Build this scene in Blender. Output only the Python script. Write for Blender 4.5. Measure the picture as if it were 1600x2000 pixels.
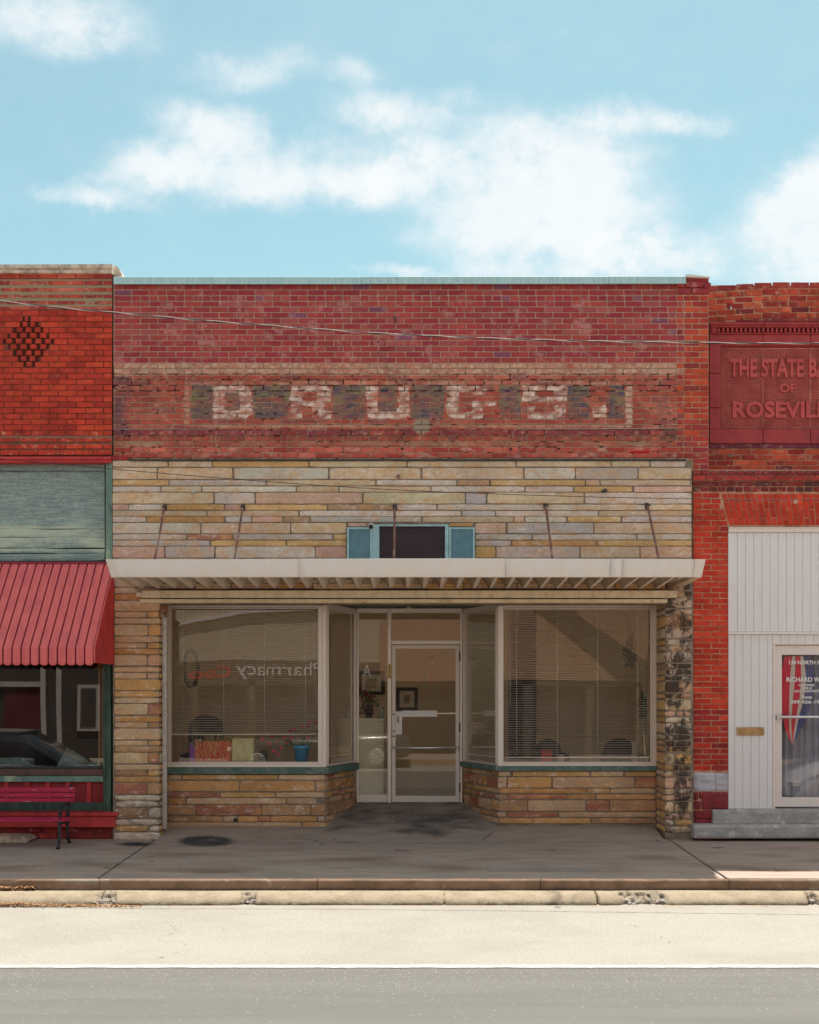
import bpy, bmesh, math, random
from mathutils import Vector, Matrix, noise
R = random.Random(7)
rad = math.radians
sc = bpy.context.scene
COL = sc.collection
for o in list(bpy.data.objects): bpy.data.objects.remove(o)

# ---------------- camera, sky, sun, exposure ----------------
CAM_Y, CAM_Z, FOC = -16.0, 1.74, 2592.0          # focal length in photograph pixels (1600 wide)
cd = bpy.data.cameras.new('camera'); cam = bpy.data.objects.new('camera', cd); COL.objects.link(cam)
cam.location = (0, CAM_Y, CAM_Z); cam.rotation_euler = (rad(90), 0, 0)
cd.sensor_fit = 'HORIZONTAL'; cd.sensor_width = 36; cd.lens = 36 * FOC / 1600
cd.shift_x = 0; cd.shift_y = 356 / 1600; cd.clip_start = .05; cd.clip_end = 4000
sc.camera = cam
SUN_EL, SUN_AZ = 66.3, 11.3
sl = bpy.data.lights.new('sun', 'SUN'); sun = bpy.data.objects.new('sun', sl); COL.objects.link(sun)
sl.energy = 4.1; sl.angle = rad(.35); sl.color = (1, .95, .87)
_d = Vector((math.sin(rad(SUN_AZ)) * math.cos(rad(SUN_EL)), math.cos(rad(SUN_AZ)) * math.cos(rad(SUN_EL)), math.sin(rad(SUN_EL))))
sun.rotation_euler = _d.to_track_quat('Z', 'Y').to_euler(); sun.location = (0, 0, 30)
sc.view_settings.view_transform = 'Standard'; sc.view_settings.look = 'None'
sc.view_settings.exposure = .76; sc.view_settings.gamma = 1; sc.view_settings.use_curve_mapping = False
sc.render.engine = 'CYCLES'
sc.cycles.use_denoising = True
sc.cycles.max_bounces = 10; sc.cycles.transparent_max_bounces = 24
sc.cycles.diffuse_bounces = 4; sc.cycles.glossy_bounces = 4; sc.cycles.caustics_reflective = False; sc.cycles.caustics_refractive = False
sc.cycles.sample_clamp_indirect = 8

def SX(px, y=0.): return (px - 800) * (y - CAM_Y) / FOC            # photograph pixel -> metres on the plane at depth y
def SZ(py, y=0.): return CAM_Z + (1356 - py) * (y - CAM_Y) / FOC

class NT:                                                            # tiny node helper
    def __init__(s, tree):
        s.t = tree; s.n = tree.nodes; s.l = tree.links
    def node(s, typ, **kw):
        n = s.n.new(typ)
        for k, v in kw.items(): setattr(n, k, v)
        return n
    def set(s, sock, v):
        if v is None: return
        if isinstance(v, bpy.types.NodeSocket): s.l.new(v, sock)
        else:
            if isinstance(v, (tuple, list)) and len(v) == 3 and sock.type == 'RGBA': v = (*v, 1)
            sock.default_value = v
    def math(s, op, a, b=None, c=None, clamp=False):
        n = s.node('ShaderNodeMath', operation=op, use_clamp=clamp)
        s.set(n.inputs[0], a); s.set(n.inputs[1], b); s.set(n.inputs[2], c); return n.outputs[0]
    def vmath(s, op, a, b=None, out=0):
        n = s.node('ShaderNodeVectorMath', operation=op)
        s.set(n.inputs[0], a); s.set(n.inputs[1], b); return n.outputs[out]
    def mix(s, f, a, b, mode='MIX'):
        n = s.node('ShaderNodeMix', data_type='RGBA', blend_type=mode)
        s.set(n.inputs[0], f); s.set(n.inputs[6], a); s.set(n.inputs[7], b); return n.outputs[2]
    def ramp(s, v, lo, hi, a=0., b=1., smooth=True):
        n = s.node('ShaderNodeMapRange', interpolation_type='SMOOTHSTEP' if smooth else 'LINEAR')
        s.set(n.inputs[0], v); s.set(n.inputs[1], lo); s.set(n.inputs[2], hi); s.set(n.inputs[3], a); s.set(n.inputs[4], b); return n.outputs[0]
    def noise(s, vec, scale, detail=3, rough=.55, dist=0., out=0, four=None):
        n = s.node('ShaderNodeTexNoise'); s.set(n.inputs['Vector'], vec); n.inputs['Scale'].default_value = scale
        n.inputs['Detail'].default_value = detail; n.inputs['Roughness'].default_value = rough; n.inputs['Distortion'].default_value = dist
        return n.outputs[out]
    def scaled(s, vec, sx, sy, sz):
        return s.vmath('MULTIPLY', vec, (sx, sy, sz))

def world():
    w = bpy.data.worlds.new('World'); sc.world = w; w.use_nodes = True
    T = NT(w.node_tree); w.node_tree.nodes.clear()
    sky = T.node('ShaderNodeTexSky', sky_type='NISHITA', sun_disc=False, sun_elevation=rad(SUN_EL), sun_rotation=rad(SUN_AZ))
    sky.air_density = 1.0; sky.dust_density = 1.5; sky.ozone_density = 1.0; sky.altitude = 200
    tc = T.node('ShaderNodeTexCoord').outputs['Generated']
    sx = T.node('ShaderNodeSeparateXYZ'); T.set(sx.inputs[0], tc)
    x, y, z = sx.outputs
    hyp = T.math('SQRT', T.math('ADD', T.math('MULTIPLY', x, x), T.math('MULTIPLY', y, y)))
    az = T.math('MULTIPLY', T.math('ARCTAN2', x, y), 57.2958)
    el = T.math('MULTIPLY', T.math('ARCTAN2', z, hyp), 57.2958)
    cb = T.node('ShaderNodeCombineXYZ'); T.set(cb.inputs[0], az); T.set(cb.inputs[1], el); cb.inputs[2].default_value = 0
    warp = T.noise(tc, 9, 5, .6, out=1)
    warp2 = T.noise(tc, 34, 5, .65, out=1)
    v = T.vmath('ADD', cb.outputs[0], T.vmath('MULTIPLY', T.vmath('SUBTRACT', warp, (.5, .5, .5)), (4.2, 2.6, 0)))
    v = T.vmath('ADD', v, T.vmath('MULTIPLY', T.vmath('SUBTRACT', warp2, (.5, .5, .5)), (1.5, 1.1, 0)))
    blobs = [(430,262,125,62,8,1.),(340,330,170,52,-12,1.),(190,388,130,26,4,.8),(500,350,200,56,0,1.),(690,345,200,50,0,1.),(870,345,210,66,5,1.),
             (1080,330,200,100,10,1.15),(1060,425,250,85,0,1.2),(1220,480,200,55,0,1.),(1180,235,120,42,0,.9),(1310,238,105,28,8,.7),(760,232,150,40,8,.72),
             (880,200,90,24,0,.5),(800,524,140,14,0,.7),(110,28,190,56,0,.85),(480,126,125,38,-4,.6),(690,146,90,30,10,.55),(985,84,50,26,-30,.32),(1085,44,50,14,0,.25),
             (1560,400,140,86,-25,1.1),(1600,480,160,90,0,1.1),(1600,300,60,30,0,.6),(1330,500,110,40,10,.8),(1120,515,330,42,0,.75),(640,300,150,40,0,.6)]
    dens = None
    for (cx, cy, rx, ry, rot, amp) in blobs:
        a = math.atan((cx - 800) / FOC); e = math.atan((1356 - cy) / FOC * math.cos(a))
        k = 57.2958 / FOC
        m = T.node('ShaderNodeMapping', vector_type='TEXTURE')
        T.set(m.inputs[0], v); m.inputs[1].default_value = (math.degrees(a), math.degrees(e), 0)
        m.inputs[2].default_value = (0, 0, rad(-rot)); m.inputs[3].default_value = (rx * k * 1.25, ry * k * 1.3, 1)
        d = T.vmath('LENGTH', m.outputs[0], out=1)
        b = T.ramp(d, 0., 1.35, amp, 0.)
        dens = b if dens is None else T.math('SMOOTH_MAX', dens, b, .25)
    # scattered clouds over the unseen rest of the sky, made denser for fill light
    cn = T.noise(T.scaled(tc, 1, 1, 2.4), 2.6, 5, .55)
    far = T.ramp(T.math('ABSOLUTE', az), 19, 27)
    up = T.ramp(el, 29, 36)
    gen = T.math('MULTIPLY', T.ramp(cn, .42, .58), T.math('MAXIMUM', far, up))
    dens = T.math('MAXIMUM', dens, gen)
    fb = T.noise(T.scaled(tc, 1, 1, 1.4), 26, 7, .62)
    fb2 = T.noise(tc, 95, 4, .6)
    dens = T.math('MULTIPLY', dens, T.math('ADD', T.math('MULTIPLY', fb, 1.75), T.math('MULTIPLY_ADD', fb2, .5, -.15)))
    cov = T.ramp(dens, .05, 1.05, 0., 1., smooth=True)
    cov = T.math('MULTIPLY', cov, .95)
    skyc = T.mix(1., sky.outputs[0], (.76, .96, .755), 'MULTIPLY')
    # cyan lift toward the horizon haze comes from the sky model; clouds are white sunlit vapour
    shade = T.noise(tc, 14, 3, .5)
    cl = T.mix(shade, (4.7, 5.2, 5.4), (5.8, 5.75, 5.7))
    col = T.mix(cov, skyc, cl)
    bg = T.node('ShaderNodeBackground'); T.set(bg.inputs[0], col); bg.inputs[1].default_value = .105
    out = T.node('ShaderNodeOutputWorld'); T.l.new(bg.outputs[0], out.inputs[0])
world()

# ---------------- object helpers ----------------
def link(o, parent=None):
    COL.objects.link(o)
    if parent is not None: o.parent = parent
    return o
def empty(name, loc=(0, 0, 0), label=None, cat=None, group=None, kind=None, parent=None):
    o = bpy.data.objects.new(name, None); o.location = loc; o.empty_display_size = .1; link(o, parent)
    return tag(o, label, cat, group, kind)
def tag(o, label=None, cat=None, group=None, kind=None):
    if label: o['label'] = label
    if cat: o['category'] = cat
    if group: o['group'] = group
    if kind: o['kind'] = kind
    return o

class MB:
    """collects geometry in world coordinates and links it as one mesh object"""
    def __init__(s): s.v = []; s.f = []; s.sm = []
    def add(s, vs, fs, smooth=False):
        b = len(s.v); s.v += [tuple(p) for p in vs]; s.f += [tuple(b + i for i in f) for f in fs]; s.sm += [smooth] * len(fs); return s
    def box(s, x0, x1, y0, y1, z0, z1):
        if x0 > x1: x0, x1 = x1, x0
        if y0 > y1: y0, y1 = y1, y0
        if z0 > z1: z0, z1 = z1, z0
        return s.add([(x0,y0,z0),(x1,y0,z0),(x1,y1,z0),(x0,y1,z0),(x0,y0,z1),(x1,y0,z1),(x1,y1,z1),(x0,y1,z1)],
                     [(0,3,2,1),(4,5,6,7),(0,1,5,4),(1,2,6,5),(2,3,7,6),(3,0,4,7)])
    def cbox(s, x0, x1, y0, y1, z0, z1, b=.004):
        """box with chamfered edges"""
        if x0 > x1: x0, x1 = x1, x0
        if y0 > y1: y0, y1 = y1, y0
        if z0 > z1: z0, z1 = z1, z0
        b = min(b, (x1-x0)*.4, (y1-y0)*.4, (z1-z0)*.4)
        vs = []; idx = {}
        X = (x0, x1); Y = (y0, y1); Z = (z0, z1); sg = (1, -1)
        for i in (0,1):
            for j in (0,1):
                for k in (0,1):
                    for ax in range(3):
                        p = [X[i] + (0 if ax == 0 else sg[i]*b), Y[j] + (0 if ax == 1 else sg[j]*b), Z[k] + (0 if ax == 2 else sg[k]*b)]
                        idx[i,j,k,ax] = len(vs); vs.append(tuple(p))
        fs = []
        q = lambda a, i: tuple(idx[t] for t in a)
        for i in (0,1):
            fs.append((idx[i,0,0,0], idx[i,1,0,0], idx[i,1,1,0], idx[i,0,1,0]))
            fs.append((idx[0,i,0,1], idx[1,i,0,1], idx[1,i,1,1], idx[0,i,1,1]))
            fs.append((idx[0,0,i,2], idx[1,0,i,2], idx[1,1,i,2], idx[0,1,i,2]))
        for i in (0,1):
            for j in (0,1):
                fs.append((idx[i,j,0,0], idx[i,j,1,0], idx[i,j,1,1], idx[i,j,0,1]))
                fs.append((idx[i,0,j,0], idx[i,1,j,0], idx[i,1,j,2], idx[i,0,j,2]))
                fs.append((idx[0,i,j,1], idx[1,i,j,1], idx[1,i,j,2], idx[0,i,j,2]))
                for k in (0,1): fs.append((idx[i,j,k,0], idx[i,j,k,1], idx[i,j,k,2]))
        c = Vector(((x0+x1)/2, (y0+y1)/2, (z0+z1)/2)); out = []
        for f in fs:
            p = [Vector(vs[i]) for i in f]; n = (p[1]-p[0]).cross(p[2]-p[0])
            m = sum(p, Vector()) / len(p)
            out.append(f if n.dot(m - c) > 0 else f[::-1])
        return s.add(vs, out)
    def tube(s, pts, r, n=8, cap=True):
        pts = [Vector(p) for p in pts]; rs = r if isinstance(r, (list, tuple)) else [r]*len(pts)
        vs = []; fs = []
        up = None
        for i, p in enumerate(pts):
            t = (pts[min(i+1, len(pts)-1)] - pts[max(i-1, 0)]).normalized()
            if up is None: up = t.orthogonal().normalized()
            up = (up - t * up.dot(t)).normalized(); bi = t.cross(up)
            for k in range(n):
                a = 2*math.pi*k/n; vs.append(p + (up*math.cos(a) + bi*math.sin(a)) * rs[i])
        for i in range(len(pts)-1):
            for k in range(n):
                fs.append((i*n+k, i*n+(k+1)%n, (i+1)*n+(k+1)%n, (i+1)*n+k))
        s.add(vs, fs, True)
        if cap:
            b = len(s.v) - len(vs)
            s.f += [tuple(b+k for k in range(n))[::-1], tuple(b+(len(pts)-1)*n+k for k in range(n))]; s.sm += [False, False]
        return s
    def prism(s, poly, axis, a0, a1):
        """extrude a 2-D polygon along axis x|y|z between a0 and a1"""
        def P(u, w, a): return {'x': (a, u, w), 'y': (u, a, w), 'z': (u, w, a)}[axis]
        n = len(poly)
        vs = [P(u, w, a0) for u, w in poly] + [P(u, w, a1) for u, w in poly]
        fs = [tuple(range(n))[::-1], tuple(range(n, 2*n))] + [(i, (i+1) % n, n+(i+1) % n, n+i) for i in range(n)]
        # make the winding outward
        ar = sum(poly[i][0]*poly[(i+1)%n][1] - poly[(i+1)%n][0]*poly[i][1] for i in range(n))
        flip = (ar < 0) != (a1 < a0)
        if axis == 'y': flip = not flip
        if flip: fs = [f[::-1] for f in fs]
        return s.add(vs, fs)
    def lathe(s, prof, c, n=16, sx=1., sy=1., axis='z', smooth=True):
        vs = []; fs = []
        for r, h in prof:
            for k in range(n):
                a = 2*math.pi*k/n; u, w = r*math.cos(a)*sx, r*math.sin(a)*sy
                vs.append({'z': (c[0]+u, c[1]+w, c[2]+h), 'y': (c[0]+u, c[1]-h, c[2]+w), 'x': (c[0]+h, c[1]+u, c[2]+w)}[axis])
        m = len(prof)
        for i in range(m-1):
            for k in range(n): fs.append((i*n+k, i*n+(k+1)%n, (i+1)*n+(k+1)%n, (i+1)*n+k))
        fs.append(tuple(range(n))[::-1]); fs.append(tuple((m-1)*n+k for k in range(n)))
        return s.add(vs, fs, smooth)
    def mesh(s, name):
        me = bpy.data.meshes.new(name); me.from_pydata(s.v, [], s.f)
        me.polygons.foreach_set('use_smooth', s.sm); me.update(); return me
    def build(s, name, mat, parent=None, label=None, cat=None, group=None, kind=None, bevel=None):
        me = s.mesh(name); me.materials.append(mat)
        o = bpy.data.objects.new(name, me); link(o, parent)
        if parent is not None:
            o.matrix_parent_inverse = Matrix.Translation(-Vector(wloc(parent)))
        return tag(o, label, cat, group, kind)
def wloc(o):
    v = Vector(o.location)
    if o.parent is not None: v = v + o.matrix_parent_inverse.translation + wloc(o.parent)
    return v

def attr_color(me, name, cols):
    a = me.color_attributes.new(name, 'FLOAT_COLOR', 'POINT'); flat = []
    for c in cols: flat += [c[0], c[1], c[2], 1.]
    a.data.foreach_set('color', flat)
def attr_float(me, name, vals):
    a = me.attributes.new(name, 'FLOAT', 'POINT'); a.data.foreach_set('value', list(vals))

def text_obj(name, s, mat, parent, x0, x1, z0, z1, y, ext=.003, align_fit=True, face=-1, slant=0., thick=0., bevel=0., label=None, cat=None, shear=0.):
    cu = bpy.data.curves.new(name, 'FONT'); cu.body = s; cu.extrude = .5; cu.resolution_u = 3; cu.offset = thick
    cu.align_x = 'LEFT'
    o = bpy.data.objects.new('tmp', cu); COL.objects.link(o)
    me = bpy.data.meshes.new_from_object(o); bpy.data.objects.remove(o); bpy.data.curves.remove(cu)
    xs = [v.co.x for v in me.vertices]; ys = [v.co.y for v in me.vertices]
    a, b, c, d = min(xs), max(xs), min(ys), max(ys)
    me.name = name
    for v in me.vertices:
        u = (v.co.x - a) / (b - a); w = (v.co.y - c) / (d - c); t = v.co.z
        if face < 0: v.co = (x0 + u*(x1-x0), y - t*2*ext if t > 0 else y, z0 + w*(z1-z0) + slant*u)
        else:        v.co = (x1 - u*(x1-x0), y + t*2*ext if t > 0 else y, z0 + w*(z1-z0) + slant*u)
    me.materials.clear(); me.materials.append(mat); me.update()
    bm = bmesh.new(); bm.from_mesh(me); bmesh.ops.recalc_face_normals(bm, faces=bm.faces); bm.to_mesh(me); bm.free()
    ob = bpy.data.objects.new(name, me); link(ob, parent)
    if parent is not None: ob.matrix_parent_inverse = Matrix.Translation(-Vector(wloc(parent)))
    return tag(ob, label, cat)

# ---------------- materials ----------------
def principled(T, base, rough=.8, metal=0., normal=None, spec=None, coat=None):
    p = T.node('ShaderNodeBsdfPrincipled'); T.set(p.inputs['Base Color'], base); T.set(p.inputs['Roughness'], rough)
    T.set(p.inputs['Metallic'], metal)
    if spec is not None: T.set(p.inputs['Specular IOR Level'], spec)
    if coat is not None: T.set(p.inputs['Coat Weight'], coat)
    if normal is not None: T.set(p.inputs['Normal'], normal)
    o = T.node('ShaderNodeOutputMaterial'); T.l.new(p.outputs[0], o.inputs[0]); return p
def newmat(name):
    m = bpy.data.materials.new(name); m.use_nodes = True; m.node_tree.nodes.clear(); return m, NT(m.node_tree)
def bump(T, h, dist=.002, strength=1.):
    b = T.node('ShaderNodeBump'); b.inputs['Strength'].default_value = strength; b.inputs['Distance'].default_value = dist
    T.set(b.inputs['Height'], h); return b.outputs[0]
def pos(T): return T.node('ShaderNodeNewGeometry').outputs['Position']
def att(T, name, out=0): return T.node('ShaderNodeAttribute', attribute_name=name).outputs[out]
def paint_over(T, col, P, grain=38., soft=.34):
    """paint or stain whose colour and coverage sit on the mesh, broken up by noise"""
    amt = att(T, 'paint_amt', 2); pc = att(T, 'paint_col', 0)
    n = T.noise(P, grain, 5, .65); n2 = T.noise(P, grain * 4.2, 2, .6)
    nn = T.math('ADD', T.math('MULTIPLY', n, .75), T.math('MULTIPLY', n2, .25))
    f = T.ramp(T.math('ADD', amt, nn), 1. - soft * .5, 1. + soft * .6)
    f = T.math('MULTIPLY', f, T.math('GREATER_THAN', amt, .01))
    f = T.math('MULTIPLY', f, T.math('MINIMUM', T.math('MULTIPLY_ADD', amt, .55, .42), 1.))
    return T.mix(f, col, pc), f

GAIN = (1.74, 1.55, 1.52)
def G(c):
    t = [v*g for v, g in zip(c, GAIN)]; m = max(t); k = min(1., max(.88, max(c)) / m); return tuple(v*k for v in t)
def piece_mat(name, vary=.22, blotch=(.2,.1,.05), blotch_amt=.35, blotch_scale=9., streak=(1,1,1), rough=.88, bumpd=.002, grain=130., pale=None, pale_amt=0., pale_scale=14., dark=None, dark_amt=0., paint=False, vein=0.):
    m, T = newmat(name); P = pos(T)
    oi = T.node('ShaderNodeObjectInfo')
    base = T.mix(att(T, 'has_tint', 2), oi.outputs['Color'], att(T, 'tint', 0))
    n1 = T.noise(T.scaled(P, *streak), blotch_scale, 5, .62, .3)
    c = T.mix(T.math('MULTIPLY', T.ramp(n1, .46, .66), blotch_amt), base, blotch)
    if pale:
        n2 = T.noise(T.scaled(T.vmath('ADD', P, (3.1, 9.2, 4.4)), *streak), pale_scale, 6, .68)
        c = T.mix(T.math('MULTIPLY', T.ramp(n2, .54, .66), pale_amt), c, pale)
    if vein:
        nv = T.noise(T.scaled(T.vmath('ADD', P, (1.7, 4.2, 8.8)), 1, 1, 1.5), 15., 7, .72, 1.2)
        c = T.mix(T.math('MULTIPLY', T.ramp(nv, .52, .60), vein), c, (.25, .16, .095))
        nw = T.noise(T.scaled(T.vmath('ADD', P, (5.7, 1.2, 2.8)), 1, 1, 1.8), 24., 6, .75, .6)
        c = T.mix(T.math('MULTIPLY', T.ramp(nw, .56, .64), vein * .8), c, (.52, .50, .46))
    n3 = T.noise(P, grain, 4, .7)
    val = T.math('ADD', T.math('MULTIPLY', T.math('SUBTRACT', n3, .5), vary * 2.6), 1.)
    n4 = T.noise(P, 2.1, 3, .5)
    val = T.math('MULTIPLY', val, T.ramp(n4, .3, .7, 1 - vary * .5, 1 + vary * .5))
    c = T.vmath('SCALE', c, None); sn = c.node; T.set(sn.inputs[3], val)
    if dark:
        n5 = T.noise(T.scaled(P, 1.1, 1, .6), 4.6, 8, .74, .4)
        c = T.mix(T.math('MULTIPLY', T.ramp(n5, .45, .56), dark_amt), c, dark)
    if paint: c, _ = paint_over(T, c, P)
    c = T.mix(1., c, GAIN, 'MULTIPLY')
    hb = T.math('ADD', T.math('MULTIPLY', n1, .6), T.math('MULTIPLY', n3, .55))
    principled(T, c, rough, normal=bump(T, hb, bumpd * 2.2), spec=.25)
    return m

def surf_mat(name, c1, c2, scale=6., lo=.4, hi=.65, rough=.7, metal=0., bumpd=.0008, grain=90., vary=.12, streak=(1,1,1), c3=None, s3=12., lo3=.58, hi3=.66, amt3=.8, streak3=(1,1,1), spec=.4, paint=False, detail=5, coat=None, emis=None, gain=True):
    if gain: c1, c2, c3 = G(c1), G(c2), G(c3) if c3 else None
    m, T = newmat(name); P = pos(T)
    n = T.noise(T.scaled(P, *streak), scale, detail, .6)
    c = T.mix(T.ramp(n, lo, hi), c1, c2)
    g = T.noise(P, grain, 3, .65)
    if c3:
        n3 = T.noise(T.scaled(T.vmath('ADD', P, (7, 3, 5)), *streak3), s3, 5, .65)
        c = T.mix(T.math('MULTIPLY', T.ramp(n3, lo3, hi3), amt3), c, c3)
    c = T.vmath('SCALE', c, None); T.set(c.node.inputs[3], T.math('ADD', T.math('MULTIPLY', T.math('SUBTRACT', g, .5), vary * 2.4), 1.))
    if paint: c, _ = paint_over(T, c, P, 22., .5)
    if paint and gain: pass
    principled(T, c, rough, metal, bump(T, T.math('ADD', g, n), bumpd * 2), spec, coat)
    return m

def glass_mat(name, tint=(.86, .88, .84), k=1.7, wave=.004, dirt=.03, dirtc=(.5, .46, .38)):
    m, T = newmat(name); P = pos(T)
    nb = T.noise(T.scaled(P, 1, 1, .6), .9, 1, .4)
    nr = bump(T, nb, wave)
    fr = T.node('ShaderNodeFresnel'); fr.inputs[0].default_value = 1.5; T.set(fr.inputs['Normal'], nr)
    f = T.math('MULTIPLY', T.math('MINIMUM', T.math('MULTIPLY', fr.outputs[0], k), .9), T.math('SUBTRACT', 1., T.node('ShaderNodeNewGeometry').outputs['Backfacing']))
    tr = T.node('ShaderNodeBsdfTransparent'); tr.inputs[0].default_value = (*tint, 1)
    gl = T.node('ShaderNodeBsdfGlossy'); gl.inputs['Roughness'].default_value = 0.; gl.inputs[0].default_value = (1, 1, 1, 1); T.set(gl.inputs['Normal'], nr)
    mx = T.node('ShaderNodeMixShader'); T.set(mx.inputs[0], f); T.l.new(tr.outputs[0], mx.inputs[1]); T.l.new(gl.outputs[0], mx.inputs[2])
    df = T.node('ShaderNodeBsdfDiffuse'); df.inputs[0].default_value = (*dirtc, 1)
    dn = T.math('MULTIPLY', T.ramp(T.noise(T.scaled(P, 1, 1, .5), 3., 6, .7), .4, .75), dirt)
    m2 = T.node('ShaderNodeMixShader'); T.set(m2.inputs[0], dn); T.l.new(mx.outputs[0], m2.inputs[1]); T.l.new(df.outputs[0], m2.inputs[2])
    o = T.node('ShaderNodeOutputMaterial'); T.l.new(m2.outputs[0], o.inputs[0]); return m

M = {}
M['brick_maroon'] = piece_mat('brick_maroon', .16, (.22,.07,.07), .35, 9., pale=(.42,.24,.22), pale_amt=.42, pale_scale=7., rough=.75)
M['brick_old'] = piece_mat('brick_old', .3, (.12,.05,.045), .4, 8., pale=(.44,.26,.19), pale_amt=.5, pale_scale=10., paint=True)
M['brick_orange'] = piece_mat('brick_orange', .26, (.16,.02,.014), .5, 5.5, pale=(.42,.14,.08), pale_amt=.25, pale_scale=18.)
M['brick_weathered'] = piece_mat('brick_weathered', .35, (.06,.02,.018), .55, 7., pale=(.5,.26,.19), pale_amt=.5, pale_scale=16.)
M['brick_painted'] = piece_mat('brick_painted', .2, (.13,.012,.012), .6, 4., pale=(.45,.22,.2), pale_amt=.3, pale_scale=12., rough=.6)
M['mortar_tan'] = surf_mat('mortar_tan', (.34,.235,.16), (.27,.17,.12), 9., rough=.95, bumpd=.002, grain=160, vary=.3, spec=.1, paint=True)
M['mortar_light'] = surf_mat('mortar_light', (.40,.27,.205), (.33,.21,.16), 9., rough=.95, bumpd=.002, grain=160, vary=.25, spec=.1)
M['mortar_dark'] = surf_mat('mortar_dark', (.19,.055,.035), (.10,.035,.025), 5., rough=.95, bumpd=.002, grain=160, vary=.3, spec=.1, paint=True)
M['mortar_pale'] = surf_mat('mortar_pale', (.40,.24,.16), (.30,.12,.07), 6., rough=.95, bumpd=.002, grain=160, vary=.3, spec=.1)
M['mortar_stone'] = surf_mat('mortar_stone', (.20,.165,.125), (.13,.105,.08), 7., rough=.95, bumpd=.002, grain=160, vary=.3, spec=.1)
M['stone'] = piece_mat('stone', .2, (.44,.25,.10), .6, 6.5, (.8,1,1.6), pale=(.56,.49,.42), pale_amt=.5, pale_scale=8., rough=.85, bumpd=.005, grain=60, vein=.42)
M['stone_mouldy'] = piece_mat('stone_mouldy', .24, (.40,.24,.10), .6, 8., (.8,1,1.6), pale=(.55,.5,.45), pale_amt=.5, pale_scale=10., dark=(.025,.02,.018), dark_amt=.93, rough=.85, bumpd=.004, grain=75, vein=.4)
M['stone_old'] = piece_mat('stone_old', .25, (.16,.13,.10), .7, 12., (.7,1,1.8), pale=(.6,.58,.54), pale_amt=.8, pale_scale=14., rough=.9, bumpd=.006, grain=60)
M['coping_stone'] = surf_mat('coping_stone', (.55,.48,.38), (.28,.23,.19), 9., rough=.9, bumpd=.005, grain=70, vary=.3, c3=(.7,.66,.6), s3=6.)
M['blue_metal'] = surf_mat('blue_metal', (.30,.46,.47), (.24,.39,.41), 6., streak=(9,1,.5), rough=.45, vary=.08, c3=(.16,.24,.25), s3=30., lo3=.62, hi3=.75, amt3=.5, streak3=(2,1,.12))
M['white_metal'] = surf_mat('white_metal', (.72,.70,.665), (.64,.60,.535), 5., streak=(3,1,.4), rough=.42, vary=.06, c3=(.32,.22,.13), s3=34., lo3=.62, hi3=.76, amt3=.45, streak3=(2.2,1,.09))
M['cream_metal'] = surf_mat('cream_metal', (.50,.455,.325), (.42,.375,.255), 8., streak=(1,1,.6), rough=.55, vary=.1, c3=(.30,.19,.09), s3=9., lo3=.6, hi3=.64, amt3=.6)
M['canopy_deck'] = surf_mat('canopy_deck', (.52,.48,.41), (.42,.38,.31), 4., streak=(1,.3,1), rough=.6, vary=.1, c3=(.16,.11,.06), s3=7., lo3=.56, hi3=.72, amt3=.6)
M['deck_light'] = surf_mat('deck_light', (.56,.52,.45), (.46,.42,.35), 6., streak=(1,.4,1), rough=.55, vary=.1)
M['deck_shade'] = surf_mat('deck_shade', (.26,.21,.155), (.18,.14,.10), 6., streak=(1,.4,1), rough=.75, vary=.15)  # darker copy of the deck metal, shade of the flute hollows painted in
M['alu'] = surf_mat('alu', (.56,.525,.475), (.50,.465,.415), 14., rough=.4, metal=.25, vary=.08, bumpd=.0003, c3=(.24,.2,.16), s3=22., lo3=.64, hi3=.75, amt3=.5)
M['alu_white'] = surf_mat('alu_white', (.62,.585,.54), (.54,.505,.46), 14., rough=.4, vary=.06, bumpd=.0003, c3=(.3,.24,.18), s3=26., lo3=.64, hi3=.76, amt3=.5)
M['galv'] = surf_mat('galv', (.40,.39,.36), (.30,.29,.27), 20., rough=.45, metal=.5, vary=.12)
M['rust'] = surf_mat('rust', (.17,.085,.065), (.12,.065,.05), 18., rough=.85, vary=.25, c3=(.26,.19,.14), s3=5., lo3=.5, hi3=.6, amt3=.8)
M['dark_metal'] = surf_mat('dark_metal', (.03,.028,.028), (.05,.045,.04), 20., rough=.5, vary=.15)
M['mesh_grille'] = surf_mat('mesh_grille', (.075,.04,.055), (.055,.03,.04), 20., rough=.55, vary=.15)
M['teal_paint'] = surf_mat('teal_paint', (.27,.44,.46), (.22,.37,.40), 9., rough=.5, vary=.08, c3=(.1,.15,.16), s3=26., lo3=.6, hi3=.7, amt3=.5)
M['teal_shutter'] = surf_mat('teal_shutter', (.13,.25,.29), (.105,.21,.25), 9., rough=.55, vary=.1)
M['green_slate'] = surf_mat('green_slate', (.055,.10,.085), (.10,.14,.12), 7., rough=.7, vary=.2, bumpd=.002, c3=(.20,.22,.18), s3=20.)
M['green_soffit'] = surf_mat('green_soffit', (.05,.085,.065), (.07,.10,.075), 5., rough=.8, vary=.1)
M['green_paint'] = surf_mat('green_paint', (.13,.215,.18), (.31,.39,.29), 5., .5, .72, streak=(1,1,.5), rough=.8, vary=.3, bumpd=.0015, c3=(.055,.10,.10), s3=7., lo3=.5, hi3=.7, streak3=(2,1,.6))
M['green_dark'] = surf_mat('green_dark', (.03,.06,.05), (.055,.09,.065), 7., streak=(2,1,.4), rough=.7, vary=.3, bumpd=.0015, c3=(.2,.27,.18), s3=6., lo3=.6, hi3=.72, amt3=.7, streak3=(2.5,1,.5))
M['red_paint'] = surf_mat('red_paint', (.38,.035,.035), (.30,.025,.028), 6., rough=.5, vary=.1, c3=(.16,.02,.02), s3=5., lo3=.5, hi3=.7, amt3=.5)
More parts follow.
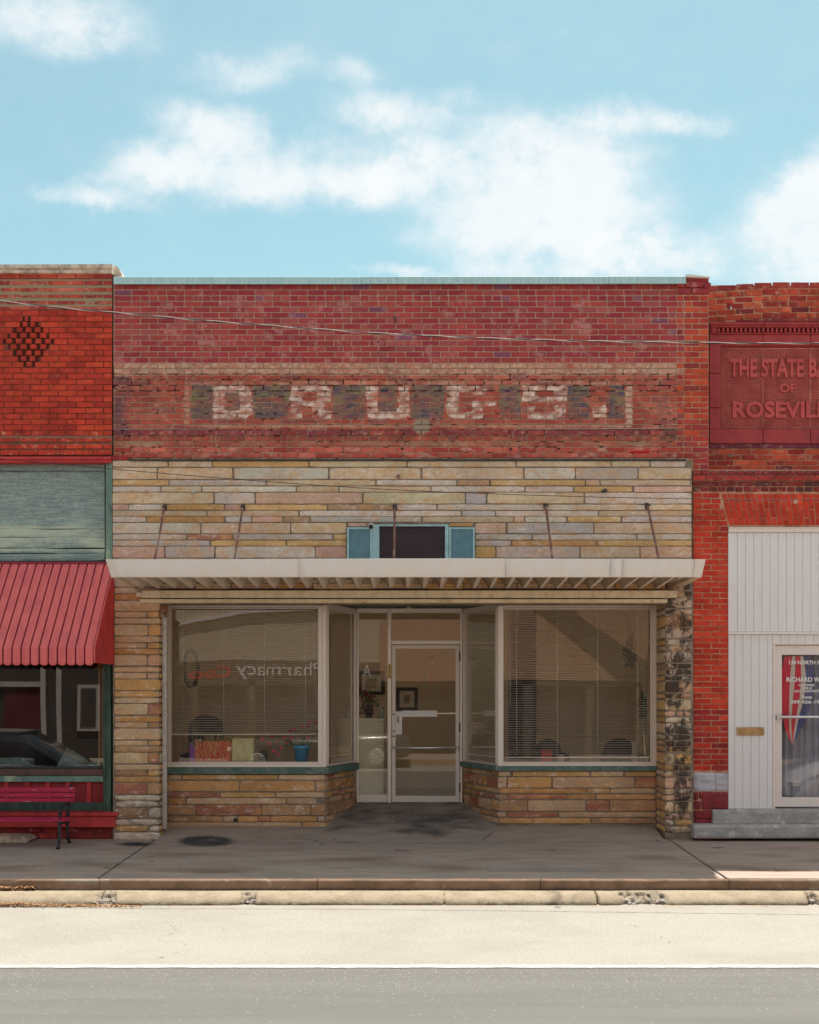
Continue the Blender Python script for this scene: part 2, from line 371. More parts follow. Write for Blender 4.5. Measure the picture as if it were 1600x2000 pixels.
M['red_dark'] = surf_mat('red_dark', (.22,.02,.022), (.16,.016,.018), 7., streak=(3,1,.4), rough=.65, vary=.25, bumpd=.0015)
M['red_awning'] = surf_mat('red_awning', (.50,.105,.10), (.44,.085,.085), 4., rough=.5, vary=.08, streak=(4,1,.5), c3=(.30,.07,.07), s3=5., lo3=.5, hi3=.75, amt3=.6, streak3=(3,1,.35))
M['red_awning_seam'] = surf_mat('red_awning_seam', (.17,.015,.03), (.14,.012,.025), 4., rough=.5, vary=.05)
M['bench_red'] = surf_mat('bench_red', (.34,.018,.055), (.27,.014,.045), 5., streak=(.5,1,4), rough=.4, vary=.12, c3=(.6,.45,.45), s3=26., lo3=.63, hi3=.68, streak3=(.35,1,2.5))
M['cast_iron'] = surf_mat('cast_iron', (.014,.016,.02), (.025,.027,.03), 20., rough=.5, vary=.2, bumpd=.002)
M['brown_frame'] = surf_mat('brown_frame', (.10,.055,.05), (.07,.04,.036), 9., rough=.6, vary=.15)
M['raw_wood'] = surf_mat('raw_wood', (.45,.28,.13), (.36,.21,.09), 5., streak=(6,1,.5), rough=.8, vary=.15, bumpd=.001)
M['board_green'] = surf_mat('board_green', (.15,.21,.20), (.24,.31,.295), 5., .38, .7, streak=(1,1,12), rough=.85, vary=.55, bumpd=.004, grain=60, paint=True)
M['terracotta'] = surf_mat('terracotta', (.27,.035,.035), (.23,.028,.032), 6., rough=.6, vary=.12, c3=(.14,.02,.022), s3=4., lo3=.5, hi3=.7, amt3=.5)
M['terracotta_letter'] = surf_mat('terracotta_letter', (.36,.06,.055), (.30,.045,.045), 6., rough=.6, vary=.12)
M['white_siding'] = surf_mat('white_siding', (.78,.79,.80), (.73,.74,.745), 3., streak=(1,1,.3), rough=.4, vary=.04, c3=(.42,.38,.32), s3=7., lo3=.52, hi3=.8, amt3=.45, streak3=(2.5,1,.35))
M['white_door'] = surf_mat('white_door', (.74,.70,.66), (.66,.62,.57), 7., rough=.4, vary=.05)
M['chrome'] = surf_mat('chrome', (.66,.68,.70), (.58,.60,.62), 9., rough=.22, metal=.9, vary=.05)
M['brass'] = surf_mat('brass', (.34,.23,.11), (.22,.14,.06), 16., rough=.45, metal=.6, vary=.3)
M['grey_step'] = surf_mat('grey_step', (.29,.295,.285), (.21,.215,.205), 5., streak=(.7,1,1.5), rough=.85, vary=.25, bumpd=.004, c3=(.45,.46,.45), s3=8., lo3=.55, hi3=.68, amt3=.7)
M['blue_block'] = surf_mat('blue_block', (.36,.36,.40), (.26,.26,.29), 6., streak=(.8,1,2), rough=.8, vary=.2, bumpd=.003)
M['room_wall'] = surf_mat('room_wall', (.50,.445,.345), (.48,.425,.33), 2., rough=.9, vary=.05)
M['room_floor'] = surf_mat('room_floor', (.30,.22,.15), (.25,.18,.12), 3., rough=.6, vary=.1)
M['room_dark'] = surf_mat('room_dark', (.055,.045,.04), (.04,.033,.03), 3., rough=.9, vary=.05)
M['roofing'] = surf_mat('roofing', (.10,.095,.09), (.07,.067,.064), 3., rough=.95, vary=.2)
M['blind'] = surf_mat('blind', (.80,.75,.65), (.76,.71,.61), 3., rough=.5, vary=.03)
M['blind_white'] = surf_mat('blind_white', (.74,.74,.70), (.70,.70,.66), 3., rough=.5, vary=.03)
M['cabinet'] = surf_mat('cabinet', (.70,.71,.62), (.66,.67,.58), 3., rough=.5, vary=.03)
M['paper'] = surf_mat('paper', (.78,.78,.74), (.74,.74,.70), 3., rough=.8, vary=.03)
M['black_frame'] = surf_mat('black_frame', (.012,.01,.010), (.018,.015,.014), 9., rough=.4, vary=.1)
M['picture'] = surf_mat('picture', (.30,.26,.20), (.16,.14,.11), 12., rough=.5, vary=.2)
M['navy'] = surf_mat('navy', (.012,.014,.035), (.02,.02,.045), 9., rough=.9, vary=.1)
M['blue_pot'] = surf_mat('blue_pot', (.03,.28,.62), (.025,.22,.52), 4., rough=.35, vary=.05)
M['planter'] = surf_mat('planter', (.42,.03,.03), (.50,.28,.08), 9., .5, .6, streak=(14,1,1.6), rough=.6, vary=.3, c3=(.6,.55,.3), s3=14., lo3=.56, hi3=.62, amt3=.8, streak3=(9,1,1.2))
M['planter_pale'] = surf_mat('planter_pale', (.58,.55,.36), (.38,.40,.2), 9., .45, .6, streak=(14,1,1.4), rough=.6, vary=.3, c3=(.62,.42,.06), s3=10., lo3=.56, hi3=.62, streak3=(9,1,1.2))
M['purple'] = surf_mat('purple', (.24,.08,.42), (.2,.06,.34), 5., rough=.5, vary=.1)
M['leaf'] = surf_mat('leaf', (.07,.13,.035), (.10,.17,.05), 20., rough=.6, vary=.3)
M['pink_flower'] = surf_mat('pink_flower', (.9,.04,.32), (.8,.03,.26), 20., rough=.6, vary=.2)
M['dark_red_flower'] = surf_mat('dark_red_flower', (.18,.01,.03), (.10,.008,.02), 20., rough=.6, vary=.3)
M['orange_chime'] = surf_mat('orange_chime', (.42,.10,.04), (.34,.08,.03), 9., rough=.5, vary=.1)
M['plastic_sheet'] = surf_mat('plastic_sheet', (.30,.38,.36), (.16,.21,.20), 5., rough=.35, vary=.15, bumpd=.006)
M['letter_white'] = surf_mat('letter_white', (.82,.82,.80), (.78,.78,.76), 5., rough=.5, vary=.02)
M['letter_gold'] = surf_mat('letter_gold', (.50,.34,.10), (.44,.3,.08), 5., rough=.4, vary=.05)
M['letter_dark'] = surf_mat('letter_dark', (.02,.018,.015), (.025,.02,.018), 5., rough=.6, vary=.05)
M['letter_red'] = surf_mat('letter_red', (.75,.05,.03), (.7,.045,.03), 5., rough=.5, vary=.02)
M['cable_black'] = surf_mat('cable_black', (.02,.018,.018), (.03,.028,.028), 5., rough=.6, vary=.05)
M['cable_grey'] = surf_mat('cable_grey', (.33,.29,.26), (.28,.25,.22), 5., rough=.6, vary=.05)
M['flag_red'] = surf_mat('flag_red', (.7,.03,.07), (.6,.025,.055), 5., rough=.8, vary=.08)
M['flag_white'] = surf_mat('flag_white', (.7,.62,.52), (.62,.55,.46), 5., rough=.8, vary=.06)
M['flag_blue'] = surf_mat('flag_blue', (.05,.07,.22), (.04,.05,.11), 5., rough=.8, vary=.08)
M['curtain'] = surf_mat('curtain', (.24,.27,.33), (.19,.21,.26), 5., rough=.9, vary=.08)
M['glass'] = glass_mat('glass', (.95,.94,.90), 2.1, .0035, .05)
M['glass_door'] = glass_mat('glass_door', (.95,.93,.87), 2.2, .0012, .02)
M['glass_old'] = glass_mat('glass_old', (.80,.82,.80), 2.8, .0018, .05, (.3,.33,.33))
# ground
M['sidewalk'] = surf_mat('sidewalk', (.262,.220,.180), (.212,.180,.149), 3.2, rough=.9, vary=.5, bumpd=.0012, grain=170, streak=(.6,1.6,1), c3=(.26,.22,.18), s3=4.3, lo3=.5, hi3=.7, amt3=.5, paint=True, spec=.25)
M['kerb_face'] = surf_mat('kerb_face', (.17,.115,.075), (.12,.08,.05), 5., rough=.9, vary=.3, bumpd=.002, grain=140, c3=(.3,.24,.18), s3=8., lo3=.6, hi3=.68, amt3=.5, paint=True)
M['gutter_kerb'] = surf_mat('gutter_kerb', (.40,.32,.225), (.33,.255,.175), 5., rough=.9, vary=.5, bumpd=.004, grain=85, paint=True, spec=.2, gain=False)
M['road_concrete'] = surf_mat('road_concrete', (.36,.333,.287), (.33,.303,.258), 1.1, rough=.9, vary=.42, bumpd=.0028, grain=60, c3=(.29,.25,.20), s3=1.6, lo3=.6, hi3=.8, amt3=.3, streak3=(.3,1.5,1), paint=True, spec=.2, gain=False)
M['road_line'] = surf_mat('road_line', (.56,.54,.49), (.46,.43,.38), 9., rough=.8, vary=.15, c3=(.35,.31,.26), s3=30., lo3=.62, hi3=.68, amt3=.6, gain=False)
M['foliage_dry'] = surf_mat('foliage_dry', (.30,.19,.09), (.18,.11,.05), 30., rough=.9, vary=.3)
def asphalt():
    m, T = newmat('asphalt'); P = pos(T)
    n = T.noise(T.scaled(P, .22, 2.2, 1), 1.6, 6, .65)
    c = T.mix(T.ramp(n, .35, .68), (.144,.138,.126), (.164,.157,.142))
    oil = T.ramp(T.noise(P, 1.9, 6, .7), .64, .72)
    c = T.mix(T.math('MULTIPLY', oil, .45), c, (.09,.085,.078))
    g = T.noise(P, 130, 3, .7)
    c = T.vmath('SCALE', c, None); T.set(c.node.inputs[3], T.math('ADD', T.math('MULTIPLY', T.math('SUBTRACT', g, .5), .35), 1.))
    vo = T.node('ShaderNodeTexVoronoi'); T.set(vo.inputs['Vector'], P); vo.inputs['Scale'].default_value = 46
    sp = T.math('LESS_THAN', vo.outputs['Distance'], .30)
    sep = T.node('ShaderNodeSeparateColor'); T.set(sep.inputs[0], vo.outputs['Color'])
    sx = T.node('ShaderNodeSeparateXYZ'); T.set(sx.inputs[0], P)
    # exposed aggregate: most of it beside the painted line where traffic has polished the surface
    th = T.ramp(sx.outputs[1], -7.7, -6.5, .975, .78)
    sp = T.math('MULTIPLY', sp, T.math('GREATER_THAN', sep.outputs[0], th))
    c = T.mix(T.math('MULTIPLY', sp, .65), c, (.40,.38,.31))
    principled(T, c, .85, normal=bump(T, g, .002), spec=.25); return m
M['asphalt'] = asphalt()
M['beam_worn'] = surf_mat('beam_worn', (.31,.215,.105), (.26,.18,.085), 8., rough=.7, vary=.15, c3=(.46,.42,.30), s3=14., lo3=.54, hi3=.6)
M['terracotta_back'] = surf_mat('terracotta_back', (.20,.024,.028), (.17,.02,.024), 6., rough=.7, vary=.12)  # terracotta darkened to deepen the shade in the lattice holes
M['red_block'] = surf_mat('red_block', (.19,.022,.024), (.12,.018,.022), 6., rough=.75, vary=.2, bumpd=.003, c3=(.35,.14,.14), s3=18., lo3=.62, hi3=.68, amt3=.6)
M['glass_door2'] = glass_mat('glass_door2', (.95,.95,.95), 2.2, .0015, .02)

def lamp_mat(name, col, k):
    m, T = newmat(name); e = T.node('ShaderNodeEmission'); e.inputs[0].default_value = (*col, 1); e.inputs[1].default_value = k
    o = T.node('ShaderNodeOutputMaterial'); T.l.new(e.outputs[0], o.inputs[0]); return m
M['tube_glow'] = lamp_mat('tube_glow', (1, .97, .88), 1.7)

# ---------------- ground ----------------
def clamp(v, a=0., b=1.): return max(a, min(b, v))
def sst(a, b, v):
    t = clamp((v - a) / (b - a)); return t * t * (3 - 2 * t)
def gz(x, y):
    """height of the pavement"""
    if y < -.34: return .0224 * y + .0
    base = -.0076
    z = base
    if -3.02 < x < 3.05:
        z = base + .105 * sst(-.34, .5, y) if y < .5 else .098
        if y > .5: z = .098 + .205 * (y - .5) / 1.05
    return z
KZ = -.07            # pavement edge
def grid_sheet(name, mat, parent, x0, x1, y0, y1, nx, ny, zf, paintf=None, thick=.1, kind=None, label=None):
    vs = []; fs = []; amt = []; pc = []
    for j in range(ny + 1):
        for i in range(nx + 1):
            x = x0 + (x1 - x0) * i / nx; y = y0 + (y1 - y0) * j / ny
            vs.append((x, y, zf(x, y)))
            if paintf:
                c, a = paintf(x, y); pc.append(c); amt.append(a)
    w = nx + 1
    for j in range(ny):
        for i in range(nx): fs.append((j*w+i, j*w+i+1, (j+1)*w+i+1, (j+1)*w+i))
    nb = len(vs)
    ring = [i for i in range(w)] + [j*w+nx for j in range(1, ny+1)] + [ny*w+i for i in range(nx-1, -1, -1)] + [j*w for j in range(ny-1, 0, -1)]
    for r in ring:
        v = vs[r]; vs.append((v[0], v[1], v[2] - thick))
        if paintf: pc.append(pc[r]); amt.append(amt[r])
    n = len(ring)
    for k in range(n): fs.append((ring[k], nb+k, nb+(k+1) % n, ring[(k+1) % n]))
    me = bpy.data.meshes.new(name); me.from_pydata(vs, [], fs); me.materials.append(mat)
    me.polygons.foreach_set('use_smooth', [True]*(nx*ny) + [False]*n)
    if paintf: attr_color(me, 'paint_col', pc); attr_float(me, 'paint_amt', amt)
    me.update(); o = bpy.data.objects.new(name, me); link(o, parent)
    if parent is not None: o.matrix_parent_inverse = Matrix.Translation(-wloc(parent))
    return tag(o, label, None, None, kind)
def px_ground(x, y, z):      # world ground point -> photograph pixel
    d = y - CAM_Y; return 800 + FOC * x / d, 1356 + FOC * (CAM_Z - z) / d
DARKST = (.045, .045, .05)
def seg_dist(px, py, ax, ay, bx, by):
    dx, dy = bx-ax, by-ay; t = clamp(((px-ax)*dx + (py-ay)*dy) / (dx*dx+dy*dy)); return math.hypot(px-ax-t*dx, py-ay-t*dy)
WALK_CR = [[(2.9,-.03),(2.98,-.28),(3.06,-.33)],[(-1.55,-.16),(-1.3,-.1),(-1.12,-.22),(-1.02,-.42)],[(1.0,.2),(.93,-.05),(.82,-.3)],[(-.16,-.9),(-.08,-1.02),(.02,-.98)],
           [(-1.02,-.42),(-.6,-.36),(-.1,-.44),(.5,-.38),(1.1,-.42)],[(-.9,-.1),(-.85,-.35),(-.6,-.33)]]
def walk_paint(x, y):
    z = gz(x, y); px, py = px_ground(x, y, z); n = noise.noise(Vector((x*1.3, y*2.6, 3.)))
    n2 = noise.noise(Vector((x*4.5, y*6, 9.)))
    a = 0.; c = DARKST
    # scuffed dark porch in front of the door
    if py < 1675:
        lx = 690 - (py - 1568) * .95; rx = 905 + (py - 1568) * .85
        if lx - 40 < px < rx + 40:
            e = min(sst(lx - 30, lx + 15, px), 1 - sst(rx - 15, rx + 40, px)) * (1 - sst(1612 + 18*n, 1650 + 26*n, py))
            a = max(a, e * (.58 + .3*n + .25*n2)); c = (.085, .083, .085)
    # black blotch left of the porch
    q = math.hypot((px - 402) / 55, (py - 1643) / 10.5)
    if q < 1.6:
        q += .22*n2 + .1*n
        if q < 1.2: a = max(a, .34 + .5*sst(1.2, .7, q) - .12*sst(.55, .1, q) + .25*n2); c = (.035, .04, .045)
    q = math.hypot((px - 265) / 50, (py - 1649) / 6)
    if q < 1.2: a = max(a, (1.2 - q) * 1.1); c = (.035, .036, .04)
    # pale chalky edge along the kerb
    if a < .3 and py > 1704 + 3*n:
        c = (.37, .335, .295); a = .40 * sst(1705, 1713, py) + .25*n2
    elif a < .3 and abs(py - 1641) < 2.2 and px > 1060: c = (.42, .41, .40); a = .30 + .35*n
    elif a < .3 and py > 1700 and 950 < px < 1160: c = (.16, .17, .19); a = .6
    elif a < .25 and py > 1655:
        c = (.20, .125, .08); a = max(a, clamp(.36 + .5*n + .2*sst(1660, 1695, py)) * .8)
    for cr in WALK_CR:
        for k in range(len(cr)-1):
            d = seg_dist(x + .03*n2, y + .02*n, *cr[k], *cr[k+1])
            if d < .009 + .006*n2: a = .9; c = (.025, .024, .024)
    if noise.noise(Vector((x*31, y*31, 5.))) > .82: a = 1.; c = (.03, .028, .026)
    return c, a
ground = MB().box(-60, 60, -60, 60, -.6, -.42).build('ground', M['sidewalk'], kind='structure')
walk = empty('sidewalk', (0, -1.5, 0), kind='structure')
def wz(x, y): return gz(x, y) + .0035*noise.noise(Vector((x*1.2, y*1.6, 0))) + .0012*noise.noise(Vector((x*9, y*9, 0)))
g = .006
for (x0, x1, y0, y1, nx, ny) in [(-12., -6.4, -3., .3, 40, 20), (-6.4+g*2, -3.06-g, -3., .3, 90, 70), (-3.05+g, 3.10-g, -3., -.345, 330, 110), (-3.05+g, 3.10-g, -.335, 1.75, 330, 110), (3.12, 7.2, -3., .6, 110, 70), (7.22, 12., -3., .6, 40, 20)]:
    grid_sheet('slab', M['sidewalk'], walk, x0, x1, y0, y1, nx, ny, wz, walk_paint, .14)
tag(walk, 'stained grey concrete pavement in front of the three shops')
# pavement edge: upper kerb, cast in lengths
kerb = empty('kerb', (0, -3.05, 0), kind='structure')
def kface(x, z):
    n = noise.noise(Vector((x*1.6, 0, z*9)))
    if noise.noise(Vector((x*1.1, 7, 0))) > .32: return (.36, .30, .23), .5 + n*.5
    return (.06, .045, .035), sst(-.12, -.175, z) * .75 + .3*n
def strip(name, mat, parent, x0, x1, prof, step, pf=None, disp=None, smooth=True):
    nx = max(2, int((x1 - x0) / step)); vs = []; fs = []; amt = []; pc = []; m = len(prof)
    for i in range(nx + 1):
        x = x0 + (x1 - x0) * i / nx
        for j, (y, z) in enumerate(prof):
            p = Vector((x, y, z))
            if disp: p = disp(p, j)
            vs.append(p)
            if pf:
                c, a = pf(p.x, p.y, p.z); pc.append(c); amt.append(a)
    for i in range(nx):
        for j in range(m-1): fs.append((i*m+j, i*m+j+1, (i+1)*m+j+1, (i+1)*m+j))
    fs.append(tuple(range(m))[::-1]); fs.append(tuple(nx*m + j for j in range(m)))
    me = bpy.data.meshes.new(name); me.from_pydata([tuple(v) for v in vs], [], fs); me.materials.append(mat)
    me.polygons.foreach_set('use_smooth', [smooth]*(nx*(m-1)) + [False]*2)
    if pf: attr_color(me, 'paint_col', pc); attr_float(me, 'paint_amt', amt)
    o = bpy.data.objects.new(name, me); link(o, parent); o.matrix_parent_inverse = Matrix.Translation(-wloc(parent)); return o
kx = [-12, -6.4, -3.03, -.9, 1.28, 3.12, 4.6, 7.2, 12]
kprof = [(-3.001, -.30), (-3.001, -.070), (-3.016, -.0705), (-3.032, -.0715), (-3.045, -.080), (-3.050, -.092), (-3.052, -.13), (-3.054, -.175), (-3.056, -.24)]
def kdisp(p, j):
    if j in (0,): return p
    n = noise.noise(Vector((p.x*3, j*.3, 0))); n2 = noise.noise(Vector((p.x*17, j, 2)))
    chip = max(0, noise.noise(Vector((p.x*1.9, 0, 5))) - .35) * (1 if 3 <= j <= 5 else 0)
    return p + Vector((0, .004*n + .002*n2 + chip*.05, -.003*abs(n2) - chip*.05))
for a, b in zip(kx, kx[1:]): strip('kerb_length', M['kerb_face'], kerb, a + .002, b - .002, kprof, .03, lambda x, y, z: kface(x, z), kdisp)
tag(kerb, 'brown upper kerb along the pavement edge')
# rounded lower kerb with broken places
gut = empty('gutter_kerb', (0, -3.2, 0), kind='structure')
BROKE = [(-2.92, .10), (-1.55, .07), (2.24, .20), (3.86, .05), (1.80, .012), (.33, .008), (-6, .2)]
gprof = [(-3.058, -.36), (-3.058, -.172)] + [(-3.09 - .28*math.sin(t)*1., -.172 - .10*(1-math.cos(t))) for t in [k*math.pi/2/9 for k in range(10)]] + [(-3.372, -.36)]
def broken(x): 
    f = 0
    for c, w in BROKE:
        if abs(x - c) < w * 1.5: f = max(f, 1 - sst(w*.75, w*1.35, abs(x - c)))
    return f
def gdisp(p, j):
    if j in (0, len(gprof)-1): return p
    n = noise.noise(Vector((p.x*2.2, j*.25, 0))); n2 = noise.noise(Vector((p.x*19, j*2.1, 2))); n3 = noise.noise(Vector((p.x*55, j*4.1, 2)))
    q = p + Vector((0, .007*n + .003*n2, .004*n + .002*n3)); b = broken(p.x)
    if b > 0 and j >= 3:
        b = clamp(b + .8*n2*b); w = sst(2, 6, j); q += Vector((0, b*w*(.075 + .035*n2 + .02*n3), -b*w*(.015 + .028*n3 + .02*n2)))
    if j > 8: q += Vector((0, -.012*n2, 0))
    return q
def gpaint(x, y, z):
    b = broken(x); n = noise.noise(Vector((x*9, y*9, z*9))); n3 = noise.noise(Vector((x*24, y*24, z*24)))
    if b + .5*n > .42 and y < -3.12: return ((.33, .275, .215) if n3 > -.3 else (.15, .10, .07)), .4 + .8*abs(n3)
    t = sst(-.22, -.28, z)
    if abs(x - 1.45) < .35: return (.10, .08, .06), clamp(.55 - abs(x-1.45)*1.6 + n*.5) + t*.2
    return (.16, .085, .045), clamp(t * .72 + .5*n*t + .3*noise.noise(Vector((x*1.4, 3, 3))) + .3*max(0, n3))
gx = [-12, -6.1, -2.96, 1.8, 3.84, 7.5, 12]
for a, b in zip(gx, gx[1:]): strip('kerb_length', M['gutter_kerb'], gut, a + .003, b - .003, gprof, .012 if -6 < a < 5 else .1, gpaint, gdisp)
tag(gut, 'tan rounded lower kerb with broken places')
# rubble lying in the broken places and grit on the ledge
def pebble(mb, c, s):
    vs = []; rr = [R.uniform(.7, 1.2) for _ in range(6)]
    p = [(1,0,0),(-1,0,0),(0,1,0),(0,-1,0),(0,0,.7),(0,0,-.5)]
    vs = [(c[0]+a*s*rr[i], c[1]+b*s*rr[i], c[2]+d*s*rr[i]) for i, (a, b, d) in enumerate(p)]
    mb.add(vs, [(0,2,4),(2,1,4),(1,3,4),(3,0,4),(2,0,5),(1,2,5),(3,1,5),(0,3,5)])
mb = MB()
for c, w in BROKE[:4]:
    for _ in range(int(260*w)+8): pebble(mb, (c + R.uniform(-w, w), R.uniform(-3.33, -3.2), -.262 + R.uniform(0, .035)), R.uniform(.006, .022))
for _ in range(900): pebble(mb, (R.uniform(-4.2, 4.6), -3.4 - abs(R.gauss(0, .05)), -.272), R.uniform(.002, .007))
for _ in range(260): pebble(mb, (R.uniform(-4.2, 4.6), R.uniform(-3.1, -3.06), -.168), R.uniform(.002, .006))
for _ in range(120): pebble(mb, (R.uniform(-4.2, 4.6), R.uniform(-2.9, -.4), -.04), R.uniform(.002, .005))
mb.build('kerb_rubble', M['grey_step'], kind='stuff', label='loose chips and grit lying in the broken kerb and gutter')
mb = MB()
def leafbit(x, y, z, s):
    a = R.uniform(0, 6.28); b = R.uniform(-.6, .6); d = Vector((math.cos(a), math.sin(a), b*.6)) * s; e = Vector((-math.sin(a), math.cos(a), R.uniform(-.5, .5))) * s * R.uniform(.15, .5)
    p = Vector((x, y, z)); mb.add([p-d, p-e*.8, p+d*.9, p+e], [(0, 1, 2), (0, 2, 3)])
for _ in range(2600):
    t = R.random() ** 1.7; x = -4.3 + 1.7 * t + R.gauss(0, .05)
    h = .05 * max(0, 1 - t) * (1 + .5*noise.noise(Vector((x*5, 0, 0)))); y = -3.40 - abs(R.gauss(0, .045)); leafbit(x, y, -.268 + R.random() * h, R.uniform(.008, .026))
for _ in range(420):
    x = -4.2 + R.random() ** 1.5 * .55; leafbit(x, R.uniform(-3.10, -3.06), -.165 + R.random() * .035, R.uniform(.01, .03))
for _ in range(60): leafbit(R.uniform(-3.9, 4.2), R.choice([R.uniform(-3.5, -3.38), R.uniform(-2.9, -.5), R.uniform(-6, -3.5)]), -.26, R.uniform(.01, .02))
mb.build('leaf_litter', M['foliage_dry'], kind='stuff', label='dry brown leaves and twigs collected in the gutter')
mb = MB()
for (x, y, s) in [(-3.1,-2.35,.05),(-1.0,-.62,.05),(-.06,-1.1,.09),(1.6,-1.1,.04),(3.5,-.85,.09),(3.38,-3.43,.06),(-2.75,-1.9,.05),(1.4,-3.6,.05)]:
    z = gz(x, y) if y > -3 else -.262; a = R.uniform(0, 3.14)
    for k in range(3):
        a += 1.; mb.tube([(x, y, z+.008), (x + s*math.cos(a)*.6, y + s*math.sin(a)*.6, z+.014), (x + s*math.cos(a+.3), y + s*math.sin(a+.3), z+.008)], .0025, 4)
mb.build('twig_litter', M['brown_frame'], kind='stuff', label='small twigs dropped on the pavement')
# road
RZ = -.27
def rz(x, y): return RZ + .004*noise.noise(Vector((x*.6, y*.8, 0)))
RC = [[(-2.0,-4.2),(-2.06,-4.45),(-1.95,-4.8),(-2.1,-5.0),(-2.02,-5.3)],[(1.85,-4.3),(2.1,-4.75),(2.1,-5.5)],[(4.0,-5.9),(3.85,-5.3),(4.05,-4.9)],[(-1.9,-5.2),(-1.7,-5.5),(-1.9,-5.9)],[(-1.55,-3.9),(-1.2,-3.8),(-.8,-3.9)]]
def road_paint(x, y):
    a = 0; c = (.22, .18, .14)
    n = noise.noise(Vector((x*2.6, y*7, 1.)))
    for cr in RC:
        for k in range(len(cr)-1):
            wob = .06*noise.noise(Vector((x*7, y*7, 0))) + .025*noise.noise(Vector((x*21, y*21, 0)))
            if seg_dist(x + wob, y, *cr[k], *cr[k+1]) < .0085 and n > -.1: a = .8; c = (.17,.155,.135)
    if -6.12 < y < -5.93 and noise.noise(Vector((x*1.6, y*16, 4.))) > .12: a = max(a, .36); c = (.25, .21, .17)
    if y > -3.62 and a == 0: a = .42 * sst(-3.62, -3.42, y) + .2*n; c = (.40, .28, .16)
    if noise.noise(Vector((x*1.1, y*1.7, 21.))) > .42: a = max(a, .22 + .3*n); c = (.30, .26, .21)
    if seg_dist(x, y, 4.05, -4.15, 4.35, -4.15) < .03: a = .55; c = (.2, .18, .16)
    if noise.noise(Vector((x*23, y*23, 8.))) > .78: a = max(a, .7); c = (.16, .12, .09)
    return c, a
road = empty('road', (0, -9, RZ), kind='structure')
grid_sheet('parking_lane', M['road_concrete'], road, -12, -5.2, -6.32, -3.30, 30, 20, rz, road_paint, .1)
grid_sheet('parking_lane', M['road_concrete'], road, -5.2, 5.4, -6.32, -3.30, 560, 200, rz, road_paint, .1)
grid_sheet('parking_lane', M['road_concrete'], road, 5.4, 12, -6.32, -3.30, 30, 20, rz, road_paint, .1)
grid_sheet('asphalt_lane', M['asphalt'], road, -30, 30, -15.2, -6.26, 60, 20, lambda x, y: RZ + .004, None, .1)
grid_sheet('parking_lane', M['road_concrete'], road, -30, 30, -18.3, -15.2, 40, 8, lambda x, y: RZ, road_paint, .1)
# painted edge line
vs = []; fs = []
N_ = 700
for i in range(N_ + 1):
    x = -6 + 12*i/N_
    vs += [(x, -6.285 + .012*noise.noise(Vector((x*5, 0, 0))) + .006*noise.noise(Vector((x*23, 0, 0))), RZ + .0085), (x, -6.185 + .016*noise.noise(Vector((x*4, 5, 0))) + .008*noise.noise(Vector((x*27, 5, 0))), RZ + .0085)]
for i in range(N_): fs.append((2*i, 2*i+2, 2*i+3, 2*i+1))
MB().add(vs, fs).build('edge_line', M['road_line'], road)

# ---------------- bricks and stones ----------------
def ring_piece(w, h, d, jit, bev, nx, nz, rnd, corner=.25, bulge=0.):
    """one masonry unit: irregular outline, chamfered arris, centre at the middle of its front outline; y runs from 0 (front) to +d (back)"""
    out = []
    def side(ax, az, bx, bz, n):
        for i in range(n):
            t = i / n; out.append([ax + (bx-ax)*t, az + (bz-az)*t])
    side(-w/2, -h/2, w/2, -h/2, nx + 1); side(w/2, -h/2, w/2, h/2, nz + 1); side(w/2, h/2, -w/2, h/2, nx + 1); side(-w/2, h/2, -w/2, -h/2, nz + 1)
    n = len(out)
    for k, p in enumerate(out):
        cx = p[0] / (w/2); cz = p[1] / (h/2)
        j = jit
        p[0] += rnd.uniform(-j, j*.6) * (1 if cx > 0 else -1); p[1] += rnd.uniform(-j, j*.6) * (1 if cz > 0 else -1)
        if abs(cx) > .99 and abs(cz) > .99:
            c = corner * bev * rnd.uniform(.5, 2.); p[0] -= c * (1 if cx > 0 else -1); p[1] -= c * (1 if cz > 0 else -1)
    vs = [(x, d, z) for x, z in out] + [(x, bev*.9, z) for x, z in out]
    for x, z in out:
        b = bev * rnd.uniform(.7, 1.3); fx = clamp((abs(x) - (w/2 - bev*2)) / (bev*2)) * (1 if x > 0 else -1); fz = clamp((abs(z) - (h/2 - bev*2)) / (bev*2)) * (1 if z > 0 else -1)
        vs.append((x - fx*b, rnd.uniform(-.0006, .0006), z - fz*b))
    fs = []
    for r in range(2):
        for k in range(n): fs.append((r*n + k, r*n + (k+1) % n, (r+1)*n + (k+1) % n, (r+1)*n + k))
    if bulge:
        vs.append((rnd.uniform(-.2, .2)*w, -bulge, rnd.uniform(-.15, .15)*h)); c = len(vs) - 1
        for k in range(n): fs.append((2*n + k, 2*n + (k+1) % n, c))
    else: fs.append(tuple(2*n + k for k in range(n)))
    return vs, fs
def lib(name, w, h, d, count, jit, bev, nx, nz, seed, bulge=0.):
    rr = random.Random(seed); out = []
    for i in range(count):
        v, f = ring_piece(w, h, d, jit, bev, nx, nz, rr, bulge=bulge)
        me = bpy.data.meshes.new(name); me.from_pydata(v, [], f); out.append((me, w, h, v, f))
    return out
BW, BH, BD = .203, .0575, .014
def libset(seed, jit=.0012, bev=.0022, h=BH):
    return {'s': lib('brick', BW, h, BD, 10, jit, bev, 2, 0, seed), 'h': lib('brick', .098, h, BD, 6, jit, bev, 1, 0, seed+1)}
_mats_of = {}
def with_mat(me, mat):
    k = (me.name, mat.name)
    if k not in _mats_of:
        if len(me.materials) == 0: me.materials.append(mat); _mats_of[k] = me
        elif me.materials[0] == mat: _mats_of[k] = me
        else:
            c = me.copy(); c.materials.clear(); c.materials.append(mat); _mats_of[k] = c
    return _mats_of[k]
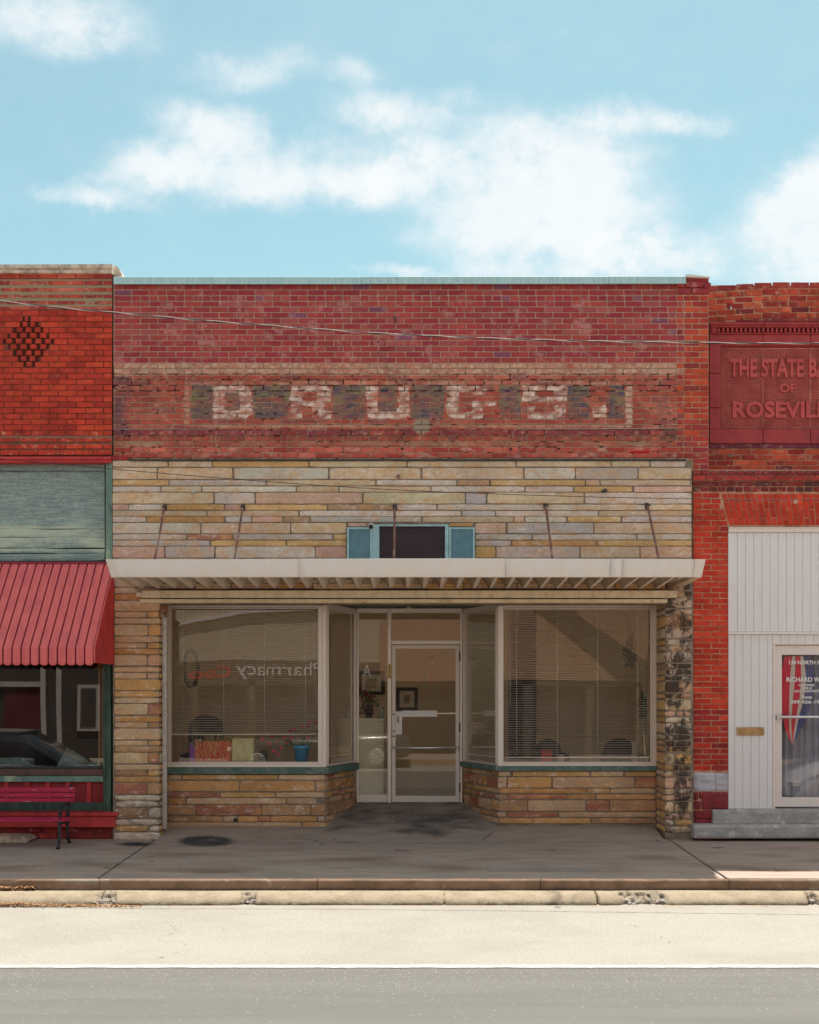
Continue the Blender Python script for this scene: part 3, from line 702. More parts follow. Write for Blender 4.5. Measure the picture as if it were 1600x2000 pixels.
class Masonry:
    """collects masonry units for one thing; the largest become parts, the rest one joined stuff part"""
    def __init__(s, parent, name='brick', limit=300): s.p = parent; s.items = []; s.limit = limit; s.name = name
    def unit(s, x0, x1, z0, z1, y, col, mat, ls, paintf=None, rot=0., pr=0, yaw=None, own=None, n=(10, 2)):
        s.items.append(dict(x0=x0, x1=x1, z0=z0, z1=z1, y=y, col=col, mat=mat, ls=ls, pf=paintf, rot=rot, pr=pr, yaw=yaw, own=own, n=n))
    def flush(s):
        its = sorted(s.items, key=lambda t: (-t['pr'], -round((t['x1']-t['x0'])*(t['z1']-t['z0'])*2e3)))
        par = wloc(s.p); rest = {}
        for i, t in enumerate(its):
            w = t['x1'] - t['x0']; h = t['z1'] - t['z0']; c = Vector(((t['x0']+t['x1'])/2, t['y'], (t['z0']+t['z1'])/2))
            data = None
            if t['own']: v, f = t['own']; me = None; sx = sz = 1.
            elif t['pf']:
                v, f = grid_unit(w, h, *t['n']); me = None; sx = sz = 1.
                data = [t['pf'](c.x + p[0], c.z + p[2]) for p in v]
            else:
                L = t['ls']['s' if w > .15 else 'h'] if isinstance(t['ls'], dict) else t['ls']
                me, mw, mh, v, f = R.choice(L); sx = w/mw; sz = h/mh
            rot = Matrix.Rotation(t['rot'], 4, 'Y') if t['yaw'] is None else Matrix.Rotation(t['yaw'], 4, 'Z')
            if i < s.limit:
                if me is None:
                    me = bpy.data.meshes.new(s.name); me.from_pydata(v, [], f); me.materials.append(t['mat'])
                    if data: attr_color(me, 'paint_col', [q[0] for q in data]); attr_float(me, 'paint_amt', [q[1] for q in data])
                else: me = with_mat(me, t['mat'])
                o = bpy.data.objects.new(s.name, me); COL.objects.link(o); o.parent = s.p
                o.location = c - par; o.scale = (sx, 1, sz); o.color = (*t['col'], 1)
                if t['yaw'] is not None: o.rotation_euler = (0, 0, t['yaw'])
                elif t['rot']: o.rotation_euler = (0, t['rot'], 0)
            else:
                g = rest.setdefault(t['mat'].name, dict(v=[], f=[], c=[], pc=[], pa=[], mat=t['mat'])); b = len(g['v'])
                for k, p in enumerate(v):
                    q = rot @ Vector((p[0]*sx, p[1], p[2]*sz)) + c; g['v'].append(tuple(q)); g['c'].append(t['col'])
                    if data: g['pc'].append(data[k][0]); g['pa'].append(data[k][1])
                    else: g['pc'].append((0, 0, 0)); g['pa'].append(0.)
                g['f'] += [tuple(b + a for a in fc) for fc in f]
        if rest:
            V = []; F = []; Cc = []; PC = []; PA = []; mi = []; ms = []
            for gi, g in enumerate(rest.values()):
                b = len(V); V += g['v']; F += [tuple(b + a for a in fc) for fc in g['f']]; mi += [gi]*len(g['f']); Cc += g['c']; PC += g['pc']; PA += g['pa']; ms.append(g['mat'])
            me = bpy.data.meshes.new(s.name + '_rest'); me.from_pydata(V, [], F)
            for m_ in ms: me.materials.append(m_)
            me.polygons.foreach_set('material_index', mi)
            attr_color(me, 'tint', Cc); attr_float(me, 'has_tint', [1.]*len(V)); attr_color(me, 'paint_col', PC); attr_float(me, 'paint_amt', PA)
            o = bpy.data.objects.new(s.name + 'work', me); link(o, s.p); o.matrix_parent_inverse = Matrix.Translation(-par); tag(o, kind='stuff')
def grid_unit(w, h, gx, gz_):
    vs = []; fs = []
    b = .003
    xs = [-w/2, -w/2 + b] + [-w/2 + b + (w-2*b)*i/gx for i in range(1, gx)] + [w/2 - b, w/2]
    zs = [-h/2, -h/2 + b] + [-h/2 + b + (h-2*b)*i/gz_ for i in range(1, gz_)] + [h/2 - b, h/2]
    s1, s2 = R.uniform(0, 99), R.uniform(0, 99)
    nx, nz = len(xs), len(zs)
    for j, z in enumerate(zs):
        for i, x in enumerate(xs):
            e = i in (0, nx-1) or j in (0, nz-1)
            dz = .0022*noise.noise(Vector((x*30, s1, j*.6))) if j in (0, nz-1) else 0; dx = .0022*noise.noise(Vector((z*40, s2, i))) if i in (0, nx-1) else 0
            chip = .004*max(0, noise.noise(Vector((x*22, z*22, s1))) - .25) if not e else 0
            vs.append((x + dx, .0028 if e else chip*2, z + dz))
    for j in range(nz-1):
        for i in range(nx-1): fs.append((j*nx+i, j*nx+i+1, (j+1)*nx+i+1, (j+1)*nx+i))
    ring = list(range(nx)) + [j*nx+nx-1 for j in range(1, nz)] + [(nz-1)*nx+i for i in range(nx-2, -1, -1)] + [j*nx for j in range(nz-2, 0, -1)]
    b0 = len(vs)
    for r in ring: vs.append((vs[r][0], BD, vs[r][2]))
    n = len(ring)
    for k in range(n): fs.append((ring[k], b0+k, b0+(k+1) % n, ring[(k+1) % n]))
    return vs, fs
def pick(cols):
    t = R.random() * sum(w for _, w in cols)
    for c, w in cols:
        t -= w
        if t <= 0: break
    k = R.uniform(.88, 1.12); return tuple(clamp(v*k) for v in c)
def course(px0, px1, first, length, joint=2.0):
    """brick spans of one course in photograph pixels; first = length of the first brick"""
    out = []; x = px0; l = first
    while x < px1 - 2:
        e = min(x + l, px1)
        if px1 - e < 8: e = px1
        out.append((x + joint/2, e - joint/2)); x = e; l = length * R.uniform(.985, 1.015)
    return out
def backing(name, mat, parent, px0, px1, py0, py1, y, step=4., pf=None, depth=.25, clip=None):
    """the mortar bed behind the units, a thick slab with a faintly uneven face"""
    X0, X1, Z1, Z0 = SX(px0, y), SX(px1, y), SZ(py0, y), SZ(py1, y)
    nx = max(1, int((px1-px0)/step)); nz = max(1, int((py1-py0)/step)); vs = []; fs = []; pc = []; pa = []
    for j in range(nz+1):
        for i in range(nx+1):
            x = X0 + (X1-X0)*i/nx; z = Z0 + (Z1-Z0)*j/nz
            vs.append((x, y + .0025*noise.noise(Vector((x*14, z*14, 1))), z))
            if pf: c, a = pf(x, z); pc.append(c); pa.append(a)
    w = nx+1
    for j in range(nz):
        for i in range(nx): fs.append((j*w+i, j*w+i+1, (j+1)*w+i+1, (j+1)*w+i))
    b = len(vs); vs += [(X0, y+depth, Z0), (X1, y+depth, Z0), (X1, y+depth, Z1), (X0, y+depth, Z1)]
    fs.append((b+1, b, b+3, b+2))
    fs.append(tuple([b, b+1] + [i for i in range(nx, -1, -1)])); fs.append(tuple([b+2, b+3] + [nz*w+i for i in range(0, nx+1)]))
    fs.append(tuple([b+3, b] + [j*w for j in range(0, nz+1)])); fs.append(tuple([b+1, b+2] + [j*w+nx for j in range(nz, -1, -1)]))
    if pf:
        for _ in range(4): pc.append((0, 0, 0)); pa.append(0)
    me = bpy.data.meshes.new(name); me.from_pydata(vs, [], fs); me.materials.append(mat)
    if pf: attr_color(me, 'paint_col', pc); attr_float(me, 'paint_amt', pa)
    o = bpy.data.objects.new(name, me); link(o, parent); o.matrix_parent_inverse = Matrix.Translation(-wloc(parent)); return o

# ---------------- the middle shop ----------------
MAR = [((.25,.032,.036),5), ((.225,.027,.038),4), ((.27,.045,.04),3), ((.26,.06,.06),1.6), ((.16,.05,.09),.25)]
OLD = [((.29,.062,.042),5), ((.26,.055,.042),3), ((.32,.09,.06),3), ((.20,.055,.052),1.2)]
ORG = [((.42,.07,.03),4), ((.36,.05,.028),4), ((.27,.035,.03),2.5), ((.20,.035,.035),1)]
shop = empty('shop_building', (0, .2, 0), 'one-storey brick shop with painted DRUGS. ghost sign, stone-clad lower front and metal canopy', 'building')
LET = {'D': [(418,438,752,818,1),(438,492,752,766,1),(438,492,803,818,1),(470,492,762,806,1)],
       'R': [(568,590,752,818,1),(590,640,752,765,1),(620,646,758,785,1),(590,636,782,793,1),(610,632,792,803,1),(622,648,802,818,1)],
       'U': [(716,738,752,815,1),(778,799,752,815,1),(722,795,804,819,1)],
       'G': [(873,896,752,818,1.05),(890,948,752,765,1.05),(924,950,758,772,1.),(896,944,804,818,1),(922,944,786,806,1),(922,970,782,792,1)],
       'S': [(1021,1045,753,784,1.1),(1026,1106,752,764,1.05),(1084,1106,756,770,1.),(1036,1106,774,786,1.05),(1084,1106,784,806,.9),(1021,1045,794,808,1),(1030,1100,805,819,.9)],
       'P': [(1157,1185,793,814,1.1)]}
RECTS = [r for k in LET.values() for r in k]
GLASSY = [(372,418),(494,566),(650,714),(742,776),(802,868),(975,1018),(1108,1152),(1190,1221),(440,469)]
def wallpaint(X, Z):
    px = 800 + 162*X; py = 1356 - (Z - 1.74)*162
    n = noise.noise(Vector((px/17, py/9, 0))); n2 = noise.noise(Vector((px/60, py/22, 7))); n3 = noise.noise(Vector((px/6, py/6, 3)))
    wx = px + 1.6*n; wy = py + 1.2*n
    c = (.36,.235,.16); a = 0.
    if py < 709: return c, 0
    if py < 733: a = .60 - .16*n + .1*n2; c = (.40,.275,.19) if n3 < .25 else (.52,.42,.34)
    elif py < 752: a = .34 + .28*n2 + .1*n
    elif py > 862 and py < 871: a = .46 + .3*n2; c = (.33,.27,.16) if n2 < .18 else (.25,.22,.13)
    elif py >= 871: a = .30 + .38*n2 + .22*n; c = (.50,.34,.28) if n > 0 else (.42,.08,.05)
    elif 824 < py < 838: a = .36 + .2*n + .25*n2; c = (.42,.26,.18)
    else: a = .31 + .24*n2 + .1*n; c = (.40,.235,.17)
    if px < 268 and 735 < py < 852:
        e = 1 - sst(236, 285 + 30*n2, px); 
        if e*.62 > a: a = e*(.6 + .25*n2); c = (.055,.045,.065)
    if 1285 < px < 1345 and 742 < py < 862 and n2 > -.15: a = max(a, .34 + .35*n2); c = (.09,.085,.10) if n < .2 else (.15,.16,.13)
    if 1290 < px < 1335 and 838 < py < 858: a = .55 + .2*n; c = (.06,.065,.05)
    if 744 < wy < 835 and 360 < wx < 1236:
        inside = 371 < wx < 1222 and 753 < wy < 826
        if not inside:
            a = .56 + .22*n + .14*n2; c = (.40,.26,.18)
            if wy < 753: a -= .06
            if wx > 1222: a += .08; c = (.46,.36,.27)
        else:
            a = .24 + .15*n + .15*n2; c = (.38,.21,.15)
            for g0, g1 in GLASSY:
                if g0 < wx < g1 and wy < 820:
                    a = .60 + .22*n2 + .16*n + (.08 if wy < 775 else 0); c = (.095,.09,.082)
                    q = noise.noise(Vector((px/24, py/11, 31)))
                    if q > .12 and wy < 790: c = (.14,.145,.085); a += .08
                    elif q < -.32: c = (.05,.06,.10); a += .1
            if 818 < wy: a = .38 + .25*n2; c = (.075,.04,.05)
            for (x0, x1, y0, y1, k) in RECTS:
                if x0-.8 < wx < x1+.8 and y0-.3 < wy < y1+.5:
                    if (x0, y0) in ((470,762), (1084,784)) and False: continue
                    a = (.58 + .24*n + .16*n2) * k; c = (.45,.32,.25) if n3 + n < .1 else (.58,.50,.44)
            # rounded outer corners
            for (cx, cy, s1, s2) in [(492,752,-1,1),(492,818,-1,-1),(716,819,1,-1),(799,819,-1,-1),(873,818,1,-1),(646,752,-1,1)]:
                u = (wx-cx)*s1; w = (wy-cy)*s2
                if 0 <= u < 9 and 0 <= w < 9 and u + w < 9: a = .2
    # mortar smear over a repaired spot
    q = math.hypot((px-824)/17, (py-832)/15)
    if q < 1.15: a = 1.2*(1.3-q) + .3; c = (.24,.19,.14)
    # red touch-up paint
    if 1230 < px < 1270 and 878 < py < 888: a = .75; c = (.42,.02,.02)
    # holes
    for hx, hy, hr in [(785,876,3),(1175,873,3.4),(998,877,3),(1091,876,2.6),(772,622,3),(773,630,2.6),(300,874,2.4),(775,828,2.6),(1260,826,2)]:
        if math.hypot(px-hx, py-hy) < hr: a = 1.4; c = (.015,.012,.012)
    return c, a
def mortarpaint(X, Z):
    c, a = wallpaint(X, Z); px = 800 + 162*X; py = 1356 - (Z - 1.74)*162
    n = noise.noise(Vector((px/13, py/5, 40)))
    if 728 < py < 764 and n > .02: return (.02,.015,.012), 1.1
    if (py > 764 and n > .36) : return (.03,.02,.016), 1.
    if py > 836 and py < 850 and n > .1: return (.03,.02,.016), 1.
    if a > .3 and c[0] > .3: return c, a + .05
    return c, a * .6
L1 = libset(11); L2 = libset(21, .002, .003); L3 = libset(31, .0035, .005)
PIT = 340 / 31
backing('mortar', M['mortar_light'], shop, 222, 1384, 553, 709, .009, 12.)
backing('mortar', M['mortar_tan'], shop, 222, 1322, 709, 897, .009, 3.4, mortarpaint)
backing('mortar', M['mortar_pale'], shop, 1322, 1384, 709, 920, .009, 12.)
mz = Masonry(shop, 'brick', 300)
for r in range(-1, 34):
    ya, yb = 555 + r*PIT + 1.05, 555 + (r+1)*PIT - 1.05
    if r == -1: ya += 2
    hdr = r in (2, 27)
    # field
    if 0 <= r < 31:
        first = 17.2 if (r % 2 == 0) else 34.4
        spans = course(222.5, 1322 + (16 if r % 2 else 0), 34.4, 17.2 if hdr else 34.4)
        if not hdr and r % 2 == 0:
            spans = [(223.3, 238.8)] + [s for s in course(239.7, 1322, 34.4, 34.4)]
        for a, b in spans:
            if hdr and R.random() < .22: continue_wide = True
            X0, X1, Z0, Z1 = SX(a), SX(b), SZ(yb), SZ(ya)
            yy = R.uniform(-.0012, .0012)
            if r < 14:
                if hdr and R.random() < .12: col = (.20,.07,.11)
                else: col = pick(MAR)
                mz.unit(X0, X1, Z0, Z1, yy, col, M['brick_maroon'], L1)
            else:
                if r == 26: yy -= .02
                if r >= 29: col = pick([((.36,.07,.05),3), ((.42,.10,.07),2), ((.30,.045,.035),2)])
                elif r == 26: col = pick([((.19,.035,.045),3), ((.24,.045,.04),2)])
                else: col = pick(OLD)
                miss = R.random() < .012
                mz.unit(X0, X1, Z0, Z1, yy + (.007 if miss else 0), col, M['brick_old'], L2, wallpaint, pr=(1 if 17 <= r <= 25 else 0), n=(max(3, int((b-a)/3.2)), 3))
    # corner pier of orange brick
    x0 = 1322 + (16 if (r % 2 and r < 31) else 0)
    if r >= 0:
        for a, b in ([(x0+1, 1351), (1353, 1383.5)] if r % 2 else [(x0+1, 1334), (1336, 1366), (1368, 1383.5)]):
            if b - a < 6: continue
            if r >= 31: a = max(a, 1355)
            if b - a < 6: continue
            col = pick(ORG if r < 24 else MAR[:3] + ORG[1:3])
            mz.unit(SX(a), SX(b), SZ(yb), SZ(ya), R.uniform(-.002, .002) + (-.012 if r in () else 0), col, M['brick_orange'] if r < 28 else M['brick_old'], L2)
# pier cap
for (a, b, ya, yb, y) in [(1321,1336,553,561,-.03),(1338,1373,552,562,-.03),(1375,1388,553,563,-.03),(1323,1349,564,574,-.022),(1351,1386,564,574,-.022)]:
    mz.unit(SX(a), SX(b), SZ(yb), SZ(ya), y, pick(MAR), M['brick_maroon'], L2)
for (a, b) in [(1342,1352),(1353.5,1384)]: mz.unit(SX(a), SX(b), SZ(551), SZ(543), .0, (.24,.03,.045), M['brick_maroon'], L1)
mz.unit(SX(221), SX(250), SZ(900), SZ(891), -.05, (.34,.03,.035), M['brick_painted'], L2)
mz.flush()
MB().box(SX(1340), SX(1385), .012, .4, SZ(556), SZ(543)).build('pier_cap', M['mortar_tan'], shop)
# body of the building behind the parapet
mb = MB(); mb.box(SX(222), SX(1384), .26, .36, 3.0, SZ(545)); mb.build('parapet_back', M['roofing'], shop)
MB().box(SX(222), SX(1384), .36, 12, 6.0, 6.1).box(SX(222), SX(1384), 12, 12.2, -.3, 6.4).box(SX(222), SX(222)+.2, .36, 12, 3.0, 6.4).box(SX(1384)-.2, SX(1384), .36, 12, 3.0, 6.4).build('roof', M['roofing'], shop)
# blue metal coping, in two lengths with drip edge
for (a, b, t) in [(222,706,540.5),(706.6,1189,540),(1189.6,1340,539.5)]:
    y0 = -.055; X0, X1 = SX(a, y0), SX(b, y0); z1 = SZ(t, y0); z0 = SZ(t + 13.6, y0)
    MB().prism([(y0, z0), (y0-.006, z0-.006), (y0-.006, z0), (y0-.004, z1-.004), (y0+.004, z1), (.40, z1+.02), (.40, z1-.02), (y0+.004, z1-.012)], 'x', X0, X1).build('coping', M['blue_metal'], shop)
MB().prism([(SX(1337), SZ(541)), (SX(1341), SZ(537.5)), (SX(1385), SZ(543)), (SX(1385), SZ(544.5)), (SX(1341), SZ(543))], 'y', -.05, .4).build('flashing', M['white_metal'], shop)

# ---------------- stone cladding ----------------
SC = {'t': (.42,.335,.23), 'g': (.385,.345,.30), 'w': (.455,.415,.35), 'o': (.44,.29,.12), 'k': (.35,.205,.075), 'p': (.42,.28,.22), 'y': (.47,.39,.26), 'r': (.30,.13,.09), 'b': (.30,.20,.12), 'l': (.36,.35,.33)}
YS = -.05
def stone_unit(rnd, w, h, d=.035, bev=.004, jit=.0024, bulge=.005):
    nx = max(1, min(9, int(w/.09))); return ring_piece(w, h, d, jit, bev, nx, 0 if h < .09 else 1, rnd, corner=.8, bulge=bulge)
rs = random.Random(5)
st = Masonry(shop, 'stone', 300)
def stone(px0, px1, py0, py1, y, code, mat='stone', yaw=None, cx=None, cy=None, pr=0, **kw):
    X0, X1, Z0, Z1 = SX(px0-.3, y), SX(px1+.3, y), SZ(py1+.45, y), SZ(py0-.45, y)
    c = SC[code]; k = rs.uniform(.88, 1.12); c = tuple(v*k*rs.uniform(.96, 1.04) for v in c)
    if y > .4: c = (c[0]*.88, c[1]*.76, c[2]*.68)  # darker, browner tint stands in for shade under the canopy
    elif py0 > 1150: c = (c[0]*.94, c[1]*.87, c[2]*.80)  # pier stones below the canopy get some of its shade in their tint
    st.unit(X0, X1, Z0, Z1, y + rs.uniform(-.005, .005), c, M[mat], None, own=stone_unit(rs, X1-X0, Z1-Z0, **kw), pr=pr)
ROWS = [
 (900.8,911.2,'t220-328 t329.5-413.5 o415-602.5 y604.5-794 t795.5-1007 y1009.5-1193 y1195-1269 w1271-1339'),
 (914.3,935.2,'y220-306 t308.5-454 w457.5-641 y644-821 t825-1022 w1025-1123 g1125-1245 t1248-1350'),
 (938,947.6,'o220-329 g331-519 y521.5-733.5 w735.5-892 b895-956 o959-1143 p1144.5-1171 t1173.5-1349'),
 (950.5,960.3,'g220-313.5 t315.5-393 w395.5-578 t579.5-661 t663-841 w843-1024.5 w1026.5-1120 o1122-1235 p1239-1351'),
 (962.6,983.2,'t220-416.5 w419.5-497 p500-707 y710.5-908 l910.5-949 y952-1140 g1143-1351'),
 (985.8,995.6,'p220-250 g251-321 k322.5-438 p439.5-474 o476-639 b641-770 g775-852.5 g855-1066 w1068-1261 y1263-1351'),
 (998,1007.6,'t220-403.5 t405-583 w585.5-900.5 l903-967.5 w969-1168 t1170-1351'),
 (1009.3,1019.2,'g220-284.5 k287-438 l441-490.5 p492.5-552 b554-605 l607-822.5 t826-1003 t1005-1024.5 w1026-1105.5 o1108.5-1212.5 l1215-1351'),
 (1021.8,1041.2,'g220-390.5 t394-567 y569-676 p928.5-988 l991.5-1158.5 t1161.5-1351'),
 (1044,1053.8,'g220-364.5 r366.5-455 g457-649 o652.5-676 l928.5-1039 g1041.5-1243 g1245-1351'),
 (1056,1065.8,'l220-409.5 o412-558.5 o561-676 l928.5-998.5 k1000.5-1165.5 o1167.5-1351'),
 (1067.7,1089,'p220-321 g323.5-418.5 g421-615 p617-676 o928.5-967 g970-1131.5 t1134.5-1249 p1252-1351'),
 (1091,1100.5,'t220-398.5 g400-470 t471.5-676 t928.5-1100 b1102-1351'),
 (1103,1124,'t220-330 o332-480 g482-640 t642-800 o802-960 g962-1100 t1102-1230 o1232-1351'),
 (1126.8,1137.5,'g222-330 o332-420 t422-560 y562-700 t702-845 o847-990 g992-1100 y1102-1230 t1232-1300'),
 (1139.8,1150.5,'t315-380 y382-450 t452-540 o542-610 y612-730 y732-830 o832-905 t907-1010 y1012-1120 t1122-1200 o1202-1300')]
STRIPE = {}
for y0, y1, row in ROWS:
    for tok in row.split():
        a, b = tok[1:].split('-'); stone(float(a), float(b), y0, y1, YS, tok[0])
for (a, b, c, d, k) in [(680,716,1021.8,1027.5,'p'),(878,924,1021.8,1028,'k')]: stone(a, b, c, d, YS, k, bulge=0)
backing('mortar', M['mortar_stone'], shop, 220, 1352, 898.5, 1180, YS + .009, 8., depth=.24)
# dark flashing strip on top of the cladding
MB().cbox(SX(252,-.07), SX(1340,-.07), -.075, .03, SZ(899.6,-.07), SZ(896.6,-.07), .002).build('flashing', M['dark_metal'], shop)
# piers
LP = [(1136,1145.6,'g'),(1148,1158.4,'g'),(1160.6,1171.6,'k'),(1173.6,1193,'t'),(1195,1205.2,'to'),(1208,1217.6,'t'),(1220.4,1241,'to'),(1243,1253.8,'t'),(1256,1265.4,'to'),(1267.2,1277.6,'k'),(1279.6,1299.6,'tp'),
      (1303.4,1312,'t'),(1314.6,1325,'tp'),(1327.2,1347.6,'o'),(1350.4,1360.6,'o'),(1363,1373,'t'),(1375.4,1395.6,'tr'),(1399,1409.6,'k'),(1411.4,1421,'tb'),(1423.4,1444.4,'t'),(1447.2,1456,'yo'),(1457.6,1468.4,'b'),(1470.6,1491,'yr'),
      (1494,1503.8,'t'),(1505.2,1515,'bo'),(1517.8,1527.4,'k'),(1529.8,1551,'rb')]
LPO = [(1553.8,1563.6,'w'),(1565.8,1576.2,'w'),(1578.4,1598.6,'bw'),(1601,1611.4,'w'),(1613.6,1624,'ow'),(1626.8,1641,'w')]
RP = [(1139,1152,'b'),(1154.6,1165.4,'b'),(1168,1187,'g'),(1190.8,1199.4,'g'),(1202,1224,'b'),(1227,1246,'g'),(1249.6,1259.4,'w'),(1261.4,1271,'g'),(1273,1293,'w'),(1296.6,1305.4,'b'),(1307.6,1317.8,'w'),(1320,1329,'g'),(1331,1352,'p'),
      (1355,1363.8,'b'),(1366.8,1387,'t'),(1390,1399,'pp'),(1401,1411,'w'),(1412.8,1433,'gw'),(1436,1444.8,'t'),(1447.6,1457,'bp'),(1459,1468.4,'o'),(1472,1491.8,'yo'),(1494,1504.6,'b'),(1507.4,1517,'tw'),(1519.4,1540,'p'),
      (1542,1551.4,'tw'),(1553.8,1564,'p'),(1566.6,1586.6,'yy'),(1589.4,1600,'p'),(1602,1612,'wo'),(1615,1626,'g')]
def pier(rows, f0, f1, inner, side, oldrows, mat, jx):
    """front stones between px f0..f1 and return stones on the inner side"""
    for rr, m in ((rows, mat), (oldrows, 'stone_old')):
        for (a, b, codes) in rr:
            j = rs.uniform(-1.5, 1.5); x0, x1 = f0 + rs.uniform(0, 1.5), f1 + rs.uniform(-1.5, 1.5)
            kw = dict(bulge=.006, jit=.003, bev=.006) if m == 'stone' else dict(bulge=.012, jit=.005, bev=.010)
            if len(codes) == 1: stone(x0, x1, a, b, YS, codes, m, pr=1, **kw)
            else:
                stone(x0, jx + j, a, b, YS, codes[0], m, pr=1, **kw); stone(jx + j + 1.8, x1, a, b, YS, codes[1], m, pr=1, **kw)
            # return face
            Xp = SX(inner); Z0, Z1 = SZ(b, YS), SZ(a, YS); yc = YS + .29; w = .50
            yawv = rad(90) if side > 0 else rad(-90)
            code = rs.choice('otbtokr') if m == 'stone' else rs.choice('obtk')
            c = tuple(v*rs.uniform(.85, 1.1) for v in SC[code])
            st.unit(Xp - w/2, Xp + w/2, Z0 + .002, Z1 - .002, yc, c, M['stone' if m == 'stone_mouldy' else m], None, own=stone_unit(rs, w, Z1-Z0-.004, bulge=.008, jit=.004, bev=.008), yaw=yawv)
pier(LP, 222.5, 311.5, 313.5, 1, LPO, 'stone', 287.5)
pier(RP, 1298.6, 1351.5, 1297, -1, [], 'stone_mouldy', 1318)
MB().box(SX(222), SX(313.5)-.012, YS+.012, .75, -.05, SZ(1150)).build('pier_core', M['mortar_stone'], shop)
MB().box(SX(1297)+.012, SX(1353), YS+.012, .75, -.05, SZ(1150)).build('pier_core', M['mortar_stone'], shop)
# bay walls under the windows
YB = .5
BL = [(1513.6,1522.4,'t395-475 o480-1055 y1062-1335'),(1525.8,1545,'o395-820 o825-1277 b1283-1335'),(1548.6,1557,'r395-705 o710-1037 t1043-1335'),(1559.6,1570,'k395-500 t505-1105 t1110-1285'),
      (1572.6,1592,'b395-560 r565-955 b960-1250 b1256-1335'),(1595,1604.4,'b395-725 t730-812 o815-935 r938-1010 o1013-1290 g1295-1335'),(1607,1617,'t395-817 t820-1195 o1203-1340')]
for y0, y1, row in BL:
    for tok in row.split():
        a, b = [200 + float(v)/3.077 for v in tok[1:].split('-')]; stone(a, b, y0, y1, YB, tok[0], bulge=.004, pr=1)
BR = [(1507,1516,'y125-210 o225-770 t780-1010 o1022-1240'),(1518.6,1538.4,'y120-180 o190-498 t510-1088 r1098-1240'),(1540.6,1548.8,'k125-748 o755-915 t922-1240'),(1552.4,1560.6,'b125-183 r190-612 k622-810 o818-1240'),
      (1564,1583.8,'b125-328 t335-740 r750-908 b915-1240'),(1586.8,1595.6,'t120-180 r188-543 t555-1240'),(1598.4,1608,'o130-367 o372-777 b782-1240')]
for y0, y1, row in BR:
    for tok in row.split():
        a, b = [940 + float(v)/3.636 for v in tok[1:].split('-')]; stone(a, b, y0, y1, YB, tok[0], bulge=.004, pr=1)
A_L, B_L = Vector((SX(637, YB), YB)), Vector((-.712, 1.58)); B_R, A_R = Vector((.712, 1.58)), Vector((SX(973, YB), YB))
zb = SZ(1513, YB)
MB().prism([(SX(318,YB), YB+.012), (A_L.x-.006, YB+.012), (B_L.x-.012, B_L.y), (SX(318,YB), 1.6)], 'z', -.05, zb).build('bay_core', M['mortar_stone'], shop)
MB().prism([(A_R.x+.006, YB+.012), (SX(1290,YB), YB+.012), (SX(1290,YB), 1.6), (B_R.x+.012, B_R.y)], 'z', -.05, SZ(1506, YB)).build('bay_core', M['mortar_stone'], shop)
for P0, P1, rows in ((A_L, B_L, BL), (B_R, A_R, BR)):
    L = (P1-P0).length; u = (P1-P0)/L; th = math.atan2(u.y, u.x)
    for y0, y1, _ in rows:
        Z0, Z1 = SZ(y1, YB), SZ(y0, YB); t = 0.005
        while t < L - .02:
            e = min(t + rs.choice([.14,.2,.3,.42]), L - .005)
            if L - e < .09: e = L - .005
            c = P0 + u*(t+e)/2; w = e - t - .010
            kk = rs.uniform(.8, 1.05); cc = tuple(v*kk*m_ for v, m_ in zip(SC[rs.choice('otbrktb')], (.85,.73,.65)))  # canopy shade tinted into the slanted wall stones too
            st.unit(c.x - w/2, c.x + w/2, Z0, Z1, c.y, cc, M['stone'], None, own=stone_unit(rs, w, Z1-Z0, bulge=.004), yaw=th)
            t = e
st.flush()
# drain hole
MB().lathe([(.012,0),(.026,0),(.026,.012),(.018,.012),(.017,-.02),(.0,-.02)], (SX(460,YB), YB-.004, SZ(1601.5,YB)), 14, axis='y').build('drain_pipe', M['dark_metal'], shop)

# ---------------- canopy ----------------
Yw, Yf = -.052, -1.27
CX0, CX1 = -3.235, 3.155
deck = MB(); pitch = (CX1 - CX0) / 32; prof = []
for k in range(32):
    x = CX0 + k*pitch; top = .118 if k % 2 else .098
    prof += [(x, 0), (x + .036, 0), (x + pitch*.5 - .002, top), (x + pitch*.5 + .030, top)]
prof.append((CX1, 0))
vs = []; fs = []
for (yy, zz) in ((Yw, 3.012), (Yf, 3.062)):
    for x, h in prof: vs.append((x, yy, zz + h))
n = len(prof)
for (yy, zz) in ((Yw, 3.012), (Yf, 3.062)):
    for x, h in prof: vs.append((x, yy, zz + h + .004))
for i in range(n-1):
    fs.append((i, n+i, n+i+1, i+1)); fs.append((2*n+i, 2*n+i+1, 3*n+i+1, 3*n+i)); fs.append((i, i+1, 2*n+i+1, 2*n+i)); fs.append((n+i, 3*n+i, 3*n+i+1, n+i+1))
deck.add(vs, fs)
canopy = deck.build('canopy', M['canopy_deck'], shop, label='corrugated metal canopy with a flared white gutter edge')
canopy.data.materials.append(M['deck_light']); canopy.data.materials.append(M['deck_shade'])
for i in range(n-1): canopy.data.polygons[4*i].material_index = (1, 0, 2, 2)[i % 4]; canopy.data.polygons[4*i+2].material_index = 2  # flutes painted light below and shaded in hollows, one slope and wall end
zb_, zt_ = 3.038, 3.226
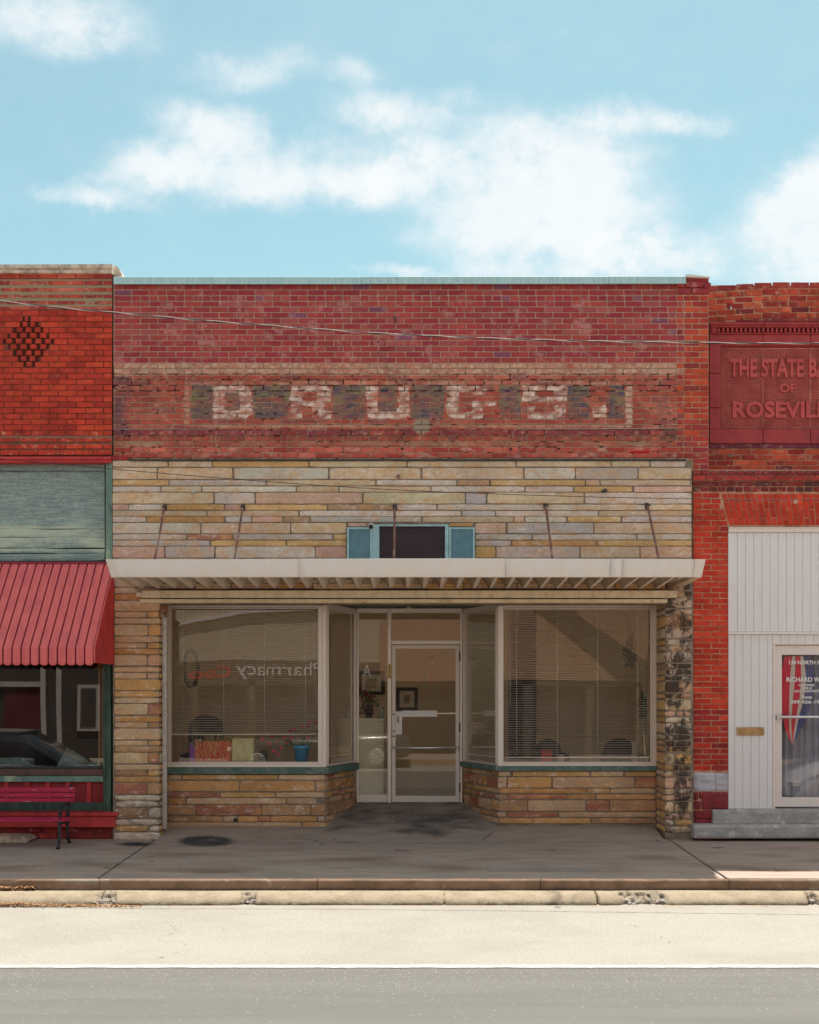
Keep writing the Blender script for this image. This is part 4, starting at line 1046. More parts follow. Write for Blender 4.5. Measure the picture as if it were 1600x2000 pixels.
def fascia(a, b, dz=0., dzb=0., yb=0.):
    yb_, yt_ = -1.285 + yb, -1.365 + yb
    X0, X1 = SX(a, yb_), SX(b, yb_)
    nx = max(1, int((X1-X0)/.08)); pr = [(yb_+.03, zb_), (yb_-.001, zb_-.001), (yb_-.004, zb_+.012), (yt_, zt_), (yt_+.004, zt_+.006), (yt_+.03, zt_+.004), (yt_+.028, zt_), (yt_+.006, zt_-.002), (yb_+.002, zb_+.006), (yb_+.03, zb_+.005)]
    vs = []; fs = []; m = len(pr)
    for i in range(nx+1):
        x = X0 + (X1-X0)*i/nx; w = .0035*noise.noise(Vector((x*2.2, 0, 0))); wt = .006*noise.noise(Vector((x*1.3, 4, 0)))
        for j, (y, z) in enumerate(pr):
            top = 3 <= j <= 7; vs.append((x, y + w, z + (wt + dz + (dzb-dz)*i/nx if top else 0)))
    for i in range(nx):
        for j in range(m): fs.append((i*m+j, i*m+(j+1) % m, (i+1)*m+(j+1) % m, (i+1)*m+j))
    fs.append(tuple(range(m))); fs.append(tuple(nx*m+j for j in range(m))[::-1])
    me = MB().add(vs, fs, True); o = me.build('fascia', M['white_metal'], canopy); bm = bmesh.new(); bm.from_mesh(o.data); bmesh.ops.recalc_face_normals(bm, faces=bm.faces); bm.to_mesh(o.data); bm.free(); return o
fascia(217.5, 584, -.006, .0); fascia(584.6, 987, .004, .008); fascia(987.6, 1193, .008, .0); fascia(1213.6, 1354, .003, -.002); fascia(1192, 1214.6, .002, .002, -.006)
for s, xb, xt in ((-1, SX(217.5,-1.285), SX(206.5,-1.365)), (1, SX(1370,-1.285), SX(1378.5,-1.365))):
    # side channel of the gutter running back to the wall and its front corner
    xi = xb - s*.03
    MB().add([(xb,-1.29,zb_),(xt,-1.37,zt_),(xt,-.02,zt_-.02),(xb,-.02,zb_-.03),(xb-s*.004,-1.286,zb_+.004),(xt-s*.004,-1.36,zt_),(xt-s*.004,-.02,zt_-.02),(xb-s*.004,-.02,zb_-.026)],
             [(0,1,2,3),(7,6,5,4),(0,4,5,1),(1,5,6,2),(2,6,7,3),(3,7,4,0)]).build('end_gutter', M['white_metal'], canopy)
    if s > 0: xq = SX(1354.6,-1.285)
    else: xq = SX(228,-1.285)
    MB().add([(xq,-1.290,zb_),(xb,-1.290,zb_),(xt,-1.371,zt_+.004),(xq,-1.371,zt_+.004),(xq,-1.286,zb_),(xb,-1.286,zb_),(xt,-1.366,zt_+.004),(xq,-1.366,zt_+.004)],
             [(0,1,2,3),(7,6,5,4),(0,4,5,1),(1,5,6,2),(2,6,7,3),(3,7,4,0)]).build('corner_cap', M['white_metal'], canopy)
    ed = [xb + s*.0, xb - s*.16]
    MB().cbox(min(xb, xb-s*.05), max(xb, xb-s*.05), -1.27, -.05, zb_-.004, zb_+.030, .003).build('edge_rail', M['cream_metal'], canopy)
    MB().prism([(xb - s*.05, zb_+.028), (xb - s*.13, zb_+.05), (xb - s*.13, zb_+.045), (xb - s*.05, zb_+.022)], 'y', -1.27, -.05).build('edge_rail', M['canopy_deck'], canopy)
def rust_spot(px, py, w, h, y=-1.33):
    MB().lathe([(0,0),(.012,.0),(.012,.003),(.0,.005)], (SX(px,y), y, SZ(py,y)), 10, axis='y').build('screw', M['rust'], canopy)
for q in [(228,1109),(1198.5,1107),(1211.5,1107),(1354,1110)]: rust_spot(*q, 3, 6, -1.318)
# hanger rods
for (xa, ya, xb_, s) in [(321,990,297,.13),(474,990,453,.13),(771,990,769,.1),(1066,988,1082,.1),(1265,987,1292,.1)]:
    P0 = Vector((SX(xa,-.1), -.1, SZ(ya,-.1))); P1 = Vector((SX(xb_,-1.15), -1.15, 3.10))
    rod = MB().tube([P0, P0*.5+P1*.5+Vector((.004,0,-.006)), P1], .0145, 8).build('hanger_rod', M['rust'], canopy)
    MB().tube([P0+Vector((0,.06,.015)), P0+Vector((0,0,.018)), P0+Vector((0,-.02,0))], .013, 8).cbox(P0.x-.022, P0.x+.022, -.066, -.048, P0.z-.03, P0.z+.035, .003).tube([P0+Vector((-.03,-.012,.0)), P0+Vector((.03,-.012,.0))], .008, 8).build('bracket', M['dark_metal'], canopy)
# gutter beam under the back of the deck and the strip below it
YG = -.13
beam = MB().cbox(SX(275,YG), SX(1312,YG), YG, -.06, SZ(1167.5,YG), SZ(1153,YG), .006).build('gutter_beam', M['cream_metal'], shop)
for a, b in [(266,277),(402,418),(1306,1323)]: MB().cbox(SX(a,YG), SX(b,YG), YG-.012, -.055, SZ(1167 if a != 266 else 1166,YG), SZ(1153.5 if a > 300 else 1157,YG), .005).build('beam_end' if a != 402 else 'joint_cover', M['cream_metal'], beam)
MB().cbox(SX(273,-.09), SX(1304,-.09), -.09, .1, SZ(1177.4,-.09), SZ(1170.6,-.09), .004).cbox(SX(273,-.1), SX(1304,-.1), -.1, -.088, SZ(1172.4,-.1), SZ(1170.2,-.1), .002).build('head_strip', M['cream_metal'], shop)
MB().box(SX(318), SX(1292), -.05, .1, SZ(1170,-.05), 3.012).build('lintel', M['dark_metal'], shop)
MB().box(SX(312), SX(1297), .1, 1.60, 2.875, 3.02).build('soffit', M['green_soffit'], shop)

# downspout
YD = .10
dp = [(308,1168),(308.5,1186),(311,1194),(319,1206),(321.5,1216),(321.5,1618)]
MB().tube([(SX(a,YD), YD, SZ(b,YD)) for a, b in dp[:5]], .024, 8).cbox(SX(317.2,YD), SX(326,YD), YD-.03, YD+.03, SZ(1619,YD), SZ(1207,YD), .006).cbox(SX(320.7,YD), SX(322.6,YD), YD-.036, YD-.029, SZ(1619,YD), SZ(1207,YD), .002).cbox(SX(316.6,YD), SX(327,YD), YD-.033, YD+.03, SZ(1212,YD), SZ(1206,YD), .003).build('downspout', M['galv'], shop)

# ---------------- bay windows ----------------
def xf(mb, P0, th):
    c, s = math.cos(th), math.sin(th); mb.v = [(P0[0] + x*c - y*s, P0[1] + x*s + y*c, z) for x, y, z in mb.v]; return mb
def frame_mb(x0, x1, z0, z1, y, l, r, t, b, dep=.06):
    """rectangular frame: outer edges x0..x1, z0..z1; member widths l r t b"""
    m = MB(); m.cbox(x0, x0+l, y, y+dep, z0, z1, .003).cbox(x1-r, x1, y, y+dep, z0, z1, .003)
    m.cbox(x0+l, x1-r, y+.002, y+dep-.002, z1-t, z1, .003).cbox(x0+l, x1-r, y+.002, y+dep-.002, z0, z0+b, .003); return m
def bead(m, x0, x1, z0, z1, y, w=.012, dep=.02):
    m.cbox(x0, x0+w, y, y+dep, z0, z1, .002).cbox(x1-w, x1, y, y+dep, z0, z1, .002).cbox(x0+w, x1-w, y, y+dep, z1-w, z1, .002).cbox(x0+w, x1-w, y, y+dep, z0, z0+w, .002)
s5 = lambda px: SX(px, YB); z5 = lambda py: SZ(py, YB)
def baywin(p0, p1, g0, g1, label):
    m = frame_mb(s5(p0), s5(p1), z5(1498), z5(1176), YB, s5(g0)-s5(p0), s5(p1)-s5(g1), z5(1176)-z5(1189), z5(1488)-z5(1498))
    bead(m, s5(g0)-.008, s5(g1)+.008, z5(1490), z5(1187), YB-.012)
    m.cbox(s5(p0), s5(p1), YB-.022, YB+.01, z5(1498.4), z5(1493.5), .003)
    m.cbox(s5(p0)+.02, s5(p1)-.02, YB-.010, YB+.01, z5(1181), z5(1178.6), .002)
    for k in range(7): m.lathe([(0,0),(.004,.001),(0,.003)], (s5(p0+18+k*(p1-p0-36)/6), YB-.001, z5(1183.5)), 6, axis='y')
    w = m.build('window', M['alu'], shop, label=label)
    MB().box(s5(g0)-.004, s5(g1)+.004, YB+.022, YB+.027, z5(1490), z5(1187)).build('pane', M['glass'], w); return w
wL = baywin(325, 637, 334, 622, 'large fixed shop window with half-raised blind and flowers')
wR = baywin(972.5, 1283, 983, 1271, 'large fixed shop window with fully lowered blind')
for w, (a, b) in ((wL, (621.5, 630)), (wR, (973, 982.5))):
    MB().cbox(s5(a), s5(b), YB-.026, YB+.02, z5(1494), z5(1184), .004).build('corner_post', M['alu_white'], w)
def sillslab(px0, px1, a, b, other, name='sill'):
    pass
# slate sills following the bays
for P0, P1, (px0, px1), (ya, yb), sgn in ((A_L, B_L, (325, 640), (1498.6, 1511.5), 1), (A_R, B_R, (969, 1284), (1496, 1505.5), -1)):
    X0, X1 = s5(px0), s5(px1); z1, z0 = z5(ya), z5(yb)
    if sgn > 0: poly = [(X0, YB-.035), (P0.x+.03, YB-.035), (P1.x+.045, P1.y-.03), (P1.x-.1, P1.y), (P0.x-.05, YB+.12), (X0, YB+.12)]
    else: poly = [(P0.x-.03, YB-.035), (X1, YB-.035), (X1, YB+.12), (P0.x+.05, YB+.12), (P1.x+.1, P1.y), (P1.x-.045, P1.y-.03)]
    MB().prism(poly, 'z', z0, z1).build('window_sill', M['green_slate'], shop)
    # display shelf behind the glass
    poly = [(X0, YB+.1), (P0.x + (-.02 if sgn > 0 else .02), YB+.1), (P1.x + (-.06 if sgn > 0 else .06), P1.y+.02), (P1.x + (-.06 if sgn > 0 else .06), 1.7), (X0, 1.7)] if sgn > 0 else [(P0.x+.02, YB+.1), (X1, YB+.1), (X1, 1.7), (P1.x+.06, 1.7), (P1.x+.06, P1.y+.02)]
    MB().prism(poly, 'z', z1-.06, z1-.004).build('display_shelf', M['room_floor'], shop)
# slanted side windows
for P0, P1 in ((A_L, B_L), (B_R, A_R)):
    L = (P1-P0).length; u = (P1-P0)/L; th = math.atan2(u.y, u.x); zt, zb2 = 2.872, z5(1498 if P0 is A_L else 1496)
    m = frame_mb(.03, L-.02, zb2, zt, -.0, .035, .035, .075, .03, .05)
    bead(m, .06, L-.05, zb2+.022, zt-.068, -.01)
    m.cbox(L-.055 if P0 is A_L else .03, L-.03 if P0 is A_L else .055, -.02, .04, zb2, zt-.02, .003)
    w = xf(m, P0, th).build('window', M['alu'], shop, label='narrow slanted side window beside the entrance')
    xf(MB().box(.064, L-.054, .018, .023, zb2+.026, zt-.072), P0, th).build('pane', M['glass'], w)
# entrance
YE = 1.58
e = lambda px: SX(px, YE); ez = lambda py: SZ(py, YE)
m = MB()
m.cbox(e(697), e(903), YE, YE+.08, ez(1197), ez(1186), .004)
m.cbox(e(757), e(764.6), YE-.02, YE+.09, ez(1570), ez(1190), .004)
m.cbox(e(697), e(701), YE-.01, YE+.08, ez(1570), ez(1197), .003); m.cbox(e(898.5), e(903), YE-.01, YE+.08, ez(1570), ez(1197), .003)
m.cbox(e(764.6), e(898.5), YE-.004, YE+.08, ez(1258.5), ez(1251), .003)
m.cbox(e(701), e(757), YE+.004, YE+.06, ez(1569), ez(1552), .003)
m.cbox(e(764.6), e(898.5), YE+.0, YE+.09, ez(1570), ez(1567.4), .002)
ent = m.build('entrance_frame', M['alu'], shop)
MB().box(e(701)+.001, e(757)-.001, YE+.03, YE+.036, ez(1552), ez(1197)).build('sidelight_pane', M['glass_door'], ent)
MB().box(e(764.6)+.001, e(898.5)-.001, YE+.03, YE+.036, ez(1251), ez(1197)).build('transom_pane', M['glass_door'], ent)
for k in range(3): MB().lathe([(0,0),(.006,.001),(0,.004)], (e(707+k*20.5), YE+.003, ez(1565.5)), 6, axis='y').build('screw', M['dark_metal'], ent)
m = frame_mb(e(765.6), e(897.6), ez(1566.6), ez(1260), YE+.004, e(772.6)-e(765.6), e(897.6)-e(890), ez(1260)-ez(1267), ez(1554.5)-ez(1566.6), .045)
door = m.build('door', M['alu_white'], shop, label='aluminium framed glass shop door numbered 120 beside it')
MB().box(e(772.6), e(890), YE+.022, YE+.028, ez(1554.5), ez(1267)).build('pane', M['glass_door'], door)
MB().tube([(e(769), YE-.045, ez(1461)), (e(894), YE-.045, ez(1460))], .017, 10).cbox(e(768), e(771.5), YE-.05, YE+.004, ez(1466), ez(1457), .003).cbox(e(891), e(894.6), YE-.05, YE+.004, ez(1465), ez(1456), .003).build('push_bar', M['chrome'], door)
for a in (1282, 1421, 1538): MB().cbox(e(896.8), e(899.6), YE-.014, YE+.01, ez(a+9), ez(a-9), .002).build('hinge', M['dark_metal'], door)
MB().lathe([(0,0),(.012,.0),(.012,.012),(.006,.014),(0,.014)], (e(769), YE+.003, ez(1438)), 12, axis='y').build('lock', M['dark_metal'], door)
MB().box(e(785), e(854), YE+.016, YE+.0215, ez(1400), ez(1388)).build('notice_strip', M['paper'], door)
MB().box(e(854), e(890), YE+.030, YE+.036, ez(1394.5), ez(1392.5)).build('inner_bar', M['chrome'], door)
pp = MB().box(e(773), e(785.5), YE+.010, YE+.0155, ez(1434.5), ez(1390)).build('paper_note', M['paper'], door)
text_obj('letter', 'R', M['letter_dark'], door, e(775.5), e(781.5), ez(1413), ez(1400), YE+.0095, .0004)
for k in (1395, 1428): MB().prism([(e(767), ez(k-1.5)), (e(767), ez(k+1.5)), (e(773), ez(k))], 'y', YE-.006, YE+.006).build('clip', M['dark_metal'], door)
pl = MB().box(e(758), e(764), YE-.0215, YE-.0195, ez(1326), ez(1297)).build('number_plate', M['letter_gold'], shop)
for i, ch in enumerate('120'): text_obj('digit', ch, M['letter_dark'], pl, e(759 if ch != '1' else 760.2), e(763.2 if ch != '1' else 761.8), ez(1306.3+i*9.4), ez(1299+i*9.4), YE-.022, .0006, thick=.008)
# little lamp holder on the soffit
MB().cbox(e(795), e(803), 1.2, 1.26, 2.85, 2.875, .004).tube([(e(797), 1.2, 2.86), (e(793), 1.17, 2.84)], .006, 6).tube([(e(800), 1.2, 2.86), (e(806), 1.17, 2.845)], .006, 6).build('soffit_fitting', M['cream_metal'], shop)

# ---------------- wall vent above the canopy ----------------
YV = -.10
v = lambda px: SX(px, YV); vz = lambda py: SZ(py, YV)
vent = empty('wall_vent', (0, YV, 3.7), parent=shop, label='louvred wall vent with dark grille between two blue shutters'); vent.location = Vector((0, YV, 3.7)) - wloc(shop)
m = MB(); m.cbox(v(728), v(741), YV, -.04, vz(1100), vz(1024.5), .003).cbox(v(869.5), v(876.5), YV, -.04, vz(1100), vz(1024.5), .003).cbox(v(741), v(869.5), YV+.001, -.04, vz(1027.6), vz(1024.5), .002)
m.cbox(v(727), v(728.6), YV-.006, -.04, vz(1100), vz(1026), .002)
m.build('vent_frame', M['teal_paint'], vent)
for q in [(730,1068),(739,1068),(739,1032),(872,1068),(875,1068),(872,1032),(753,1026),(777,1026),(805,1026),(853,1026)]:
    MB().lathe([(0,0),(.0045,.001),(0,.004)], (v(q[0]), YV-.0005, vz(q[1])), 6, axis='y').build('rivet', M['dark_metal'], vent)
MB().box(v(741), v(869.5), YV+.045, YV+.05, vz(1100), vz(1027.6)).build('vent_back', M['letter_dark'], vent)
m = MB(); rows_ = 22
for r in range(rows_):
    zc = vz(1028) - (vz(1028)-vz(1098)) * (r+.5)/rows_; pts = []
    nn = 44
    for i in range(nn+1):
        x = v(741) + (v(869.5)-v(741))*i/nn; z = zc + (.0075 if (i+r) % 2 else -.0075); pts.append((x, YV+.015 + (.004 if (i+r) % 2 else -.002), z))
    vs = []; fs = []
    for p in pts: vs += [(p[0], p[1], p[2]+.0032), (p[0], p[1]-.003, p[2]-.0032)]
    for i in range(nn): fs.append((2*i, 2*i+1, 2*i+3, 2*i+2))
    m.add(vs, fs)
m.build('vent_grille', M['mesh_grille'], vent, kind='stuff')
for a, b in ((678, 726.6), (877.5, 927.5)):
    m = frame_mb(v(a), v(b), vz(1100), vz(1030), YV-.005, .022, .022, .022, .02, .05)
    sh = m.build('shutter', M['teal_paint'], vent)
    m = MB(); nl = 17
    for k in range(nl):
        z = vz(1100) + .02 + (vz(1030)-.022-vz(1100)-.02)*k/nl; h = (vz(1030)-.022-vz(1100)-.02)/nl
        m.add([(v(a)+.02, YV+.004, z), (v(b)-.02, YV+.004, z), (v(b)-.02, YV+.018, z+h*1.08), (v(a)+.02, YV+.018, z+h*1.08), (v(a)+.02, YV+.008, z), (v(b)-.02, YV+.008, z), (v(b)-.02, YV+.022, z+h), (v(a)+.02, YV+.022, z+h)],
              [(0,1,2,3),(4,7,6,5),(0,4,5,1),(3,2,6,7)])
    m.build('louvre_slats', M['teal_shutter'], vent, kind='stuff')
fl = MB().lathe([(.0,-.03),(.028,-.025),(.036,0),(.036,.04),(.028,.055),(0,.06)], (v(725), -.16, vz(1029)), 14, axis='y').build('floodlight', M['galv'], shop)
MB().lathe([(0,.0),(.027,.001),(.0,.006)], (v(725), -.222, vz(1031)), 12, axis='y').build('lamp_glass', M['letter_dark'], fl)
MB().tube([(v(725),-.12,vz(1028)),(v(725),-.05,vz(1024))], .012, 8).build('lamp_arm', M['galv'], fl)
# stubs and old fixings on the wall
for (px, py, k) in [(377,961,1),(1178,959.5,1)]: MB().tube([(SX(px), -.03, SZ(py)), (SX(px-1,-.1), -.10, SZ(py+.4,-.1))], .016, 10).tube([(SX(px+3), -.052, SZ(py)), (SX(px+3), -.075, SZ(py))], .024, 10).build('pipe_stub', M['dark_metal'] if px > 500 else M['galv'], shop)
MB().tube([(SX(778),-.052,SZ(928)),(SX(777),-.07,SZ(931)),(SX(780),-.06,SZ(937))], .009, 6).tube([(SX(773),-.06,SZ(933)),(SX(783),-.06,SZ(929))], .006, 6).build('rusty_hook', M['rust'], shop)
MB().tube([(SX(769),-.01,SZ(620)),(SX(772),-.04,SZ(621)),(SX(773),-.035,SZ(628)),(SX(771),-.01,SZ(630))], .009, 6).build('rusty_hook', M['dark_metal'], shop)
# thin pale wire lying along the brick ledge with loose ends
def P_(px, py, y=-.032): return (SX(px, y), y, SZ(py, y))
MB().tube([P_(222,838.5), P_(350,838.3), P_(420,838.2), P_(424,843), P_(421,856), P_(422,868), P_(427,880), P_(430,886)], .003, 5).build('loose_wire', M['cable_grey'], shop)
MB().tube([P_(1330,836), P_(1150,837.5), P_(1012,837.5), P_(1005,840), P_(1002,848), P_(1002,858)], .0042, 5).build('loose_wire', M['cable_grey'], shop)
MB().tube([P_(640,838.4), P_(606,838.6), P_(603,842), P_(600,848), P_(602,852)], .003, 5).tube([P_(600,838.6), P_(640,838.4), P_(637,841), P_(635,846)], .0025, 5).build('loose_wire', M['cable_grey'], shop)

# ---------------- inside the shop ----------------
FZ = .30
MB().box(-3.6, 3.6, YE+.13, 4.3, FZ-.1, FZ-.004).build('room_floor', M['room_floor'], shop)
MB().box(-3.6, 3.6, .55, 4.3, 2.98, 3.05).build('room_ceiling', M['room_wall'], shop)
MB().box(-3.6, 3.6, 4.2, 4.3, FZ, 3.0).box(-3.6, -3.4, .3, 4.2, FZ, 3.0).box(3.3, 3.6, .3, 4.2, FZ, 3.0).build('room_walls', M['room_wall'], shop)
# floor under the door inside the porch line is the threshold
MB().cbox(e(697), e(903), YE-.02, YE+.12, FZ-.03, ez(1568.6), .004).build('threshold', M['alu'], shop)

# fluorescent ceiling lights, seen in the photograph as streaks in the slanted panes
for k_, (x, y) in enumerate(((-1.9, 1.95), (1.7, 1.95))):
    t_ = empty('ceiling_light', (x, y, 2.9), ('lit ceiling light above the left shop window display', 'lit ceiling light above the right shop window display')[k_], 'lamp', 'fluorescent lights on the shop ceiling')
    MB().cbox(x-.62, x+.62, y-.12, y+.12, 2.952, 2.979, .008).build('lamp_housing', M['white_siding'], t_)
    for q in (-.06, .06): MB().tube([(x-.58, y+q, 2.938), (x+.58, y+q, 2.938)], .016, 8).build('lamp_tube', M['tube_glow'], t_)

# ---------------- building on the left ----------------
LOR = [((.36,.038,.022),5), ((.33,.034,.021),3), ((.39,.048,.023),1.6), ((.29,.03,.021),1.5)]
XL = -9.5
left = empty('brick_building', (-6, .2, 0), 'orange-red brick building with crumbling stone coping, diamond brick ornament and red metal awning', 'building')
pxL = 800 + XL*162
def lpaint(X, Z):
    px = 800 + 162*X; py = 1356 - (Z - 1.74)*162
    n = noise.noise(Vector((px/20, py/9, 70))); n2 = noise.noise(Vector((px/55, py/16, 77)))
    if py < 607 and py > 545:
        a = .42 + .3*n + .25*n2 + (.25 if px > 175 else 0)
        if py > 594: a -= .1
        return (.42,.31,.20), a
    if py < 625: return (.40,.29,.19), .16 + .5*n2 + .25*n
    if 848 < py < 856: return (.38,.26,.17), .6 + .3*n
    if 856 < py < 890: return (.45,.30,.22), .22 + .35*n
    if 838 < py < 850: return (.10,.045,.06), .35 + .3*n2
    if 190 < px < 220 and 700 < py < 800: return (.52,.10,.03), .4 + .3*n
    return (.12,.03,.02), .16 + .35*n2
DIA = {617:(44,59),628:(39,73),639:(27,84),650:(14,96),661:(6,105),672:(14,96),684:(27,84),695:(35,74),706:(46,68)}
def lmort(X, Z):
    c, a = lpaint(X, Z); py = 1356 - (Z - 1.74)*162; px = 800 + 162*X
    for k_, (d0, d1) in DIA.items():
        if k_ - 1 < py < k_ + 11 and d0 - 1 < px < d1 + 1: return (.09, .024, .016), 1.2  # bed behind the diamond painted dark to deepen its recess shade
    if 545 < py < 603: return (.40,.30,.19), 1.3
    if 848 < py < 888: return (.40,.28,.2), .9
    return c, a*.6
backing('mortar', M['mortar_dark'], left, pxL, 219, 533, 897, .009, 5., lmort)
lm = Masonry(left, 'brick', 300)
pass
y = 533.5; rowsL = [(533.5, 543, 36.4), (548, 556.5, 36.4), (562, 569, 36.4), (575, 581.5, 36.4), (587.5, 594, 36.4), (598, 604, 36.4)]
yy = 606.4
while yy < 846: rowsL.append((yy, yy + 9.8, 35.3)); yy += 11.2
rowsL += [(844.6+4, 0, 0)]
rowsL = [r for r in rowsL if r[1]] + [(856, 864, 36), (868, 877, 36), (879.5, 889, 36)]
for k, (a, b, L) in enumerate(rowsL):
    first = L/2 if k % 2 else L
    x = 219.5; spans = []
    while x > pxL:
        w = first if x == 219.5 else L * R.uniform(.98, 1.02)
        if L < 36 and k % 2 and x == 219.5: w = 17.6
        spans.append((max(x-w, pxL) + .9, x - .7)); x -= w
    for (p, q) in spans:
        if q - p < 5: continue
        key = next((d for d in DIA if abs(d + .0 - a) < 5.6), None)
        if key and L < 36:
            d0, d1 = DIA[key]
            if q > d0 and p < d1:
                if p < d0 - 4: q = d0 - .5
                elif q > d1 + 4: p = d1 + .5
                else: continue
                if q - p < 5: continue
        er = 546 < a < 600
        col = pick(LOR) if a > 606 else pick([((.34,.06,.04),3), ((.27,.04,.035),2), ((.38,.10,.07),2)])
        yofs = R.uniform(-.003, .003) + (.005 if er else 0) + (-.03 if 855 < a < 878 or a > 879 else 0)
        near = q > -20
        lm.unit(SX(p), SX(q), SZ(b), SZ(a), yofs, col, M['brick_orange'] if not (er or a > 840) else M['brick_weathered'], L3 if er else L2, lpaint if (near and (er or a < 620 or a > 830)) else None, pr=1 if near else 0, n=(8, 3))
# recessed diamond of bricks set on edge at 45 degrees
for key, (d0, d1) in DIA.items():
    n = max(1, round((d1 - d0 - 3) / 20)); n = {617:1,628:2,639:3,650:4,661:5,672:4,684:3,695:2,706:1}[key]
    w = (d1 - d0 - 4) / n
    for i in range(n):
        cx = d0 + 2 + w*(i+.5); X = SX(cx); hw = w/162*.5; Z0, Z1 = SZ(key+9.9), SZ(key+.3)
        v_ = [(-hw*.97, .032, -1), (-hw*.45, -.004, -1), (hw*.45, -.004, -1), (hw*.97, .032, -1), (-hw*.97, .032, 1), (-hw*.45, -.004, 1), (hw*.45, -.004, 1), (hw*.97, .032, 1)]
        hz = (Z1-Z0)/2 - .002
        vv = [(a_, b_, c_*hz) for a_, b_, c_ in v_]; ff = [(0,1,5,4),(1,2,6,5),(2,3,7,6),(0,3,2,1),(4,5,6,7)]
        lm.unit(X-hw, X+hw, Z0, Z1, 0, tuple(c*.9 for c in pick(LOR)), M['brick_orange'], None, own=(vv, ff), pr=2)
lm.flush()
# crumbling coping stones
def coping(px0, px1, ya, yb, sag):
    X0, X1 = SX(px0,-.06), SX(px1,-.06); vs = []; fs = []; nx = max(3, int((X1-X0)/.03))
    pr = [(.4, 0), (-.055, 0), (-.062, .25), (-.05, .45), (-.066, .55), (-.06, .95), (-.03, 1.), (.4, 1.15)]
    for i in range(nx+1):
        x = X0 + (X1-X0)*i/nx; px = 800 + x*162; base = SZ(yb + sag*max(0, (170-px)/170)*.5, -.06); top = SZ(ya + sag*max(0, (220-px)/220)**1.2*-1 + 1.2, -.06)
        for j, (yy_, t) in enumerate(pr):
            nn = noise.noise(Vector((x*8, j*1.3, 0)))*.006 + noise.noise(Vector((x*30, j*2, 3)))*.004
            crack = .012 if j == 3 else 0
            vs.append((x, yy_ + nn + crack, base + (top-base)*t + nn*.7))
    m = len(pr)
    for i in range(nx):
        for j in range(m-1): fs.append((i*m+j, (i+1)*m+j, (i+1)*m+j+1, i*m+j+1))
    fs.append(tuple(range(m))); fs.append(tuple(nx*m+j for j in range(m))[::-1])
    return MB().add(vs, fs).build('coping_stone', M['coping_stone'], left)
xs = [pxL, -420, -200, -60, 37, 118, 219.5]
for i in range(len(xs)-1): coping(xs[i]+.6, xs[i+1]-.6, 513.5, 532.6, -1.)
MB().prism([(SX(220.5), SZ(537)), (SX(220.5), SZ(515.5)), (SX(226), SZ(516.5)), (SX(231), SZ(522)), (SX(239), SZ(540))], 'y', .06, .5).build('parapet_return', M['coping_stone'], left)
MB().box(XL, SX(219)-.0, .26, .36, 3.2, SZ(537)).box(XL, SX(219), .36, 12, 6.1, 6.2).box(XL, SX(219), 12, 12.2, -.3, 6.5).box(XL, XL+.2, .36, 12, -.3, 6.5).box(SX(219)-.2, SX(219), .5, 12, -.3, 6.5).build('roof', M['roofing'], left)
# steel lintel painted red
MB().cbox(XL, SX(219.5), -.045, .2, SZ(897,-.045), SZ(891.5,-.045), .004).cbox(XL, SX(219.5), -.02, .2, SZ(904), SZ(897), .004).build('lintel', M['red_paint'], left)
# weathered boards above the awning
def bpaint(X, Z):
    y_ = .12; px = 800 + X*FOC/(y_-CAM_Y); py = 1356 - (Z-CAM_Z)*FOC/(y_-CAM_Y)
    n = noise.noise(Vector((px/26, py/5, 50))); n2 = noise.noise(Vector((px/60, py/30, 55))); n3 = noise.noise(Vector((px/12, py/4, 58)))
    if py > 1028: return (.62,.66,.50), .66 + .42*n2 + .30*n - (.35 if 1078 < py else 0)
    if py > 1000: return (.50,.58,.50), .40 + .45*n2 + .3*n
    if py < 925: return (.15,.19,.15), .5
    return (.40,.50,.48), .14 + .34*n + .34*n3 + .25*n2
def board(px0, px1, ya, yb, y0, mat, warp=0.):
    X0, X1, Z1, Z0 = SX(px0, y0), SX(px1, y0), SZ(ya, y0), SZ(yb, y0); nx = max(2, int((px1-px0)/5)); nz = max(1, int((yb-ya)/3)); vs = []; fs = []; pc = []; pa = []
    for j in range(nz+1):
        for i in range(nx+1):
            x = X0 + (X1-X0)*i/nx; z = Z0 + (Z1-Z0)*j/nz
            zz = z + (warp*noise.noise(Vector((x*2.2, ya, 0))) if j in (0, nz) else 0)
            edge = .006 if (j in (0, nz)) else 0
            vs.append((x, y0 + edge + warp*.8*noise.noise(Vector((x*2, z*8, 3))), zz)); c, a = bpaint(x, z); pc.append(c); pa.append(a)
    w = nx+1
    for j in range(nz):
        for i in range(nx): fs.append((j*w+i, j*w+i+1, (j+1)*w+i+1, (j+1)*w+i))
    for j in (0, nz):
        b = len(vs)
        for i in range(nx+1): p = vs[j*w+i]; vs.append((p[0], y0+.03, p[2])); pc.append((.02,.02,.02)); pa.append(1.)
        for i in range(nx):
            f = (j*w+i, j*w+i+1, b+i+1, b+i); fs.append(f if j else f[::-1])
    me = bpy.data.meshes.new('board'); me.from_pydata(vs, [], fs); me.materials.append(mat); attr_color(me, 'paint_col', pc); attr_float(me, 'paint_amt', pa)
    o = bpy.data.objects.new('board', me); link(o, left); o.matrix_parent_inverse = Matrix.Translation(-wloc(left)); return o
yB = .12
board(pxL, 204.5, 905, 919.2, yB-.02, M['board_green'])
for a, b in [(920,1032.6),(1033.6,1049.4),(1050.2,1070),(1071.6,1080),(1081.6,1095)]: board(pxL+4, 204.5, a, b, yB + (.004 if a < 1030 else 0), M['board_green'], .004 if a < 1030 else .010)
MB().box(XL, SX(205), yB+.03, yB+.06, SZ(1110), SZ(903)).build('board_backing', M['letter_dark'], left)
